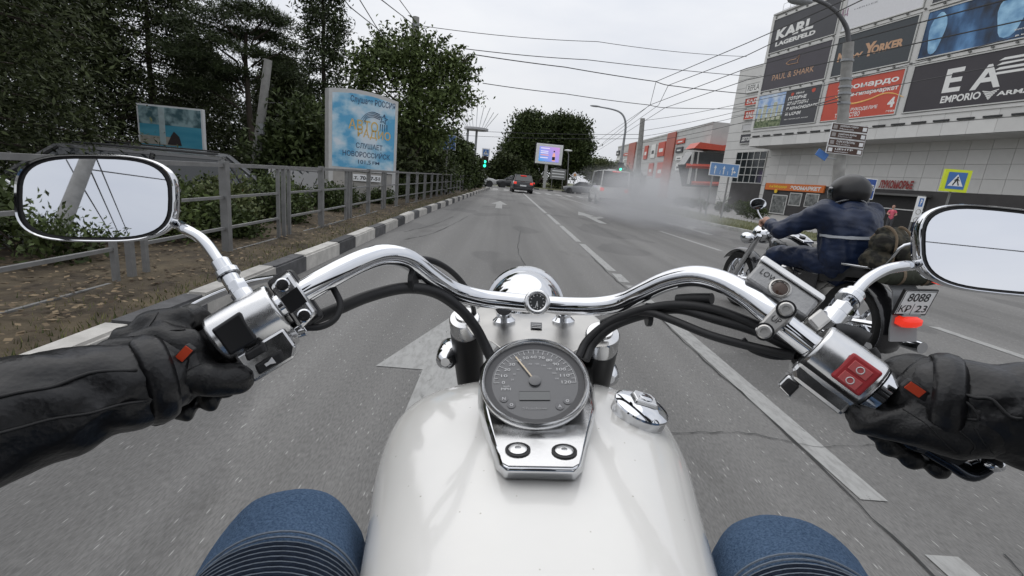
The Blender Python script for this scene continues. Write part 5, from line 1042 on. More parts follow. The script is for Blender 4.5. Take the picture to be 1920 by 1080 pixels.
for i in range(10):
    a = R_(175-i*18.5); s = str(20*i+20); w = .0012*len(s); cx, cy = .0275*math.cos(a), .0275*math.sin(a); lettering(s, (cx-w*.7, cy-.001, cx+w*.7, cy+.001), M_DW, spd, zd+.0003, -.01, name='numeral', m=SM)
lettering('MPH', (-.041, -.0135, -.0295, -.0098), M_DW, spd, zd+.0003, 0, m=SM); lettering('km/h', (-.038, -.0085, -.031, -.0066), M_DW, spd, zd+.0003, 0, m=SM)
b = MB(); b.box(-.019, -.0275, zd, .017, -.0150, zd+.0003, SM); lc = b.build('odometer_window', mat('lcd', (.10, .105, .105), rough=.3, var=.05, coat=.5), spd)
for i in range(2): b = MB(); b.box(-.0193, -.0278+i*.0125, zd, .0173, -.0274+i*.0125, zd+.0005, SM); b.build('window_edge', M_SATIN, lc)
lettering('Shadow', (-.016, -.0405, .013, -.0372), mat('dial_dim', (.32, .32, .32), rough=.5, var=0), spd, zd+.0003, -.01, .2, m=SM)
for x, y, s in ((-.0375, -.0255, 'N'), (-.0285, -.034, 'o'), (.028, -.036, 'A'), (.0375, -.0285, 'o')):
    b = MB(); b.lathe([(.0050, zd), (.0050, zd+.0003)], SM @ Matrix.Translation((x, y, 0)), 16); b.build('tell_tale', mat('tell_tale', (.13, .13, .135), rough=.4, var=0), spd); lettering(s, (x-.002, y-.002, x+.002, y+.002), M_DW, spd, zd+.0006, 0, m=SM)
NT = SM @ Matrix.Rotation(R_(122), 4, 'Z'); b = MB(); b.box(-.006, -.0009, -.0025, .044, .0009, -.0019, NT); b.build('needle', mat('needle_cream', (.62, .52, .38), rough=.5), spd); b = MB(); b.lathe([(.0075, -.0042), (.0075, -.002), (.005, -.0012)], SM, 18); b.build('needle_hub', M_DIAL, spd, smooth=40)
# ---- fuel cap
fc = Lz(1197, 775, .92)
for _ in range(8): fc = Lz(1197, 775, tank_z(fc.x, fc.y)+.004)
fc = fc; fn = Vector((.30, -.10, .95)).normalized(); FM = frame(fc, (1, 0, -.32), z=fn)
b = MB(); b.lathe([(.034, -.02), (.034, .0), (.0335, .007), (.0345, .009), (.034, .0115), (.030, .0145), (.018, .0185), (.004, .0195)], FM, 40); cap = b.build('fuel_cap', M_CHR, bike, smooth=35)
b = MB(); b.prism([(-.016, -.013), (.016, -.013), (.018, .006), (.012, .016), (-.012, .016), (-.018, .006)], .0165, .0235, FM, .85); b.build('lock_cover', M_CHRW, cap, bevel=.002)
b = MB(); b.lathe([(.0085, .0225), (.0085, .025), (.006, .0255)], FM, 20); k_ = b.build('lock_barrel', M_CHR, cap, smooth=30); b = MB(); b.box(-.006, -.001, .0255, .006, .001, .0258, FM); b.build('key_slot', M_RUB, k_)
# ---- handlebar
BAR = [(262, 715, .452), (330, 682, .456), (400, 645, .46), (480, 600, .466), (560, 553, .482), (620, 518, .50), (680, 489, .525), (725, 478, .548), (768, 488, .575), (808, 518, .60), (850, 545, .628), (900, 559, .65), (950, 565, .658), (1005, 570, .66), (1065, 574, .656), (1120, 574, .645), (1165, 566, .628), (1205, 548, .604), (1250, 528, .578), (1300, 518, .55), (1350, 527, .522), (1400, 553, .496), (1450, 592, .474), (1510, 640, .456), (1570, 684, .442), (1640, 734, .43), (1720, 790, .42), (1800, 845, .41)]
bp = [L(*p) for p in BAR]
b = MB(); b.tube(spline(bp, 5), .0127, 24); b.build('handlebar', M_CHR, bike, smooth=60)
for A, Bq in ((BAR[0], (430, 629, .462)), (BAR[-1], (1660, 748, .427))):
    b = MB(); b.tube([L(*A), L(*Bq)], .017, 18); b.build('grip', M_RUB, bike, smooth=50)
# ---- risers, triple clamp, forks
zc_ = .972
for px in (945, 1056):
    p = Lz(px, 604, zc_); q = L(px, 570, .655); b = MB(); b.lathe([(.019, 0), (.019, .004), (.0165, .006), (.0125, .010), (.0125, .03)], Matrix.Translation(p), 24); b.build('riser', M_CHR, bike, smooth=40); b = MB(); b.tube([p+Vector((0, 0, .02)), q-Vector((0, 0, .004))], .0125, 18); b.build('riser', M_CHR, bike, smooth=40)
tcp = [(862, 596), (900, 577), (950, 562), (1060, 565), (1110, 588), (1150, 622), (1140, 650), (1090, 652), (1060, 668), (950, 662), (920, 640), (885, 628)]
b = MB(); b.rings([cring(tcp, zc_-.016), cring(tcp, zc_)]); b.build('triple_clamp', M_ALB, bike, bevel=.003)
b = MB(); b.rings([cring([(995, 604), (1016, 605), (1016, 617), (995, 616)], zc_+z) for z in (.001, .0018)]); st_ = b.build('warning_sticker', M_SATIN, bike)
for k in range(3): b = MB(); b.rings([cring([(997, 607+k*3), (1014, 608+k*3), (1014, 609.3+k*3), (997, 608.3+k*3)], zc_+z) for z in (.0022, .0026)]); b.build('text_line', mat('sticker_grey', (.4, .4, .4), rough=.5, var=0), st_)
rake = Vector((0, .50, -.866))
for px, py in ((871, 598), (1130, 628)):
    p = Lz(px, py, zc_+.004); FMx = frame(p, (1, 0, 0), z=-rake)
    b = MB(); b.lathe([(.026, -.03), (.026, .0), (.024, .003), (.015, .006), (.014, .011), (.006, .012)], FMx, 28); b.build('fork_cap', M_CHRW, bike, smooth=35)
    b = MB(); b.lathe([(.027, -.32), (.027, -.03), (.022, -.028)], FMx, 24); b.build('fork_cover', M_SATIN, bike, smooth=40)
    b = MB(); b.lathe([(.028, -.75), (.028, -.5), (.024, -.49), (.021, -.32)], FMx, 20); b.build('fork_leg', M_CHR, bike, smooth=40)
# ---- headlight, indicators, clock
hc = L(985, 580, .93); HM = frame(hc, (1, 0, 0), z=(0, 1, -.06)) @ Matrix.Scale(.92, 4)
b = MB(); b.lathe([(.004, -.105), (.03, -.10), (.055, -.085), (.072, -.055), (.080, -.02), (.0815, .02), (.0815, .03), (.087, .033), (.088, .05), (.08, .056)], HM, 44); hl = b.build('headlight', M_CHR, bike, smooth=50)
b = MB(); b.lathe([(.079, .05), (.05, .065), (.01, .072)], HM, 32); b.build('lens', M_HL, hl, smooth=60)
for px, py, d in ((842, 660, .88), (1134, 690, .86)):
    p = L(px, py, d); b = MB(); b.lathe([(.008, -.05), (.018, -.04), (.021, -.01), (.021, .02), (.018, .028), (.005, .03)], frame(p, (1, 0, 0), z=(0, 1, 0)), 24); t_ = b.build('indicator', M_CHR, bike, smooth=45); b = MB(); b.lathe([(.019, .024), (.015, .036), (.004, .04)], frame(p, (1, 0, 0), z=(0, 1, 0)), 20); b.build('amber_lens', mat('amber', (.6, .2, .02), rough=.2), t_, smooth=60)
    b = MB(); b.tube([p, Vector((p.x*.5, p.y+.03, p.z-.01))], .007, 10); b.build('indicator_stem', M_CHR, t_)
ck = L(1007, 567, .632); CM = frame(ck, (1, 0, 0), z=(CL-ck).normalized()+Vector((0, 0, .15)))
b = MB(); b.lathe([(.0155, -.02), (.0168, -.006), (.0178, .0), (.0172, .0035), (.0145, .0055), (.0112, .0045), (.0108, .003)], CM, 36); clk = b.build('clock', M_CHRW, bike, smooth=60)
b = MB(); b.lathe([(.0112, .0030), (.0110, .0040)], CM, 28); b.build('clock_face', mat('clock_dark', (.03, .032, .033), rough=.3, var=0), clk)
for i in range(12): b = MB(); b.box(.0080, -.0004, .0042, .0100, .0004, .0044, CM @ Matrix.Rotation(i*math.pi/6, 4, 'Z')); b.build('hour_mark', M_DW, clk)
for a, ln in ((-85, .0075), (-108, .0095)): b = MB(); b.box(-.001, -.0005, .0045, ln*.9, .0005, .0048, CM @ Matrix.Rotation(R_(a), 4, 'Z')); b.build('clock_hand', M_DW, clk)
b = MB(); b.lathe([(.0165, -.0), (.0165, .02)], frame(L(1007, 578, .65), (1, 0, 0), z=(1, 0, 0)), 20); b.build('clock_clamp', M_CHR, clk, smooth=40)
# ---- mirrors
MIRR = []
def mirror(cx, cy, hw, hh, d, refl, slant, stem, stem_r=.0056):
    c = L(cx, cy, d); dv = (c-CL).normalized(); n_ = (Vector(refl).normalized()-dv).normalized(); ex = 2/3.2
    def onp(px, py, off=0): r = BI.to_3x3() @ ray(px, py); return CL+r*((c+n_*off-CL).dot(n_)/r.dot(n_))
    def ring(k, off=0, n=48):
        o = []
        for i in range(n):
            a = 2*math.pi*i/n; co, si = math.cos(a), math.sin(a); x = hw*k*math.copysign(abs(co)**ex, co); y = hh*k*math.copysign(abs(si)**ex, si)*(1+.10*co*slant[1]); o.append(onp(cx+x, cy+y+x*slant[0])+n_*off)
        return o
    MIRR.append((c.copy(), n_.copy()))
    b = MB(); b.rings([ring(1.0, -.004), ring(1.0, .003), ring(.975, .0055), ring(.955, .0045)], cap=False); mr_ = b.build('mirror', M_CHR, bike, smooth=60)
    b = MB(); R0 = ring(1.0, -.004); cc = sum(R0, Vector())/len(R0); b.rings([R0]+[[cc+(p-cc)*k-n_*o for p in R0] for k, o in ((.96, .012), (.86, .022), (.65, .030), (.35, .034), (.05, .035))]); b.build('mirror_shell', M_CHR, mr_, smooth=70)
    b = MB(); b.rings([ring(.955, .0045), ring(.95, .002), ring(.86, .0015)], cap=False); b.build('mirror_gasket', M_RUB, mr_, smooth=60)
    b = MB(); b.rings([ring(.895, .0025), ring(.89, .003)]); b.build('mirror_glass', M_MIRR, mr_)
    P = [onp(*stem[0])-n_*.016, onp(*stem[1])-n_*.012]+[L(*s) for s in stem[2:]]; b = MB(); b.tube(spline(P, 6), stem_r, 14); b.build('mirror_stem', M_CHR, mr_, smooth=60)
    return mr_, P
ml_, P = mirror(182, 372, 152, 82, .49, (-.22, -1, .20), (.012, -.15), [(295, 410), (328, 422), (350, 431, .49), (380, 450, .485), (405, 482, .482), (425, 512, .478)])
def nut(parent, A, Bq, r, seg=6, mt=M_CHR, nm='lock_nut'): b = MB(); b.tube([L(*A), L(*Bq)], r, seg); return b.build(nm, mt, parent, smooth=25 if seg > 8 else 0, bevel=.0008)
nut(ml_, (412, 490, .48), (426, 513, .478), .009, 16); nut(ml_, (424, 508, .478), (430, 518, .477), .0115, 20); nut(ml_, (430, 518, .477), (445, 545, .474), .0085, 16); nut(ml_, (442, 530, .475), (456, 553, .473), .0095, 6); nut(ml_, (452, 549, .473), (464, 566, .471), .0105, 18)
mr_, P = mirror(1868, 470, 152, 82, .50, (.28, -1, .36), (.10, .12), [(1750, 490), (1718, 497), (1700, 498, .494), (1660, 506, .49), (1625, 526, .484), (1600, 553, .478), (1580, 578, .474), (1560, 600, .47)])
nut(mr_, (1605, 548, .479), (1592, 562, .477), .0095, 18); nut(mr_, (1596, 556, .478), (1588, 565, .476), .012, 22); nut(mr_, (1583, 572, .474), (1567, 590, .472), .009, 6); nut(mr_, (1568, 588, .472), (1550, 610, .468), .011, 18)
# ---- bar-mounted pods, built in a frame along the bar: a = along the bar, w = up across it, v = to the rider
def barframe(A, Bq):
    a, q = L(*A), L(*Bq); t = (q-a).normalized(); mid_ = (a+q)/2; v = (CL-mid_); v = (v-t*v.dot(t)).normalized(); return frame(a, t, z=v)
def rbox(pts, z0, z1, m, top=.9): b = MB(); b.prism(pts, z0, z1, m, top); return b
LF = barframe((440, 623, .463), (560, 553, .482))      # x along bar inward, y up in the image, z towards the rider
llen = (L(560, 553, .482)-L(440, 623, .463)).length
def housing(F, prof, L0, L1, mt, nm):
    rr = []
    for u, k in ((0, .90), (.04, 1.0), (.5, 1.03), (.96, 1.0), (1, .92)):
        rr.append([F @ Vector((lerp(L0, L1, u), y*k, z*k)) for y, z in prof])
    b = MB(); b.rings(rr); return b.build(nm, mt, bike, smooth=38, bevel=.002)
profL = [(.026*math.cos(a)*(1 if math.cos(a) > 0 else 1.1), .025*math.sin(a)) for a in np.linspace(0, 2*math.pi, 24)[:-1]]
hL = housing(LF, profL, -.017, .048, M_CHRW, 'switch_housing')
b = rbox([(-.012, -.052), (.034, -.052), (.043, -.042), (.043, -.018), (-.012, -.018)], -.016, .019, LF, .92); b.build('switch_pod', M_CHRW, hL, bevel=.003)
b = rbox([(-.010, -.017), (.018, -.017), (.020, .015), (-.010, .013)], .0225, .0262, LF, .94); b.build('blank_plate', M_SATIN, hL, bevel=.002)
b = rbox([(-.002, -.030), (.018, -.031), (.02, -.021), (.0, -.021)], .017, .026, LF, .9); b.build('indicator_switch', M_RUB, hL, bevel=.002)
b = rbox([(-.002, -.047), (.026, -.047), (.029, -.036), (.0, -.036)], .017, .0225, LF, .9); hb = b.build('horn_button', M_RUB, hL, bevel=.002)
b = MB(); b.add([LF @ Vector((x, y, .0232)) for x, y in ((.009, -.043), (.013, -.043), (.018, -.045), (.018, -.038), (.013, -.040), (.009, -.040))], [(0, 1, 2, 3, 4, 5)]); b.build('horn_symbol', M_DW, hb)
for x, s in ((.006, -1), (.014, 1)):
    b = MB(); b.add([LF @ Vector((x+s*q, y, .0238)) for q, y in ((0, -.0185), (0, -.0205), (.002, -.0205), (.002, -.022), (.005, -.0195), (.002, -.017), (.002, -.0185))], [tuple(range(7))]); b.build('turn_symbol', M_SATIN, hL)
b = MB(); b.tube([LF @ Vector((.04, -.03, .0)), LF @ Vector((.055, -.034, .004))], .006, 12); b.build('cable_adjuster', M_CHRW, hL, smooth=40)
b = MB(); b.box(.046, -.036, -.008, .056, -.026, .008, LF); b.build('adjuster_tab', M_CHRW, hL, bevel=.001)
# clutch lever perch clamp
b = rbox([(.052, -.032), (.075, -.026), (.075, .026), (.052, .022)], .006, .020, LF, .92); pc = b.build('lever_clamp', M_CHRW, bike, bevel=.003)
b = MB(); b.box(.05, -.033, -.022, .077, .027, .006, LF); b.build('lever_bracket', M_SATIN, pc, bevel=.004)
b = rbox([(.054, -.012), (.073, -.010), (.073, .008), (.054, .006)], .0195, .0206, LF, .98); b.build('black_inlay', M_SATIN, pc)
for y in (.016, -.020):
    b = MB(); b.lathe([(.0068, .0), (.0068, .004), (.0055, .0052), (.003, .0052), (.003, .002)], LF @ Matrix.Translation((.0635, y, .0195)), 20); b.build('bolt', M_CHR, pc, smooth=30)
b = MB(); lv = [L(*p) for p in ((520, 520, .53), (470, 530, .55), (390, 560, .56), (300, 610, .555), (240, 650, .545))]; b.tube(spline(lv, 5), [.006, .008, .008, .007, .009], 12, flat=.6); b.build('clutch_lever', M_CHR, bike, smooth=60)
# right switch housing
RF = barframe((1655, 745, .427), (1500, 632, .458))   # x along the bar inward
# image-up is +y after the flip below
RF = RF @ Matrix.Rotation(0, 4, 'X')
if (RF @ Vector((0, .03, 0))-RF.translation).dot(Vector((0, 0, 1))) < 0: RF = RF @ Matrix.Rotation(math.pi, 4, 'X') @ Matrix.Scale(-1, 4, (0, 0, 1))
hR = housing(RF, profL, .012, .070, M_CHRW, 'switch_housing')
b = rbox([(.012, -.036), (.064, -.036), (.072, -.028), (.072, -.016), (.012, -.016)], -.018, .016, RF, .94); b.build('switch_pod', M_CHRW, hR, bevel=.004)
b = MB(); b.box(.012, -.0185, .012, .071, -.0175, .0245, RF); b.build('housing_seam', M_RUB, hR)
b = rbox([(.018, -.012), (.046, -.012), (.046, .017), (.018, .017)], .0225, .027, RF, .95); kb = b.build('kill_switch', mat('red_switch', (.34, .03, .035), rough=.45, var=.1), hR, bevel=.002)
for y, s in ((.0025, 'R'), (-.0095, 'O')):
    b = rbox([(.024, y), (.041, y), (.041, y+.0095), (.024, y+.0095)], .027, .0278, RF, .96); b.build('switch_field', mat('red_pale', (.48, .10, .10), rough=.5, var=.05), kb, bevel=.0005)
    b = MB(); b.tube([RF @ Vector((.0325+.003*math.cos(a), y+.0047+.003*math.sin(a), .0281)) for a in np.linspace(0, 6.283, 14)], .0005, 4); b.build('switch_symbol', M_DW, kb)
b = rbox([(.052, -.052), (.069, -.050), (.069, -.033), (.052, -.033)], -.008, .012, RF, .95); sb_ = b.build('starter_pod', M_CHRW, hR, bevel=.003); b = rbox([(.054, -.050), (.067, -.048), (.067, -.036), (.054, -.036)], .012, .016, RF, .9); b.build('starter_button', M_RUB, sb_, bevel=.002)
b = MB(); b.tube([RF @ Vector((.012, .0, 0)), RF @ Vector((.003, 0, 0))], .025, 28); b.build('throttle_flange', M_CHR, hR, smooth=40)
# master cylinder
A, B4, C4, D4_ = [L(*p) for p in ((1398, 521, .488), (1427, 489, .492), (1538, 564, .462), (1512, 597, .458))]; ed = ((B4-A)+(C4-D4_)).normalized(); fw = (C4-B4).normalized(); nn = fw.cross(ed); nn = nn if nn.dot(CL-A) > 0 else -nn
body = [p for p in (A, D4_, C4, B4)]
b = MB(); b.rings([[p for p in body], [p-nn*.035 for p in body]]); mc = b.build('brake_reservoir', mat('cast_alloy', (.30, .30, .30), rough=.5, metal=.85, var=.15, vs=40, bump=.1, bs=200), bike, bevel=.003)
b = MB(); lid = [B4-fw*.002, C4+fw*.002, C4+fw*.002-nn*.038, B4-fw*.002-nn*.038]; lid = [p+nn*.0015 for p in lid]; b.rings([[p for p in lid], [p+ed*.006 for p in lid], [sum(lid, Vector())/4+(p-sum(lid, Vector())/4)*.93+ed*.008 for p in lid]]); b.build('reservoir_lid', M_CHRW, mc, bevel=.0015)
gp = A.lerp(D4_, .48).lerp(B4.lerp(C4, .46), .44); GM = frame(gp, fw, z=nn); b = MB(); b.lathe([(.0105, -.002), (.0105, .0015), (.009, .0025), (.0078, .0005)], GM, 24); sg = b.build('sight_glass', M_ALB, mc, smooth=40); b = MB(); b.lathe([(.0078, .0004), (.005, .0016), (.001, .002)], GM, 18); b.build('sight_lens', mat('sight_brown', (.06, .035, .025), rough=.15), sg, smooth=60)
TM = frame(A, fw, y=ed) ; lettering('LOWER', (.006, .0135, .032, .0195), M_SATIN, mc, (.0008 if (TM.to_3x3() @ Vector((0, 0, 1))).dot(nn) > 0 else -.0008), 0, m=TM); b = MB(); b.box(.02, .0095, 0, .026, .0105, .0008 if (TM.to_3x3() @ Vector((0, 0, 1))).dot(nn) > 0 else -.0008, TM); b.build('level_mark', M_SATIN, mc)
bb = [L(*p) for p in ((1512, 597, .458), (1540, 575, .46), (1562, 600, .455), (1535, 622, .452))]; b = MB(); b.rings([bb, [p-nn*.03 for p in bb]]); b.build('reservoir_neck', M_ALB, mc, bevel=.003)
# clamp over the bar
cl_ = [L(*p) for p in ((1413, 617, .452), (1424, 635, .450), (1441, 638, .449), (1495, 588, .448), (1489, 567, .450), (1466, 561, .452))]
cn = (CL-cl_[2]).normalized(); b = MB(); b.rings([[p-cn*.014 for p in cl_], [p for p in cl_]]); cc_ = b.build('bar_clamp', M_ALB, bike, bevel=.0025)
for p_ in ((1474, 580, .4475), (1433, 622, .449)):
    b = MB(); b.lathe([(.0068, 0), (.0068, .002), (.0055, .003), (.0032, .003), (.003, .001)], frame(L(*p_)-cn*.0005, fw, z=cn), 20); b.build('bolt', M_ALB, cc_, smooth=30); b = MB(); b.lathe([(.0088, -.001), (.0088, .0008)], frame(L(*p_)-cn*.0005, fw, z=cn), 20); b.build('bolt_recess', M_SATIN, cc_)
lettering('UP', (-.004, -.003, .004, .003), M_SATIN, cc_, .0012, 0, m=frame(L(1456, 600, .449), fw, z=cn))
lv = [L(*p) for p in ((1560, 600, .50), (1640, 690, .47), (1690, 808, .43), (1738, 838, .42), (1785, 866, .41), (1818, 884, .405), (1856, 870, .40))]
b = MB(); b.tube(spline(lv, 6), [.006, .008, .010, .010, .0095, .010, .007], 16, flat=.75); b.build('brake_lever', mat('dark_lever', (.05, .055, .065), rough=.15, metal=.9, var=.1), bike, smooth=60)
b = MB(); lb_ = L(1859, 868, .399); b.ball(lb_, (.009, .009, .007)); b.build('lever_tip', M_CHR, bike, smooth=60)
# ---- cables
def cable(nm, pts, r, mt=M_RUB): b = MB(); b.tube(spline([L(*p) for p in pts], 6), r, 12); return b.build(nm, mt, bike, smooth=60)
cable('clutch_hose', [(545, 615, .50), (620, 585, .52), (690, 556, .545), (760, 540, .57), (815, 548, .60), (860, 577, .625), (890, 612, .64), (908, 645, .645), (925, 680, .64)], .0072)
cable('clutch_cable', [(700, 492, .60), (785, 485, .625), (825, 495, .65), (858, 520, .69), (880, 552, .74), (890, 590, .8)], .0042)
cable('switch_wire', [(625, 540, .507), (638, 570, .502), (628, 598, .495), (600, 613, .488), (560, 614, .480)], .0035)
cable('throttle_cable', [(1480, 640, .48), (1400, 602, .505), (1330, 578, .53), (1260, 572, .56), (1190, 585, .60), (1135, 610, .625), (1100, 640, .63), (1085, 670, .62)], .0055)
cable('throttle_cable', [(1500, 660, .475), (1420, 622, .50), (1340, 598, .525), (1270, 580, .56), (1210, 590, .595), (1150, 612, .62), (1112, 645, .63), (1098, 675, .62)], .0055)
cable('brake_hose', [(1490, 668, .47), (1410, 650, .495), (1330, 628, .52), (1260, 600, .555), (1215, 586, .585), (1165, 592, .63), (1130, 605, .69)], .0048)
cable('switch_wire', [(1392, 636, .50), (1410, 655, .497), (1450, 668, .487), (1500, 668, .475)], .0035)
cable('cable_joint', [(1335, 560, .533), (1300, 560, .55), (1270, 562, .565)], .0065); cable('cable_boot', [(1560, 620, .462), (1600, 628, .458), (1625, 640, .452)], .009)
cable('switch_cable', [(1632, 655, .44), (1640, 668, .438), (1636, 680, .436)], .005)
for p in ((775, 528, .578), (1216, 590, .60)): b = MB(); q = L(*p); b.lathe([(.015, -.003), (.015, .003)], frame(q, (0, .3, 1), z=(1, 0, .2)), 12); b.build('cable_tie', M_RUB, bike)
# ---- running gear seen only from beside the bike
def wheel(parent, M_, r, w, spokes=12):
    b = MB(); b.lathe([(r*.72, -w*.35), (r*.9, -w*.5), (r*.98, -w*.3), (r, 0), (r*.98, w*.3), (r*.9, w*.5), (r*.72, w*.35)], M_, 36, cap=False); wo = b.build('wheel', M_TYRE, parent, smooth=50)
    b = MB(); b.lathe([(r*.74, -w*.36), (r*.70, -w*.2), (r*.70, w*.2), (r*.74, w*.36)], M_, 36, cap=False); b.build('rim', M_CHR, wo, smooth=50)
    b = MB(); b.lathe([(.03, -w*.5), (.045, -w*.3), (.045, w*.3), (.03, w*.5)], M_, 16); b.build('hub', M_CHRW, wo, smooth=30)
    for k in range(spokes):
        a = 2*math.pi*k/spokes; b = MB(); b.tube([M_ @ Vector((.03*math.cos(a), .03*math.sin(a), w*.25*(-1)**k)), M_ @ Vector((r*.71*math.cos(a+.15), r*.71*math.sin(a+.15), 0))], .004 if spokes > 10 else .02, 5); b.build('spoke', M_CHR, wo)
    return wo
WX = Matrix.Rotation(R_(90), 4, 'Y')
wheel(bike, Matrix.Translation((0, 1.24, .33)) @ WX, .33, .11); wheel(bike, Matrix.Translation((0, -.42, .32)) @ WX, .32, .16)
def fender(parent, c, r, w, a0, a1, mt, nm='fender'):
    rr = [[Vector((x, c[1]+(r-.25*abs(x)*abs(x)/w)*math.cos(a), c[2]+(r-.9*x*x/w)*math.sin(a))) for x in np.linspace(-w/2, w/2, 7)] for a in np.linspace(R_(a0), R_(a1), 16)]; b = MB(); b.rings(rr, cap=False, closed=False); o = b.build(nm, mt, parent, smooth=60); s = o.modifiers.new('s', 'SOLIDIFY'); s.thickness = .006; return o
fender(bike, (0, 1.24, .33), .37, .15, 10, 165, M_TANK, 'front_fender'); fender(bike, (0, -.42, .32), .38, .22, 20, 190, M_TANK, 'rear_fender')
b = MB(); b.box(-.17, .1, .25, .17, .62, .62); b.build('engine', M_ALB, bike, bevel=.04)
rr = [[(-w, y, z-.06), (w, y, z-.06), (w*1.05, y, z-.02), (w*.7, y, z), (-w*.7, y, z), (-w*1.05, y, z-.02)] for y, w, z in ((.08, .08, .80), (-.05, .13, .73), (-.2, .17, .70), (-.38, .15, .76), (-.6, .10, .80))]; b = MB(); b.rings(rr); b.build('seat', mat('seat_vinyl', (.015, .015, .015), rough=.5), bike, smooth=60)
for s in (-1, 1): b = MB(); b.tube([(s*.12, .6, .3), (s*.3, .62, .29)], .018, 10); b.build('foot_peg', M_RUB, bike)
b = MB(); b.tube(spline([Vector((.17, .5, .35)), Vector((.2, .2, .22)), Vector((.22, -.2, .22)), Vector((.22, -.75, .25))], 5), .035, 14); b.build('exhaust_pipe', M_CHR, bike, smooth=60)
# ================================================================== THE RIDER (arms and knees in view)
def leather(name, col, rough, sc=260):
    m = mat(name, col, rough=rough, var=.25, vs=14, spec=.45); n, l, b = nodes(m); tc = n.new('ShaderNodeTexCoord')
    v = n.new('ShaderNodeTexVoronoi'); v.inputs['Scale'].default_value = sc; z = n.new('ShaderNodeTexNoise'); z.inputs['Scale'].default_value = 24; z.inputs['Detail'].default_value = 5; l.new(tc.outputs['Object'], v.inputs[0]); l.new(tc.outputs['Object'], z.inputs[0])
    b1 = n.new('ShaderNodeBump'); b1.inputs['Strength'].default_value = .12; b1.inputs['Distance'].default_value = .002; l.new(v.outputs['Distance'], b1.inputs['Height']); b2 = n.new('ShaderNodeBump'); b2.inputs['Strength'].default_value = .5; b2.inputs['Distance'].default_value = .006; l.new(z.outputs[0], b2.inputs['Height']); l.new(b1.outputs[0], b2.inputs['Normal']); l.new(b2.outputs[0], b.inputs['Normal']); return m
M_LEA = leather('black_leather', (.0085, .0085, .0095), .34); M_GLV = leather('glove_leather', (.006, .006, .0065), .40, 420); M_SEAM = mat('seam_thread', (.012, .012, .0125), rough=.6, var=.1)
M_DENIM = mat('denim', (.042, .080, .148), rough=.9, var=.25, vs=420, hue=(.115, .18, .285), bump=.35, bs=700, det=6, spec=.15); M_DENIMD = mat('denim_dark', (.020, .028, .045), rough=.9, var=.3, vs=120, bump=.3, bs=700, spec=.15); M_STITCH = mat('stitching', (.16, .19, .23), rough=.8, var=.2, vs=300)
rider = thing('person', 'rider in black leather jacket and gloves and blue jeans holding the chrome handlebar', 'person', BM)
def wrinkle(f1, a1, f2, a2):
    def fn(V): return a1*np.sin(V[:, 0]*f1+2*np.sin(V[:, 1]*f1*.7)+V[:, 2]*f1*.6)+a2*np.sin(V[:, 1]*f2+3*np.sin(V[:, 2]*f2*.5)+V[:, 0]*f2*.8)*np.sin(V[:, 2]*f2*.9)
    return fn
WL, WR = L(280, 712, .415), L(1768, 752, .405); EL, ER = L(-60, 805, .335), L(2020, 800, .36); E2L, E2R = L(-420, 970, .27), L(2330, 930, .30); SL_, SR_ = Vector((-.23, -.16, 1.36)), Vector((.22, -.16, 1.36))
torso = [[((0, -.20, .82), .15), ((0, -.235, 1.02), .145), ((0, -.25, 1.2), .15), ((0, -.22, 1.36), .10)], [((-.1, -.25, 1.2), .14), ((-.2, -.2, 1.34), .085)], [((.1, -.25, 1.2), .14), ((.2, -.2, 1.34), .085)]]
armL = [[(SL_, .08), (E2L, .062), (EL, .0495), (EL.lerp(WL, .45), .0465), (WL, .038)]]; armR = [[(SR_, .08), (E2R, .060), (ER, .046), (ER.lerp(WR, .5), .0435), (WR, .0375)]]
def creases(V):
    d = np.zeros(len(V))
    for C_, E_, k in ((WL, EL, 0), (WR, ER, 1)):
        ax = np.array((E_-C_).normalized()); P = V-np.array(C_); s = P@ax; rad = P-np.outer(s, ax); ang = np.arctan2(rad[:, 2], rad[:, 0]); near = (np.linalg.norm(rad, axis=1) < .075) & (s > -.02)
        fold_ = np.abs(np.sin(s*75+1.6*np.sin(ang*2+k)+.7*np.sin(ang*5)))**2.5*np.exp(-((s-.03)/.05)**2)*.0042+np.abs(np.sin(s*38+2.1*np.sin(ang+1+k)+np.sin(ang*3)))**3*.0035*np.clip(s/.1, 0, 1)
        d += np.where(near, -fold_, 0)
    return d+wrinkle(26, .0012, 55, .0008)(V)
jk = blob('jacket', torso+armL+armR, M_LEA, rider, .0065, 4, disp=creases)
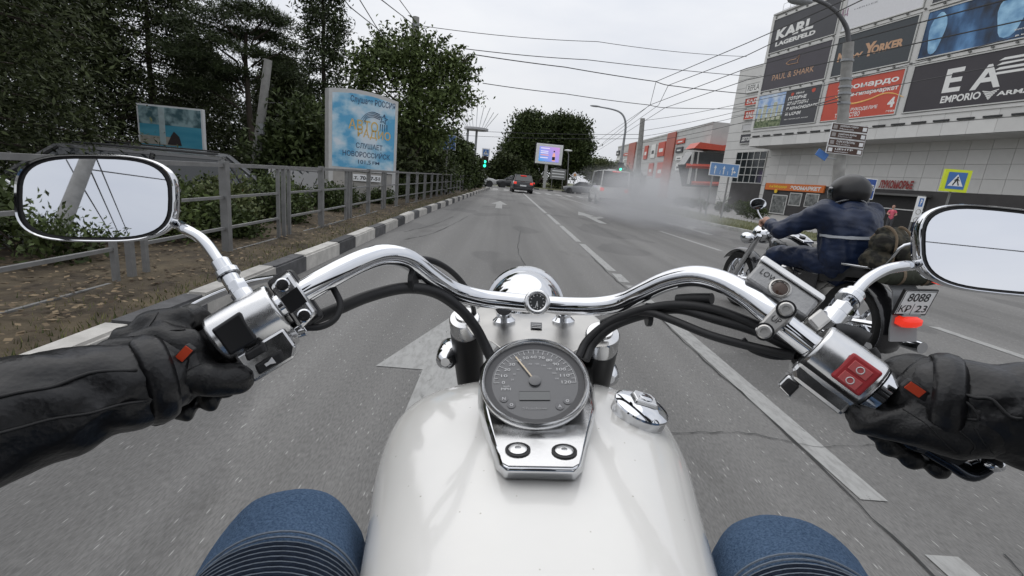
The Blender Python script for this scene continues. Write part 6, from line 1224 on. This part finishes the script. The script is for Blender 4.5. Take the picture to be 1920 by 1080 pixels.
# sleeve seams and cuff bands
def seam(nm, pts, r=.0016, mt=M_SEAM): b = MB(); b.tube(spline([L(*p) for p in pts], 6), r, 6); return b.build(nm, mt, rider, smooth=60)
def cuff(c, axis, r, w, nm='cuff', mt=M_LEA): b = MB(); b.lathe([(r*.96, -w/2), (r*1.03, -w*.3), (r*1.06, 0), (r*1.03, w*.3), (r*.97, w/2)], frame(c, Vector(axis).orthogonal(), z=axis), 32, cap=False); o = b.build(nm, mt, rider, smooth=60); s = o.modifiers.new('s', 'SOLIDIFY'); s.thickness = .003; return o
def seam_on(target, pts, r=.0011, parent=None, mt=None, nm='seam', off=.0004):
    b = MB(); b.tube(spline(pts, 8), r, 6); o = b.build(nm, mt or M_SEAM, parent or target, smooth=60)
    c = MB(); P = spline(pts, 8); me = target.data; from mathutils.bvhtree import BVHTree
    if target.name not in BVH: BVH[target.name] = BVHTree.FromPolygons([v.co[:] for v in me.vertices], [tuple(p.vertices) for p in me.polygons])
    Q = []
    for p in P: 
        h = BVH[target.name].find_nearest(p); Q.append(h[0]+h[1]*off)
    for _ in range(3): Q = [Q[0]]+[(Q[i-1]+Q[i]*2+Q[i+1])/4 for i in range(1, len(Q)-1)]+[Q[-1]]
    m2 = MB(); m2.tube(Q, r, 6); old = o.data; o.data = m2.mesh(nm); o.data.materials.append(mt or M_SEAM); bpy.data.meshes.remove(old); o.data.polygons.foreach_set('use_smooth', [True]*len(o.data.polygons)); return o
BVH = {}
seam_on(jk, [L(*p) for p in ((0, 690, .30), (130, 692, .34), (262, 688, .38))], .0014); seam_on(jk, [L(*p) for p in ((0, 825, .30), (130, 785, .34), (285, 752, .38))], .0012); seam_on(jk, [L(*p) for p in ((1780, 700, .36), (1850, 735, .35), (1920, 790, .34))], .0013); seam_on(jk, [L(*p) for p in ((1800, 745, .36), (1830, 790, .36), (1790, 800, .37))], .0012)
cuff(WL.lerp(EL, -.015), WL-EL, .0388, .022); cuff(WR.lerp(ER, -.015), WR-ER, .0395, .022)
# helmet behind the lens
b = MB(); b.ball((0, -.2, 1.62), (.13, .155, .15), seg=24, rn=16); b.build('helmet', M_SATIN, rider, smooth=70)
# ---- gloves: palm, thumb and four fingers closed on each grip
def glove(F, wrist, sgn, nm='glove'):
    """F: x along the bar towards the housing, y up in the picture, z to the rider"""
    def q(x, y, z): return F @ Vector((x, y, z))
    caps = []
    caps.append([(wrist, .0345), (q(-.008, .020, .042), .028), (q(.008, .018, .034), .027)])                    # heel of the hand
    caps.append([(q(-.022, .020, .028), .020), (q(.018, .022, .028), .0225), (q(.036, .010, .028), .019)])         # palm across the grip
    caps.append([(q(-.034, .036, .010), .013), (q(-.010, .043, .008), .0145), (q(.016, .044, .006), .0145), (q(.038, .036, .006), .013)])   # knuckle row
    for x, r, k in ((.037, .0112, 1.0), (.0135, .0118, 1.08), (-.0105, .0114, 1.03), (-.0335, .0102, .88)):
        caps.append([(q(x, .034, .006), r*1.2), (q(x, .036*k, -.018), r*1.1), (q(x-.001, .018, -.036*k), r*1.05), (q(x-.001, -.014, -.037*k), r), (q(x-.002, -.040*k, -.020), r), (q(x-.004, -.046*k, .000), r*.95)])
    caps.append([(q(-.002, .000, .042), .0215), (q(.026, -.014, .040), .0185), (q(.044, -.030, .032), .0165), (q(.056, -.042, .020), .0155)])     # thumb hooked under the grip
    wv = np.array(wrist); qv = np.array(q(-.012, -.004, .044)); axv = (qv-wv)/np.linalg.norm(qv-wv)
    def gcrease(V):
        P = V-wv; sx_ = P@axv; rad = P-np.outer(sx_, axv); ang = np.arctan2(rad[:, 2], rad[:, 0]); return -np.abs(np.sin(sx_*150+2*np.sin(ang*2)+np.sin(ang*5)))**2*.0026*np.exp(-((sx_-.012)/.026)**2)+wrinkle(110, .0006, 190, .0004)(V)
    g_ = blob(nm, caps, M_GLV, rider, .0030, 2, disp=gcrease)
    for pts in ([(-.045, .020, .05), (-.01, .030, .045), (.025, .030, .04), (.045, .02, .03)], [(-.02, .0, .07), (.005, .012, .065), (.02, .03, .04), (.024, .045, .01)], [(.0, -.02, .07), (.03, -.01, .06), (.05, -.01, .045)], [(-.01, -.012, .075), (.0, .0, .07), (.03, .004, .06), (.05, .01, .04)]):
        seam_on(g_, [q(*p) for p in pts], .0005)
    # wrist strap, seams, coloured tab
    d = (wrist-q(-.008, .020, .042)); b = MB(); b.lathe([(.0335, -.013), (.0350, -.010), (.0355, 0), (.0350, .010), (.0335, .013)], frame(q(-.008, .020, .042).lerp(wrist, .8), d.orthogonal(), z=d), 30, cap=False); o = b.build('wrist_strap', M_GLV, g_, smooth=60); s = o.modifiers.new('s', 'SOLIDIFY'); s.thickness = .0015
    b = MB(); hp = BVH[g_.name].find_nearest(L(368, 636, .38) if sgn > 0 else L(1688, 700, .36)); T = frame(hp[0]+hp[1]*.001, F.to_3x3() @ Vector((1, .35 if sgn > 0 else 0, 0)), z=hp[1]); b.box(-.011, -.0045, -.004, .011, .0045, .0035, T); tb_ = b.build('pull_tab', M_RUB, g_, bevel=.0015)
    b = MB(); b.box(-.003, -.0036, .0035, .010, .0036, .0042, T); b.build('red_print', mat('tab_red', (.55, .06, .02) if sgn > 0 else (.16, .03, .02), rough=.5, var=.1), tb_)
    return g_
GL = barframe((330, 682, .456), (430, 629, .462)); GL = GL @ Matrix.Translation((-.006, 0, 0)) @ Matrix.Scale(.95, 4)
glove(GL, WL+Vector((.008, .02, .0)), 1)
GR = barframe((1745, 807, .418), (1655, 745, .427))
if (GR @ Vector((0, .03, 0))-GR.translation).dot(Vector((0, 0, 1))) < 0: GR = GR @ Matrix.Rotation(math.pi, 4, 'X') @ Matrix.Scale(-1, 4, (0, 0, 1))
GR = GR @ Matrix.Translation((.002, .010, -.006)) @ Matrix.Scale(.84, 4); glove(GR, WR+Vector((-.008, .02, .0)), -1)
# ---- jeans: thighs, knees, shins in one skin
KL, KR = L(540, 1062, .49), L(1478, 1108, .49); HL_, HR_ = Vector((-.12, -.12, .80)), Vector((.12, -.12, .80)); AL, AR = Vector((-.25, .62, .34)), Vector((.26, .62, .34))
blob('jeans', [[(HL_, .12), (HL_.lerp(KL, .55), .092), (KL, .076), (KL.lerp(AL, .5), .062), (AL, .052)], [(HR_, .12), (HR_.lerp(KR, .55), .092), (KR, .076), (KR.lerp(AR, .5), .062), (AR, .052)], [(HL_, .12), ((0, -.16, .80), .13), (HR_, .12)]], M_DENIM, rider, .009, 8, disp=wrinkle(30, .0022, 70, .0012))
def ribs(K, H):
    ax = (H-K).normalized(); up = Vector((0, 0, 1)); up = (up-ax*up.dot(ax)).normalized(); sd = ax.cross(up); N_ = 120; rr = []
    for i in range(N_+1):
        u = i/N_; s = .056+u*.13; r = lerp(.0775, .094, u)+.0040*abs(math.sin(u*math.pi*20))**.6+.001; row = []
        for k in range(41):
            a = lerp(-1.75, 1.75, k/40); skew = .022*(1-math.cos(a*.9)); row.append(K+ax*(s+skew)+(up*math.cos(a)+sd*math.sin(a))*(r-.006*(abs(a)/1.75)**6))
        rr.append(row)
    b = MB(); b.rings(rr, cap=False, closed=False); o = b.build('ribbed_knee_panel', M_DENIMD, rider, smooth=80)
    crest = []
    for j in range(20):
        u = (j+.5)/20; s = .056+u*.13; r = lerp(.0775, .094, u)+.0054; P = []
        for k in range(31): a = lerp(-1.7, 1.7, k/30); skew = .022*(1-math.cos(a*.9)); P.append(K+ax*(s+skew)+(up*math.cos(a)+sd*math.sin(a))*(r-.006*(abs(a)/1.75)**6))
        b = MB(); b.tube(P, .0006, 4); b.build('rib_piping', M_STITCH, o)
    for off in (.042, .049):
        P = []
        for k in range(31): a = lerp(-1.75, 1.75, k/30); skew = .022*(1-math.cos(a*.9)); P.append(K+ax*(off+skew)+(up*math.cos(a)+sd*math.sin(a))*(.0790))
        b = MB(); b.tube(P, .0011, 5); b.build('stitch_line', M_STITCH, o)
ribs(KL, HL_); ribs(KR, HR_)
for A in (AL, AR): 
    b = MB(); b.rings([[A+Vector((x*w, y, z)) for x, z in ((-1, -.06), (1, -.06), (1.05, .0), (.6, h), (-.6, h), (-1.05, 0))] for y, w, h in ((-.10, .03, .02), (-.06, .042, .06), (.0, .045, .09), (.08, .045, .05), (.15, .04, .03), (.18, .025, .0))]); b.build('boot', M_LEA, rider, smooth=60)
# ================================================================== THE OTHER MOTORCYCLE AND ITS RIDER
RA, FA = Vector((2.99, 3.66, 0)), Vector((2.84, 5.26, 0)); OY = math.atan2(-(FA-RA).x, (FA-RA).y); WB = (FA-RA).length
OM = Matrix.Translation(RA) @ Matrix.Rotation(OY, 4, 'Z') @ Matrix.Rotation(R_(-2.5), 4, 'Y'); OI = OM.inverted()
def O(px, py, d): return OI @ cz(px, py, d)
ob = thing('touring_motorcycle', 'black and chrome motorcycle with white number plate ridden in the next lane', 'motorcycle', OM)
M_BLKP = mat('black_paint', (.012, .012, .014), rough=.25, coat=.7, var=.1); M_GREYP = mat('grey_fender', (.20, .205, .21), rough=.4, coat=.4, var=.08); M_SEATV = mat('seat_leather', (.014, .014, .014), rough=.5, var=.2)
wheel(ob, Matrix.Translation((0, 0, .32)) @ WX, .32, .17, 10); wheel(ob, Matrix.Translation((0, WB, .32)) @ WX, .32, .12, 10)
def ofender(c, r, w, a0, a1, mt, nm): return fender(ob, c, r, w, a0, a1, mt, nm)
ofender((0, 0, .32), .375, .21, 35, 205, M_BLKP, 'rear_fender'); ofender((0, WB, .32), .36, .15, 35, 165, M_BLKP, 'front_fender')
# tail flap, plate, tail light
TP = O(1718, 553, 3.15); tf = Vector((.0, -.43, .5))
b = MB(); rr = [[(-.11, y, z), (.11, y, z), (.11, y-.012, z), (-.11, y-.012, z)] for y, z in ((-.28, .74), (-.37, .66), (-.41, .52), (-.42, .38), (-.44, .30))]; b.rings(rr); b.build('tail_skirt', M_GREYP, ob, smooth=40)
PM = frame((0, -.47, .60), (1, 0, 0), y=(0, -.25, 1)); PM = PM if (PM.to_3x3() @ Vector((0, 0, 1))).y < 0 else PM @ Matrix.Rotation(math.pi, 4, 'Y')
b = MB(); b.box(-.135, -.105, -.02, .135, .105, -.002, PM); pf = b.build('plate_holder', M_SATIN, ob, bevel=.004); b = MB(); b.box(-.123, -.093, -.002, .123, .093, .003, PM); pl = b.build('number_plate', M_WSIGN, pf)
lettering('8088', (-.085, .012, .085, .078), M_BLK, pl, .005, .01, m=PM); lettering('КР', (-.112, -.075, -.022, -.018), M_BLK, pl, .005, .01, m=PM); lettering('23', (.02, -.075, .108, -.018), M_BLK, pl, .005, .01, m=PM)
for a in ((-.123, -.093, .123, -.089), (-.123, .089, .123, .093), (-.123, -.089, -.119, .089), (.119, -.089, .123, .089), (-.008, -.089, -.005, -.005)): b = MB(); b.box(a[0], a[1], .003, a[2], a[3], .0045, PM); b.build('plate_border', M_BLK, pl)
b = MB(); b.rings([[Vector((x*w, -.45-y, .455+z*h)) for x, z in ((-1, -.5), (-.5, -1), (.5, -1), (1, -.5), (1, .5), (.5, 1), (-.5, 1), (-1, .5))] for y, w, h in ((-.03, .085, .04), (.0, .09, .045), (.035, .08, .038), (.05, .05, .02))]); tlx = b.build('tail_light', mat('tail_red', (.5, .02, .015), rough=.15, emit=(1, .05, .02), es=.55, var=0), ob, smooth=40)
b = MB(); b.box(-.07, -.47, .495, .07, -.42, .512); b.build('tail_light_hood', M_CHR, tlx)
for s in (-1, 1):
    p = Vector((s*.21, -.18, .60)); b = MB(); b.lathe([(.01, -.03), (.032, -.02), (.036, .01), (.03, .03)], frame(p, (1, 0, 0), z=(0, 1, 0)), 18); q = b.build('indicator', M_CHR, ob, smooth=45); b = MB(); b.lathe([(.033, -.018), (.026, -.036), (.006, -.042)], frame(p, (1, 0, 0), z=(0, 1, 0)), 16); b.build('indicator_lens', mat('pink_lens', (.55, .25, .22), rough=.2), q, smooth=60); b = MB(); b.tube([p, (s*.09, -.15, .6)], .01, 8); b.build('indicator_stem', M_CHR, q)
# seat, tank, engine, bars, fork
rr = [[(-w, y, z-.09), (w, y, z-.09), (w*1.05, y, z-.03), (w*.75, y, z), (-w*.75, y, z), (-w*1.05, y, z-.03)] for y, w, z in ((-.28, .10, .80), (-.12, .13, .79), (.02, .14, .77), (.08, .12, .72), (.22, .18, .69), (.42, .17, .69), (.56, .11, .72), (.62, .06, .74))]; b = MB(); b.rings(rr); b.build('seat', M_SEATV, ob, smooth=60)
rr = []
for y, w, zt in ((.60, .07, .78), (.68, .12, .84), (.80, .155, .885), (.92, .16, .90), (1.02, .14, .89), (1.10, .09, .85), (1.13, .04, .80)): rr.append([(w*math.copysign(abs(math.cos(a))**.8, math.cos(a)), y, zt-.10+.10*math.copysign(abs(math.sin(a))**.8, math.sin(a))) for a in np.linspace(0, 2*math.pi, 25)[:-1]])
b = MB(); b.rings(rr); tk = b.build('fuel_tank', mat('tank_dark', (.03, .032, .034), rough=.2, coat=.9, var=.1), ob, smooth=60)
b = MB(); b.rings([[(-.055, .66, .86), (.055, .66, .86), (.075, .82, .905), (.07, .98, .925), (-.07, .98, .925), (-.075, .82, .905)], [(-.05, .67, .88), (.05, .67, .88), (.07, .82, .925), (.065, .97, .94), (-.065, .97, .94), (-.07, .82, .925)]]); cs = b.build('tank_console', M_CHR, tk, smooth=30, bevel=.004)
for y, r in ((.76, .028), (.90, .055)): b = MB(); b.lathe([(r, 0), (r, .012), (r*.8, .014), (r*.3, .012)], frame((0, y, .918 if y > .8 else .90), (1, 0, 0), z=(0, -.25, 1)), 20); b.build('gauge', M_CHRW if r > .03 else M_SATIN, cs, smooth=30)
b = MB(); b.box(-.16, .36, .22, .16, .92, .60); b.build('engine', M_ALB, ob, bevel=.05)
for s in (-1, 1):
    for y in (.5, .76): b = MB(); b.tube([(s*.05, y, .5), (s*.16, y+.03*s, .66)], .07, 14); b.build('cylinder_head', M_CHRW, ob, smooth=40)
    b = MB(); b.tube([(s*.11, WB-.02, .32), (s*.11, WB-.36, .86)], [.032, .028], 14); b.build('fork_leg', M_CHR, ob, smooth=40)
    b = MB(); b.box(s*.19-.012, .25, .50, s*.19+.012, .55, .66); b.build('side_cover', M_BLKP, ob, bevel=.02)
    b = MB(); b.tube([(s*.15, .78, .30), (s*.36, .80, .29)], .02, 10); b.build('foot_board', M_RUB, ob)
b = MB(); b.tube(spline([Vector((.17, .7, .35)), Vector((.2, .4, .2)), Vector((.21, 0, .22)), Vector((.21, -.42, .24))], 5), .045, 14); b.build('exhaust_pipe', M_CHR, ob, smooth=60)
b = MB(); b.tube(spline([Vector((-.17, .75, .35)), Vector((-.2, .5, .2)), Vector((-.21, .1, .2)), Vector((-.21, -.38, .22))], 5), .045, 14); b.build('exhaust_pipe', M_CHR, ob, smooth=60)
hb_ = [Vector((x, y, z)) for x, y, z in ((-.44, .72, .98), (-.36, .84, 1.0), (-.22, 1.06, 1.03), (-.10, 1.16, .98), (0, 1.18, .96), (.10, 1.16, .98), (.22, 1.06, 1.03), (.36, .84, 1.0), (.44, .72, .98))]
b = MB(); b.tube(spline(hb_, 5), .014, 12); b.build('handlebar', M_CHR, ob, smooth=60)
for s in (-1, 1): b = MB(); b.tube([hb_[0] if s < 0 else hb_[-1], hb_[1] if s < 0 else hb_[-2]], .019, 12); b.build('grip', M_RUB, ob)
hcx = Vector((0, 1.34, .86)); b = MB(); b.lathe([(.01, -.14), (.06, -.12), (.095, -.05), (.10, .02), (.10, .05), (.09, .06)], frame(hcx, (1, 0, 0), z=(0, 1, 0)), 30); hh_ = b.build('headlight', M_CHR, ob, smooth=50)
for s in (-1, 1): b = MB(); b.lathe([(.01, -.08), (.045, -.06), (.062, 0), (.058, .04)], frame((s*.20, 1.30, .82), (1, 0, 0), z=(0, 1, 0)), 24); b.build('spot_lamp', M_CHR, ob, smooth=50); b = MB(); b.tube([(s*.2, 1.3, .82), (0, 1.28, .84)], .012, 8); b.build('lamp_bracket', M_CHR, ob)
for s in (-1, 1):
    c = Vector((s*.36, .98, 1.19)); F_ = frame(c, (1, 0, 0), z=(s*-.25, -1, .1)); b = MB(); rr = [[F_ @ Vector((.085*k*math.cos(a), .055*k*math.sin(a), z)) for a in np.linspace(0, 6.283, 25)[:-1]] for k, z in ((.2, -.03), (.8, -.022), (1, -.006), (1, .002), (.95, .003))]; b.rings(rr); mo = b.build('mirror', M_CHR, ob, smooth=50)
    b = MB(); b.rings([[F_ @ Vector((.078*math.cos(a), .049*math.sin(a), z)) for a in np.linspace(0, 6.283, 25)[:-1]] for z in (.003, .0045)]); b.build('mirror_glass', M_MIRR, mo); b = MB(); b.tube(spline([c-Vector((0, -.02, .02)), Vector((s*.34, .98, 1.1)), Vector((s*.30, .93, 1.02))], 5), .008, 8); b.build('mirror_stem', M_CHR, mo)
b = MB(); b.tube(spline([Vector((-.17, .05, .78)), Vector((-.15, -.28, .82)), Vector((-.13, -.40, 1.0)), Vector((.13, -.40, 1.0)), Vector((.15, -.28, .82)), Vector((.17, .05, .78))], 5), .011, 8); b.build('sissy_bar', M_CHR, ob, smooth=60)
b = MB(); b.tube(spline([Vector((-.2, .95, .85)), Vector((-.23, .7, .62)), Vector((-.2, .5, .42))], 5), .012, 8); b.build('cable', M_RUB, ob)
# luggage roll and camouflage rucksack on the pillion seat
M_CAMO = print_mat('camouflage', (.012, .011, .009), (.055, .048, .034), 14, .42, .56, (1, 1, 1), (.028, .028, .02), rough=.9)
bag = thing('rucksack', 'dark camouflage rucksack strapped on the pillion seat behind the navy rider', 'bag', OM @ Matrix.Translation((0, -.15, .76)) @ Matrix.Scale(.8, 4))
blob('bag_body', [[((-.13, 0, .12), .11), ((.13, 0, .12), .11)], [((-.10, -.03, .27), .10), ((.12, -.02, .27), .10)], [((-.05, .02, .36), .07), ((.08, .02, .35), .07)], [((-.16, -.08, .10), .08), ((.16, -.1, .1), .08)]], M_CAMO, bag, .014, 4, disp=wrinkle(40, .008, 80, .005))
for x in (-.09, .1): b = MB(); b.tube(spline([Vector((x, -.16, .04)), Vector((x, -.17, .2)), Vector((x*.8, -.13, .36)), Vector((x*.8, .0, .43)), Vector((x, .12, .3))], 5), .014, 8, flat=.4); b.build('strap', mat('tan_strap', (.16, .12, .08), rough=.8), bag)
b = MB(); b.ball((.02, -.17, .2), (.10, .05, .09)); b.build('pocket', M_CAMO, bag, smooth=60)
roll = thing('luggage_roll', 'dark green luggage roll tied under the rucksack', 'bag', OM @ Matrix.Translation((0, -.36, .78))); b = MB(); b.lathe([(.02, -.21), (.065, -.205), (.075, -.16), (.072, 0), (.075, .16), (.065, .205), (.02, .21)], WX, 22); b.build('roll_body', mat('roll_green', (.03, .033, .022), rough=.85, var=.3, vs=20, bump=.6, bs=30), roll, smooth=60)
for x in (-.1, .1): b = MB(); b.lathe([(.078, -.012), (.078, .012)], Matrix.Translation((x, 0, 0)) @ WX, 20, cap=False); b.build('tie', MATS['tan_strap'], roll)
# rider
M_NAVYJ = mat('navy_rainsuit', (.007, .014, .038), rough=.42, var=.3, vs=7, hue=(.013, .025, .064), bump=.5, bs=18, spec=.4); M_SKIN = mat('skin', (.42, .25, .19), rough=.55, var=.1); M_HELM = mat('matt_helmet', (.012, .012, .013), rough=.3, var=.15, vs=6)
r2 = thing('person', 'motorcyclist in a navy rain suit and matt black helmet in the next lane', 'person', OM)
sh = 1.17; SLx, SRx = Vector((-.21, .30, sh)), Vector((.21, .30, sh)); HLx, HRx = Vector((-.40, .76, 1.02)), Vector((.40, .76, 1.02)); EX, EY = Vector((-.42, .52, .98)), Vector((.42, .52, .98))
fold = wrinkle(34, .006, 70, .0035)
blob('jacket', [[((0, .20, .74), .185), ((0, .20, .92), .19), ((0, .22, 1.08), .18), ((0, .26, 1.20), .11)], [((-.07, .2, .8), .165), ((-.10, .23, 1.06), .155), (SLx, .105)], [((.07, .2, .8), .165), ((.10, .23, 1.06), .155), (SRx, .105)], [(SLx, .10), (EX, .075), (HLx+Vector((0, -.06, 0)), .055)], [(SRx, .10), (EY, .075), (HRx+Vector((0, -.06, 0)), .055)], [((0, .27, 1.22), .085), ((0, .29, 1.27), .07)]], M_NAVYJ, r2, .014, 4, disp=fold)
KLx, KRx = Vector((-.27, .72, .74)), Vector((.27, .72, .74)); FLx, FRx = Vector((-.28, .80, .34)), Vector((.28, .80, .34))
blob('trousers', [[((-.09, .22, .74), .13), ((-.19, .46, .76), .105), (KLx, .085), (FLx+Vector((0, -.06, .12)), .065)], [((.09, .22, .74), .13), ((.19, .46, .76), .105), (KRx, .085), (FRx+Vector((0, -.06, .12)), .065)], [((-.09, .2, .74), .13), ((.09, .2, .74), .13)]], M_NAVYJ, r2, .014, 4, disp=fold)
b = MB(); b.ball((0, 0, 0), 1, seg=8, rn=5); b = MB()
rr = [[(.212*math.cos(a)*1.12, .215+.19*math.sin(a)*1.03, z+.012*math.cos(a)) for a in np.linspace(math.pi*.93, math.pi*2.07, 25)] for z in (.985, 1.008)]; b.rings(rr, cap=False, closed=False); stp = b.build('reflective_stripe', mat('reflective', (.38, .40, .43), rough=.35, var=.05), r2, smooth=60); s_ = stp.modifiers.new('s', 'SHRINKWRAP'); s_.target = [o for o in r2.children if o.name.startswith('jacket')][0]; s_.offset = .010; s_.wrap_method = 'NEAREST_SURFACEPOINT'; s_.wrap_mode = 'ABOVE_SURFACE'
for H_, nm in ((HLx, -1), (HRx, 1)):
    caps = [[(H_+Vector((0, -.06, .0)), .032), (H_+Vector((0, .0, .03)), .036)]]
    for k in range(4): d = Vector((-.03+.02*k, .0, 0)); caps.append([(H_+d+Vector((0, .0, .03)), .013), (H_+d+Vector((0, .04, .02)), .012), (H_+d+Vector((0, .042, -.018)), .011), (H_+d+Vector((0, .012, -.03)), .010)])
    caps.append([(H_+Vector((-.035*nm, -.02, .02)), .015), (H_+Vector((-.045*nm, .0, -.02)), .012)]); blob('hand', caps, M_SKIN if nm < 0 else M_SKIN, r2, .006, 3)
for F_ in (FLx, FRx): b = MB(); b.rings([[F_+Vector((x*w, y, z)) for x, z in ((-1, -.06), (1, -.06), (1.05, .0), (.6, h), (-.6, h), (-1.05, 0))] for y, w, h in ((-.10, .035, .05), (-.06, .045, .12), (.0, .048, .10), (.10, .046, .04), (.17, .04, .02), (.19, .025, -.01))]); b.build('boot', M_LEA, r2, smooth=60)
# helmet: open shell with goggle band, vent and rim
HC = Vector((0, .33, 1.345)); HMx = Matrix.Translation(HC) @ Matrix.Rotation(R_(-6), 4, 'X') @ Matrix.Rotation(R_(14), 4, 'Z')
b = MB(); rr = []
for i in range(17):
    th = math.pi*.70*i/16; sn_ = max(math.sin(th), .012); rr.append([HMx @ Vector((.128*sn_*math.cos(a), (.158+(.012 if math.sin(a) < 0 else 0))*sn_*math.sin(a), .145*math.cos(th))) for a in np.linspace(0, 2*math.pi, 33)[:-1]])
b.rings(rr); hm = b.build('helmet', M_HELM, r2, smooth=70)
rim = [HMx @ Vector((.128*math.sin(math.pi*.70)*1.03*math.cos(a), .166*math.sin(math.pi*.70)*1.03*math.sin(a), .145*math.cos(math.pi*.70)+.02*math.sin(2*a))) for a in np.linspace(0, 2*math.pi, 33)]; b = MB(); b.tube(rim, .007, 8); b.build('helmet_rim', M_GREYP, hm)
for p, s_ in (((.075, -.125, .045), 1), ((-.12, .07, .03), .8)): b = MB(); b.ball(HMx @ Vector(p), (.024*s_, .018*s_, .013*s_)); b.build('helmet_vent', mat('vent_grey', (.4, .4, .4), rough=.35), hm, smooth=60)
b = MB(); b.rings([[HMx @ Vector((.131*math.sin(th)*math.cos(a), .163*math.sin(th)*math.sin(a), .147*math.cos(th))) for a in np.linspace(R_(20), R_(160), 17)] for th in (1.35, 1.55, 1.75, 1.95)], cap=False, closed=False); b.build('visor', M_CARGL, hm, smooth=60)
blob('head', [[(HC+Vector((0, .01, -.04)), .095), (HC+Vector((0, -.01, -.13)), .062)]], M_SKIN, r2, .012, 3)
# ================================================================== WOMAN IN PINK AT THE ENTRANCE
wp = cz(1667, 420, 31); wp.z = .1; WMx = Matrix.Translation(wp) @ Matrix.Rotation(R_(150), 4, 'Z'); pw = thing('person', 'woman in a pink top with tied dark hair at the mall entrance', 'person', WMx)
blob('body', [[((0, 0, .82), .13), ((0, .01, 1.05), .12), ((0, 0, 1.25), .13), ((0, 0, 1.36), .07), ((0, .01, 1.43), .05)], [((-.15, 0, 1.3), .06), ((-.24, .04, 1.08), .045), ((-.14, .2, 1.0), .035)], [((.15, 0, 1.3), .06), ((.24, .04, 1.08), .045), ((.12, .22, 1.02), .035)]], M_SKIN, pw, .014, 4)
blob('pink_top', [[((0, 0, .84), .15), ((0, .01, 1.05), .135), ((0, 0, 1.24), .142)], [((-.13, 0, 1.29), .078), ((-.2, .02, 1.2), .062)], [((.13, 0, 1.29), .078), ((.2, .02, 1.2), .062)]], mat('pink_cloth', (.62, .12, .17), rough=.8, var=.2), pw, .014, 4)
blob('trousers', [[((-.06, 0, .8), .12), ((-.09, .03, .45), .08), ((-.09, 0, .08), .06)], [((.06, 0, .8), .12), ((.09, -.02, .45), .08), ((.09, 0, .08), .06)]], mat('grey_trousers', (.06, .06, .065), rough=.8), pw, .016, 4)
blob('head', [[((0, .01, 1.52), .085), ((0, .02, 1.58), .088)], [((0, .1, 1.53), .018), ((0, .095, 1.56), .012)]], M_SKIN, pw, .01, 3); blob('hair', [[((0, -.02, 1.6), .1), ((0, -.06, 1.52), .085), ((0, -.1, 1.42), .05)]], mat('brown_hair', (.05, .022, .015), rough=.6), pw, .012, 3)
for s in (-1, 1): b = MB(); b.ball((s*.09, .06, .04), (.045, .12, .045)); b.build('shoe', M_RUB, pw, smooth=60)
# ================================================================== BEHIND THE RIDER, SEEN IN THE MIRROR
def mirr(px, py, dist, k=0):
    c, n_ = MIRR[k]; r = (BI.to_3x3() @ ray(px, py)).normalized(); hit = CL+r*((c-CL).dot(n_)/r.dot(n_)); d = r-2*r.dot(n_)*n_; return BM @ (hit+d*dist)
pb_ = mirr(127, 395, 12); pt_ = mirr(168, 290, 12.5); mp_, mb_ = pole('concrete_pole', 'leaning concrete pole behind the rider, seen in the round-cornered mirror', 'pole', pb_, pt_.lerp(pb_, -.25), .16, .12, M_CONC, 0)
p1 = mirr(95, 440, 9.5); h = p1.z; tree('leafy_tree', 'green tree behind the rider, reflected low in the mirror', (p1.x, p1.y, 0), [((0, 0, h-.35), (.62, .62, .62)), ((-.6, .1, h-.2), (.6, .5, .6)), ((.45, -.1, h-.5), (.65, .5, .6)), ((1.05, -.1, h-.85), (.6, .5, .6)), ((-1.2, 0, h-.25), (.6, .5, .6)), ((0, 0, h*.4), (.9, .9, .9))], M_ROADT, 620, 46, .30, .045, (.09, .04), M_BARK, 'trees along the fence', .4, .45)
def mwire(label, a, c): A, B_ = mirr(*a), mirr(*c); P = [A.lerp(B_, i/8) for i in range(9)]; o = prop(MB().tube([p-A for p in P], .014, 5).build('overhead_wire', M_WIRE), label, 'wire', 'overhead wires'); o.location = A
mwire('wire seen in the mirror running level from the leaning pole', (148, 315, 12.3), (330, 340, 16)); mwire('first slanting wire seen in the mirror right of the pole', (152, 345, 12.3), (215, 450, 22)); mwire('second slanting wire seen in the mirror right of the pole', (170, 320, 12.3), (228, 450, 22)); mwire('third slanting wire seen in the mirror right of the pole', (178, 290, 12.5), (245, 450, 24)); mwire('short wire seen in the mirror left of the pole top', (125, 300, 14), (150, 345, 12.3))
def mw2(label, a, c): A, B_ = mirr(*a, 1), mirr(*c, 1); o = prop(MB().tube([Vector((0, 0, 0)), B_-A], .016, 5).build('overhead_wire', M_WIRE), label, 'wire', 'overhead wires'); o.location = A
mw2('thin wire seen level across the cropped mirror', (1725, 452, 20), (1960, 476, 20))
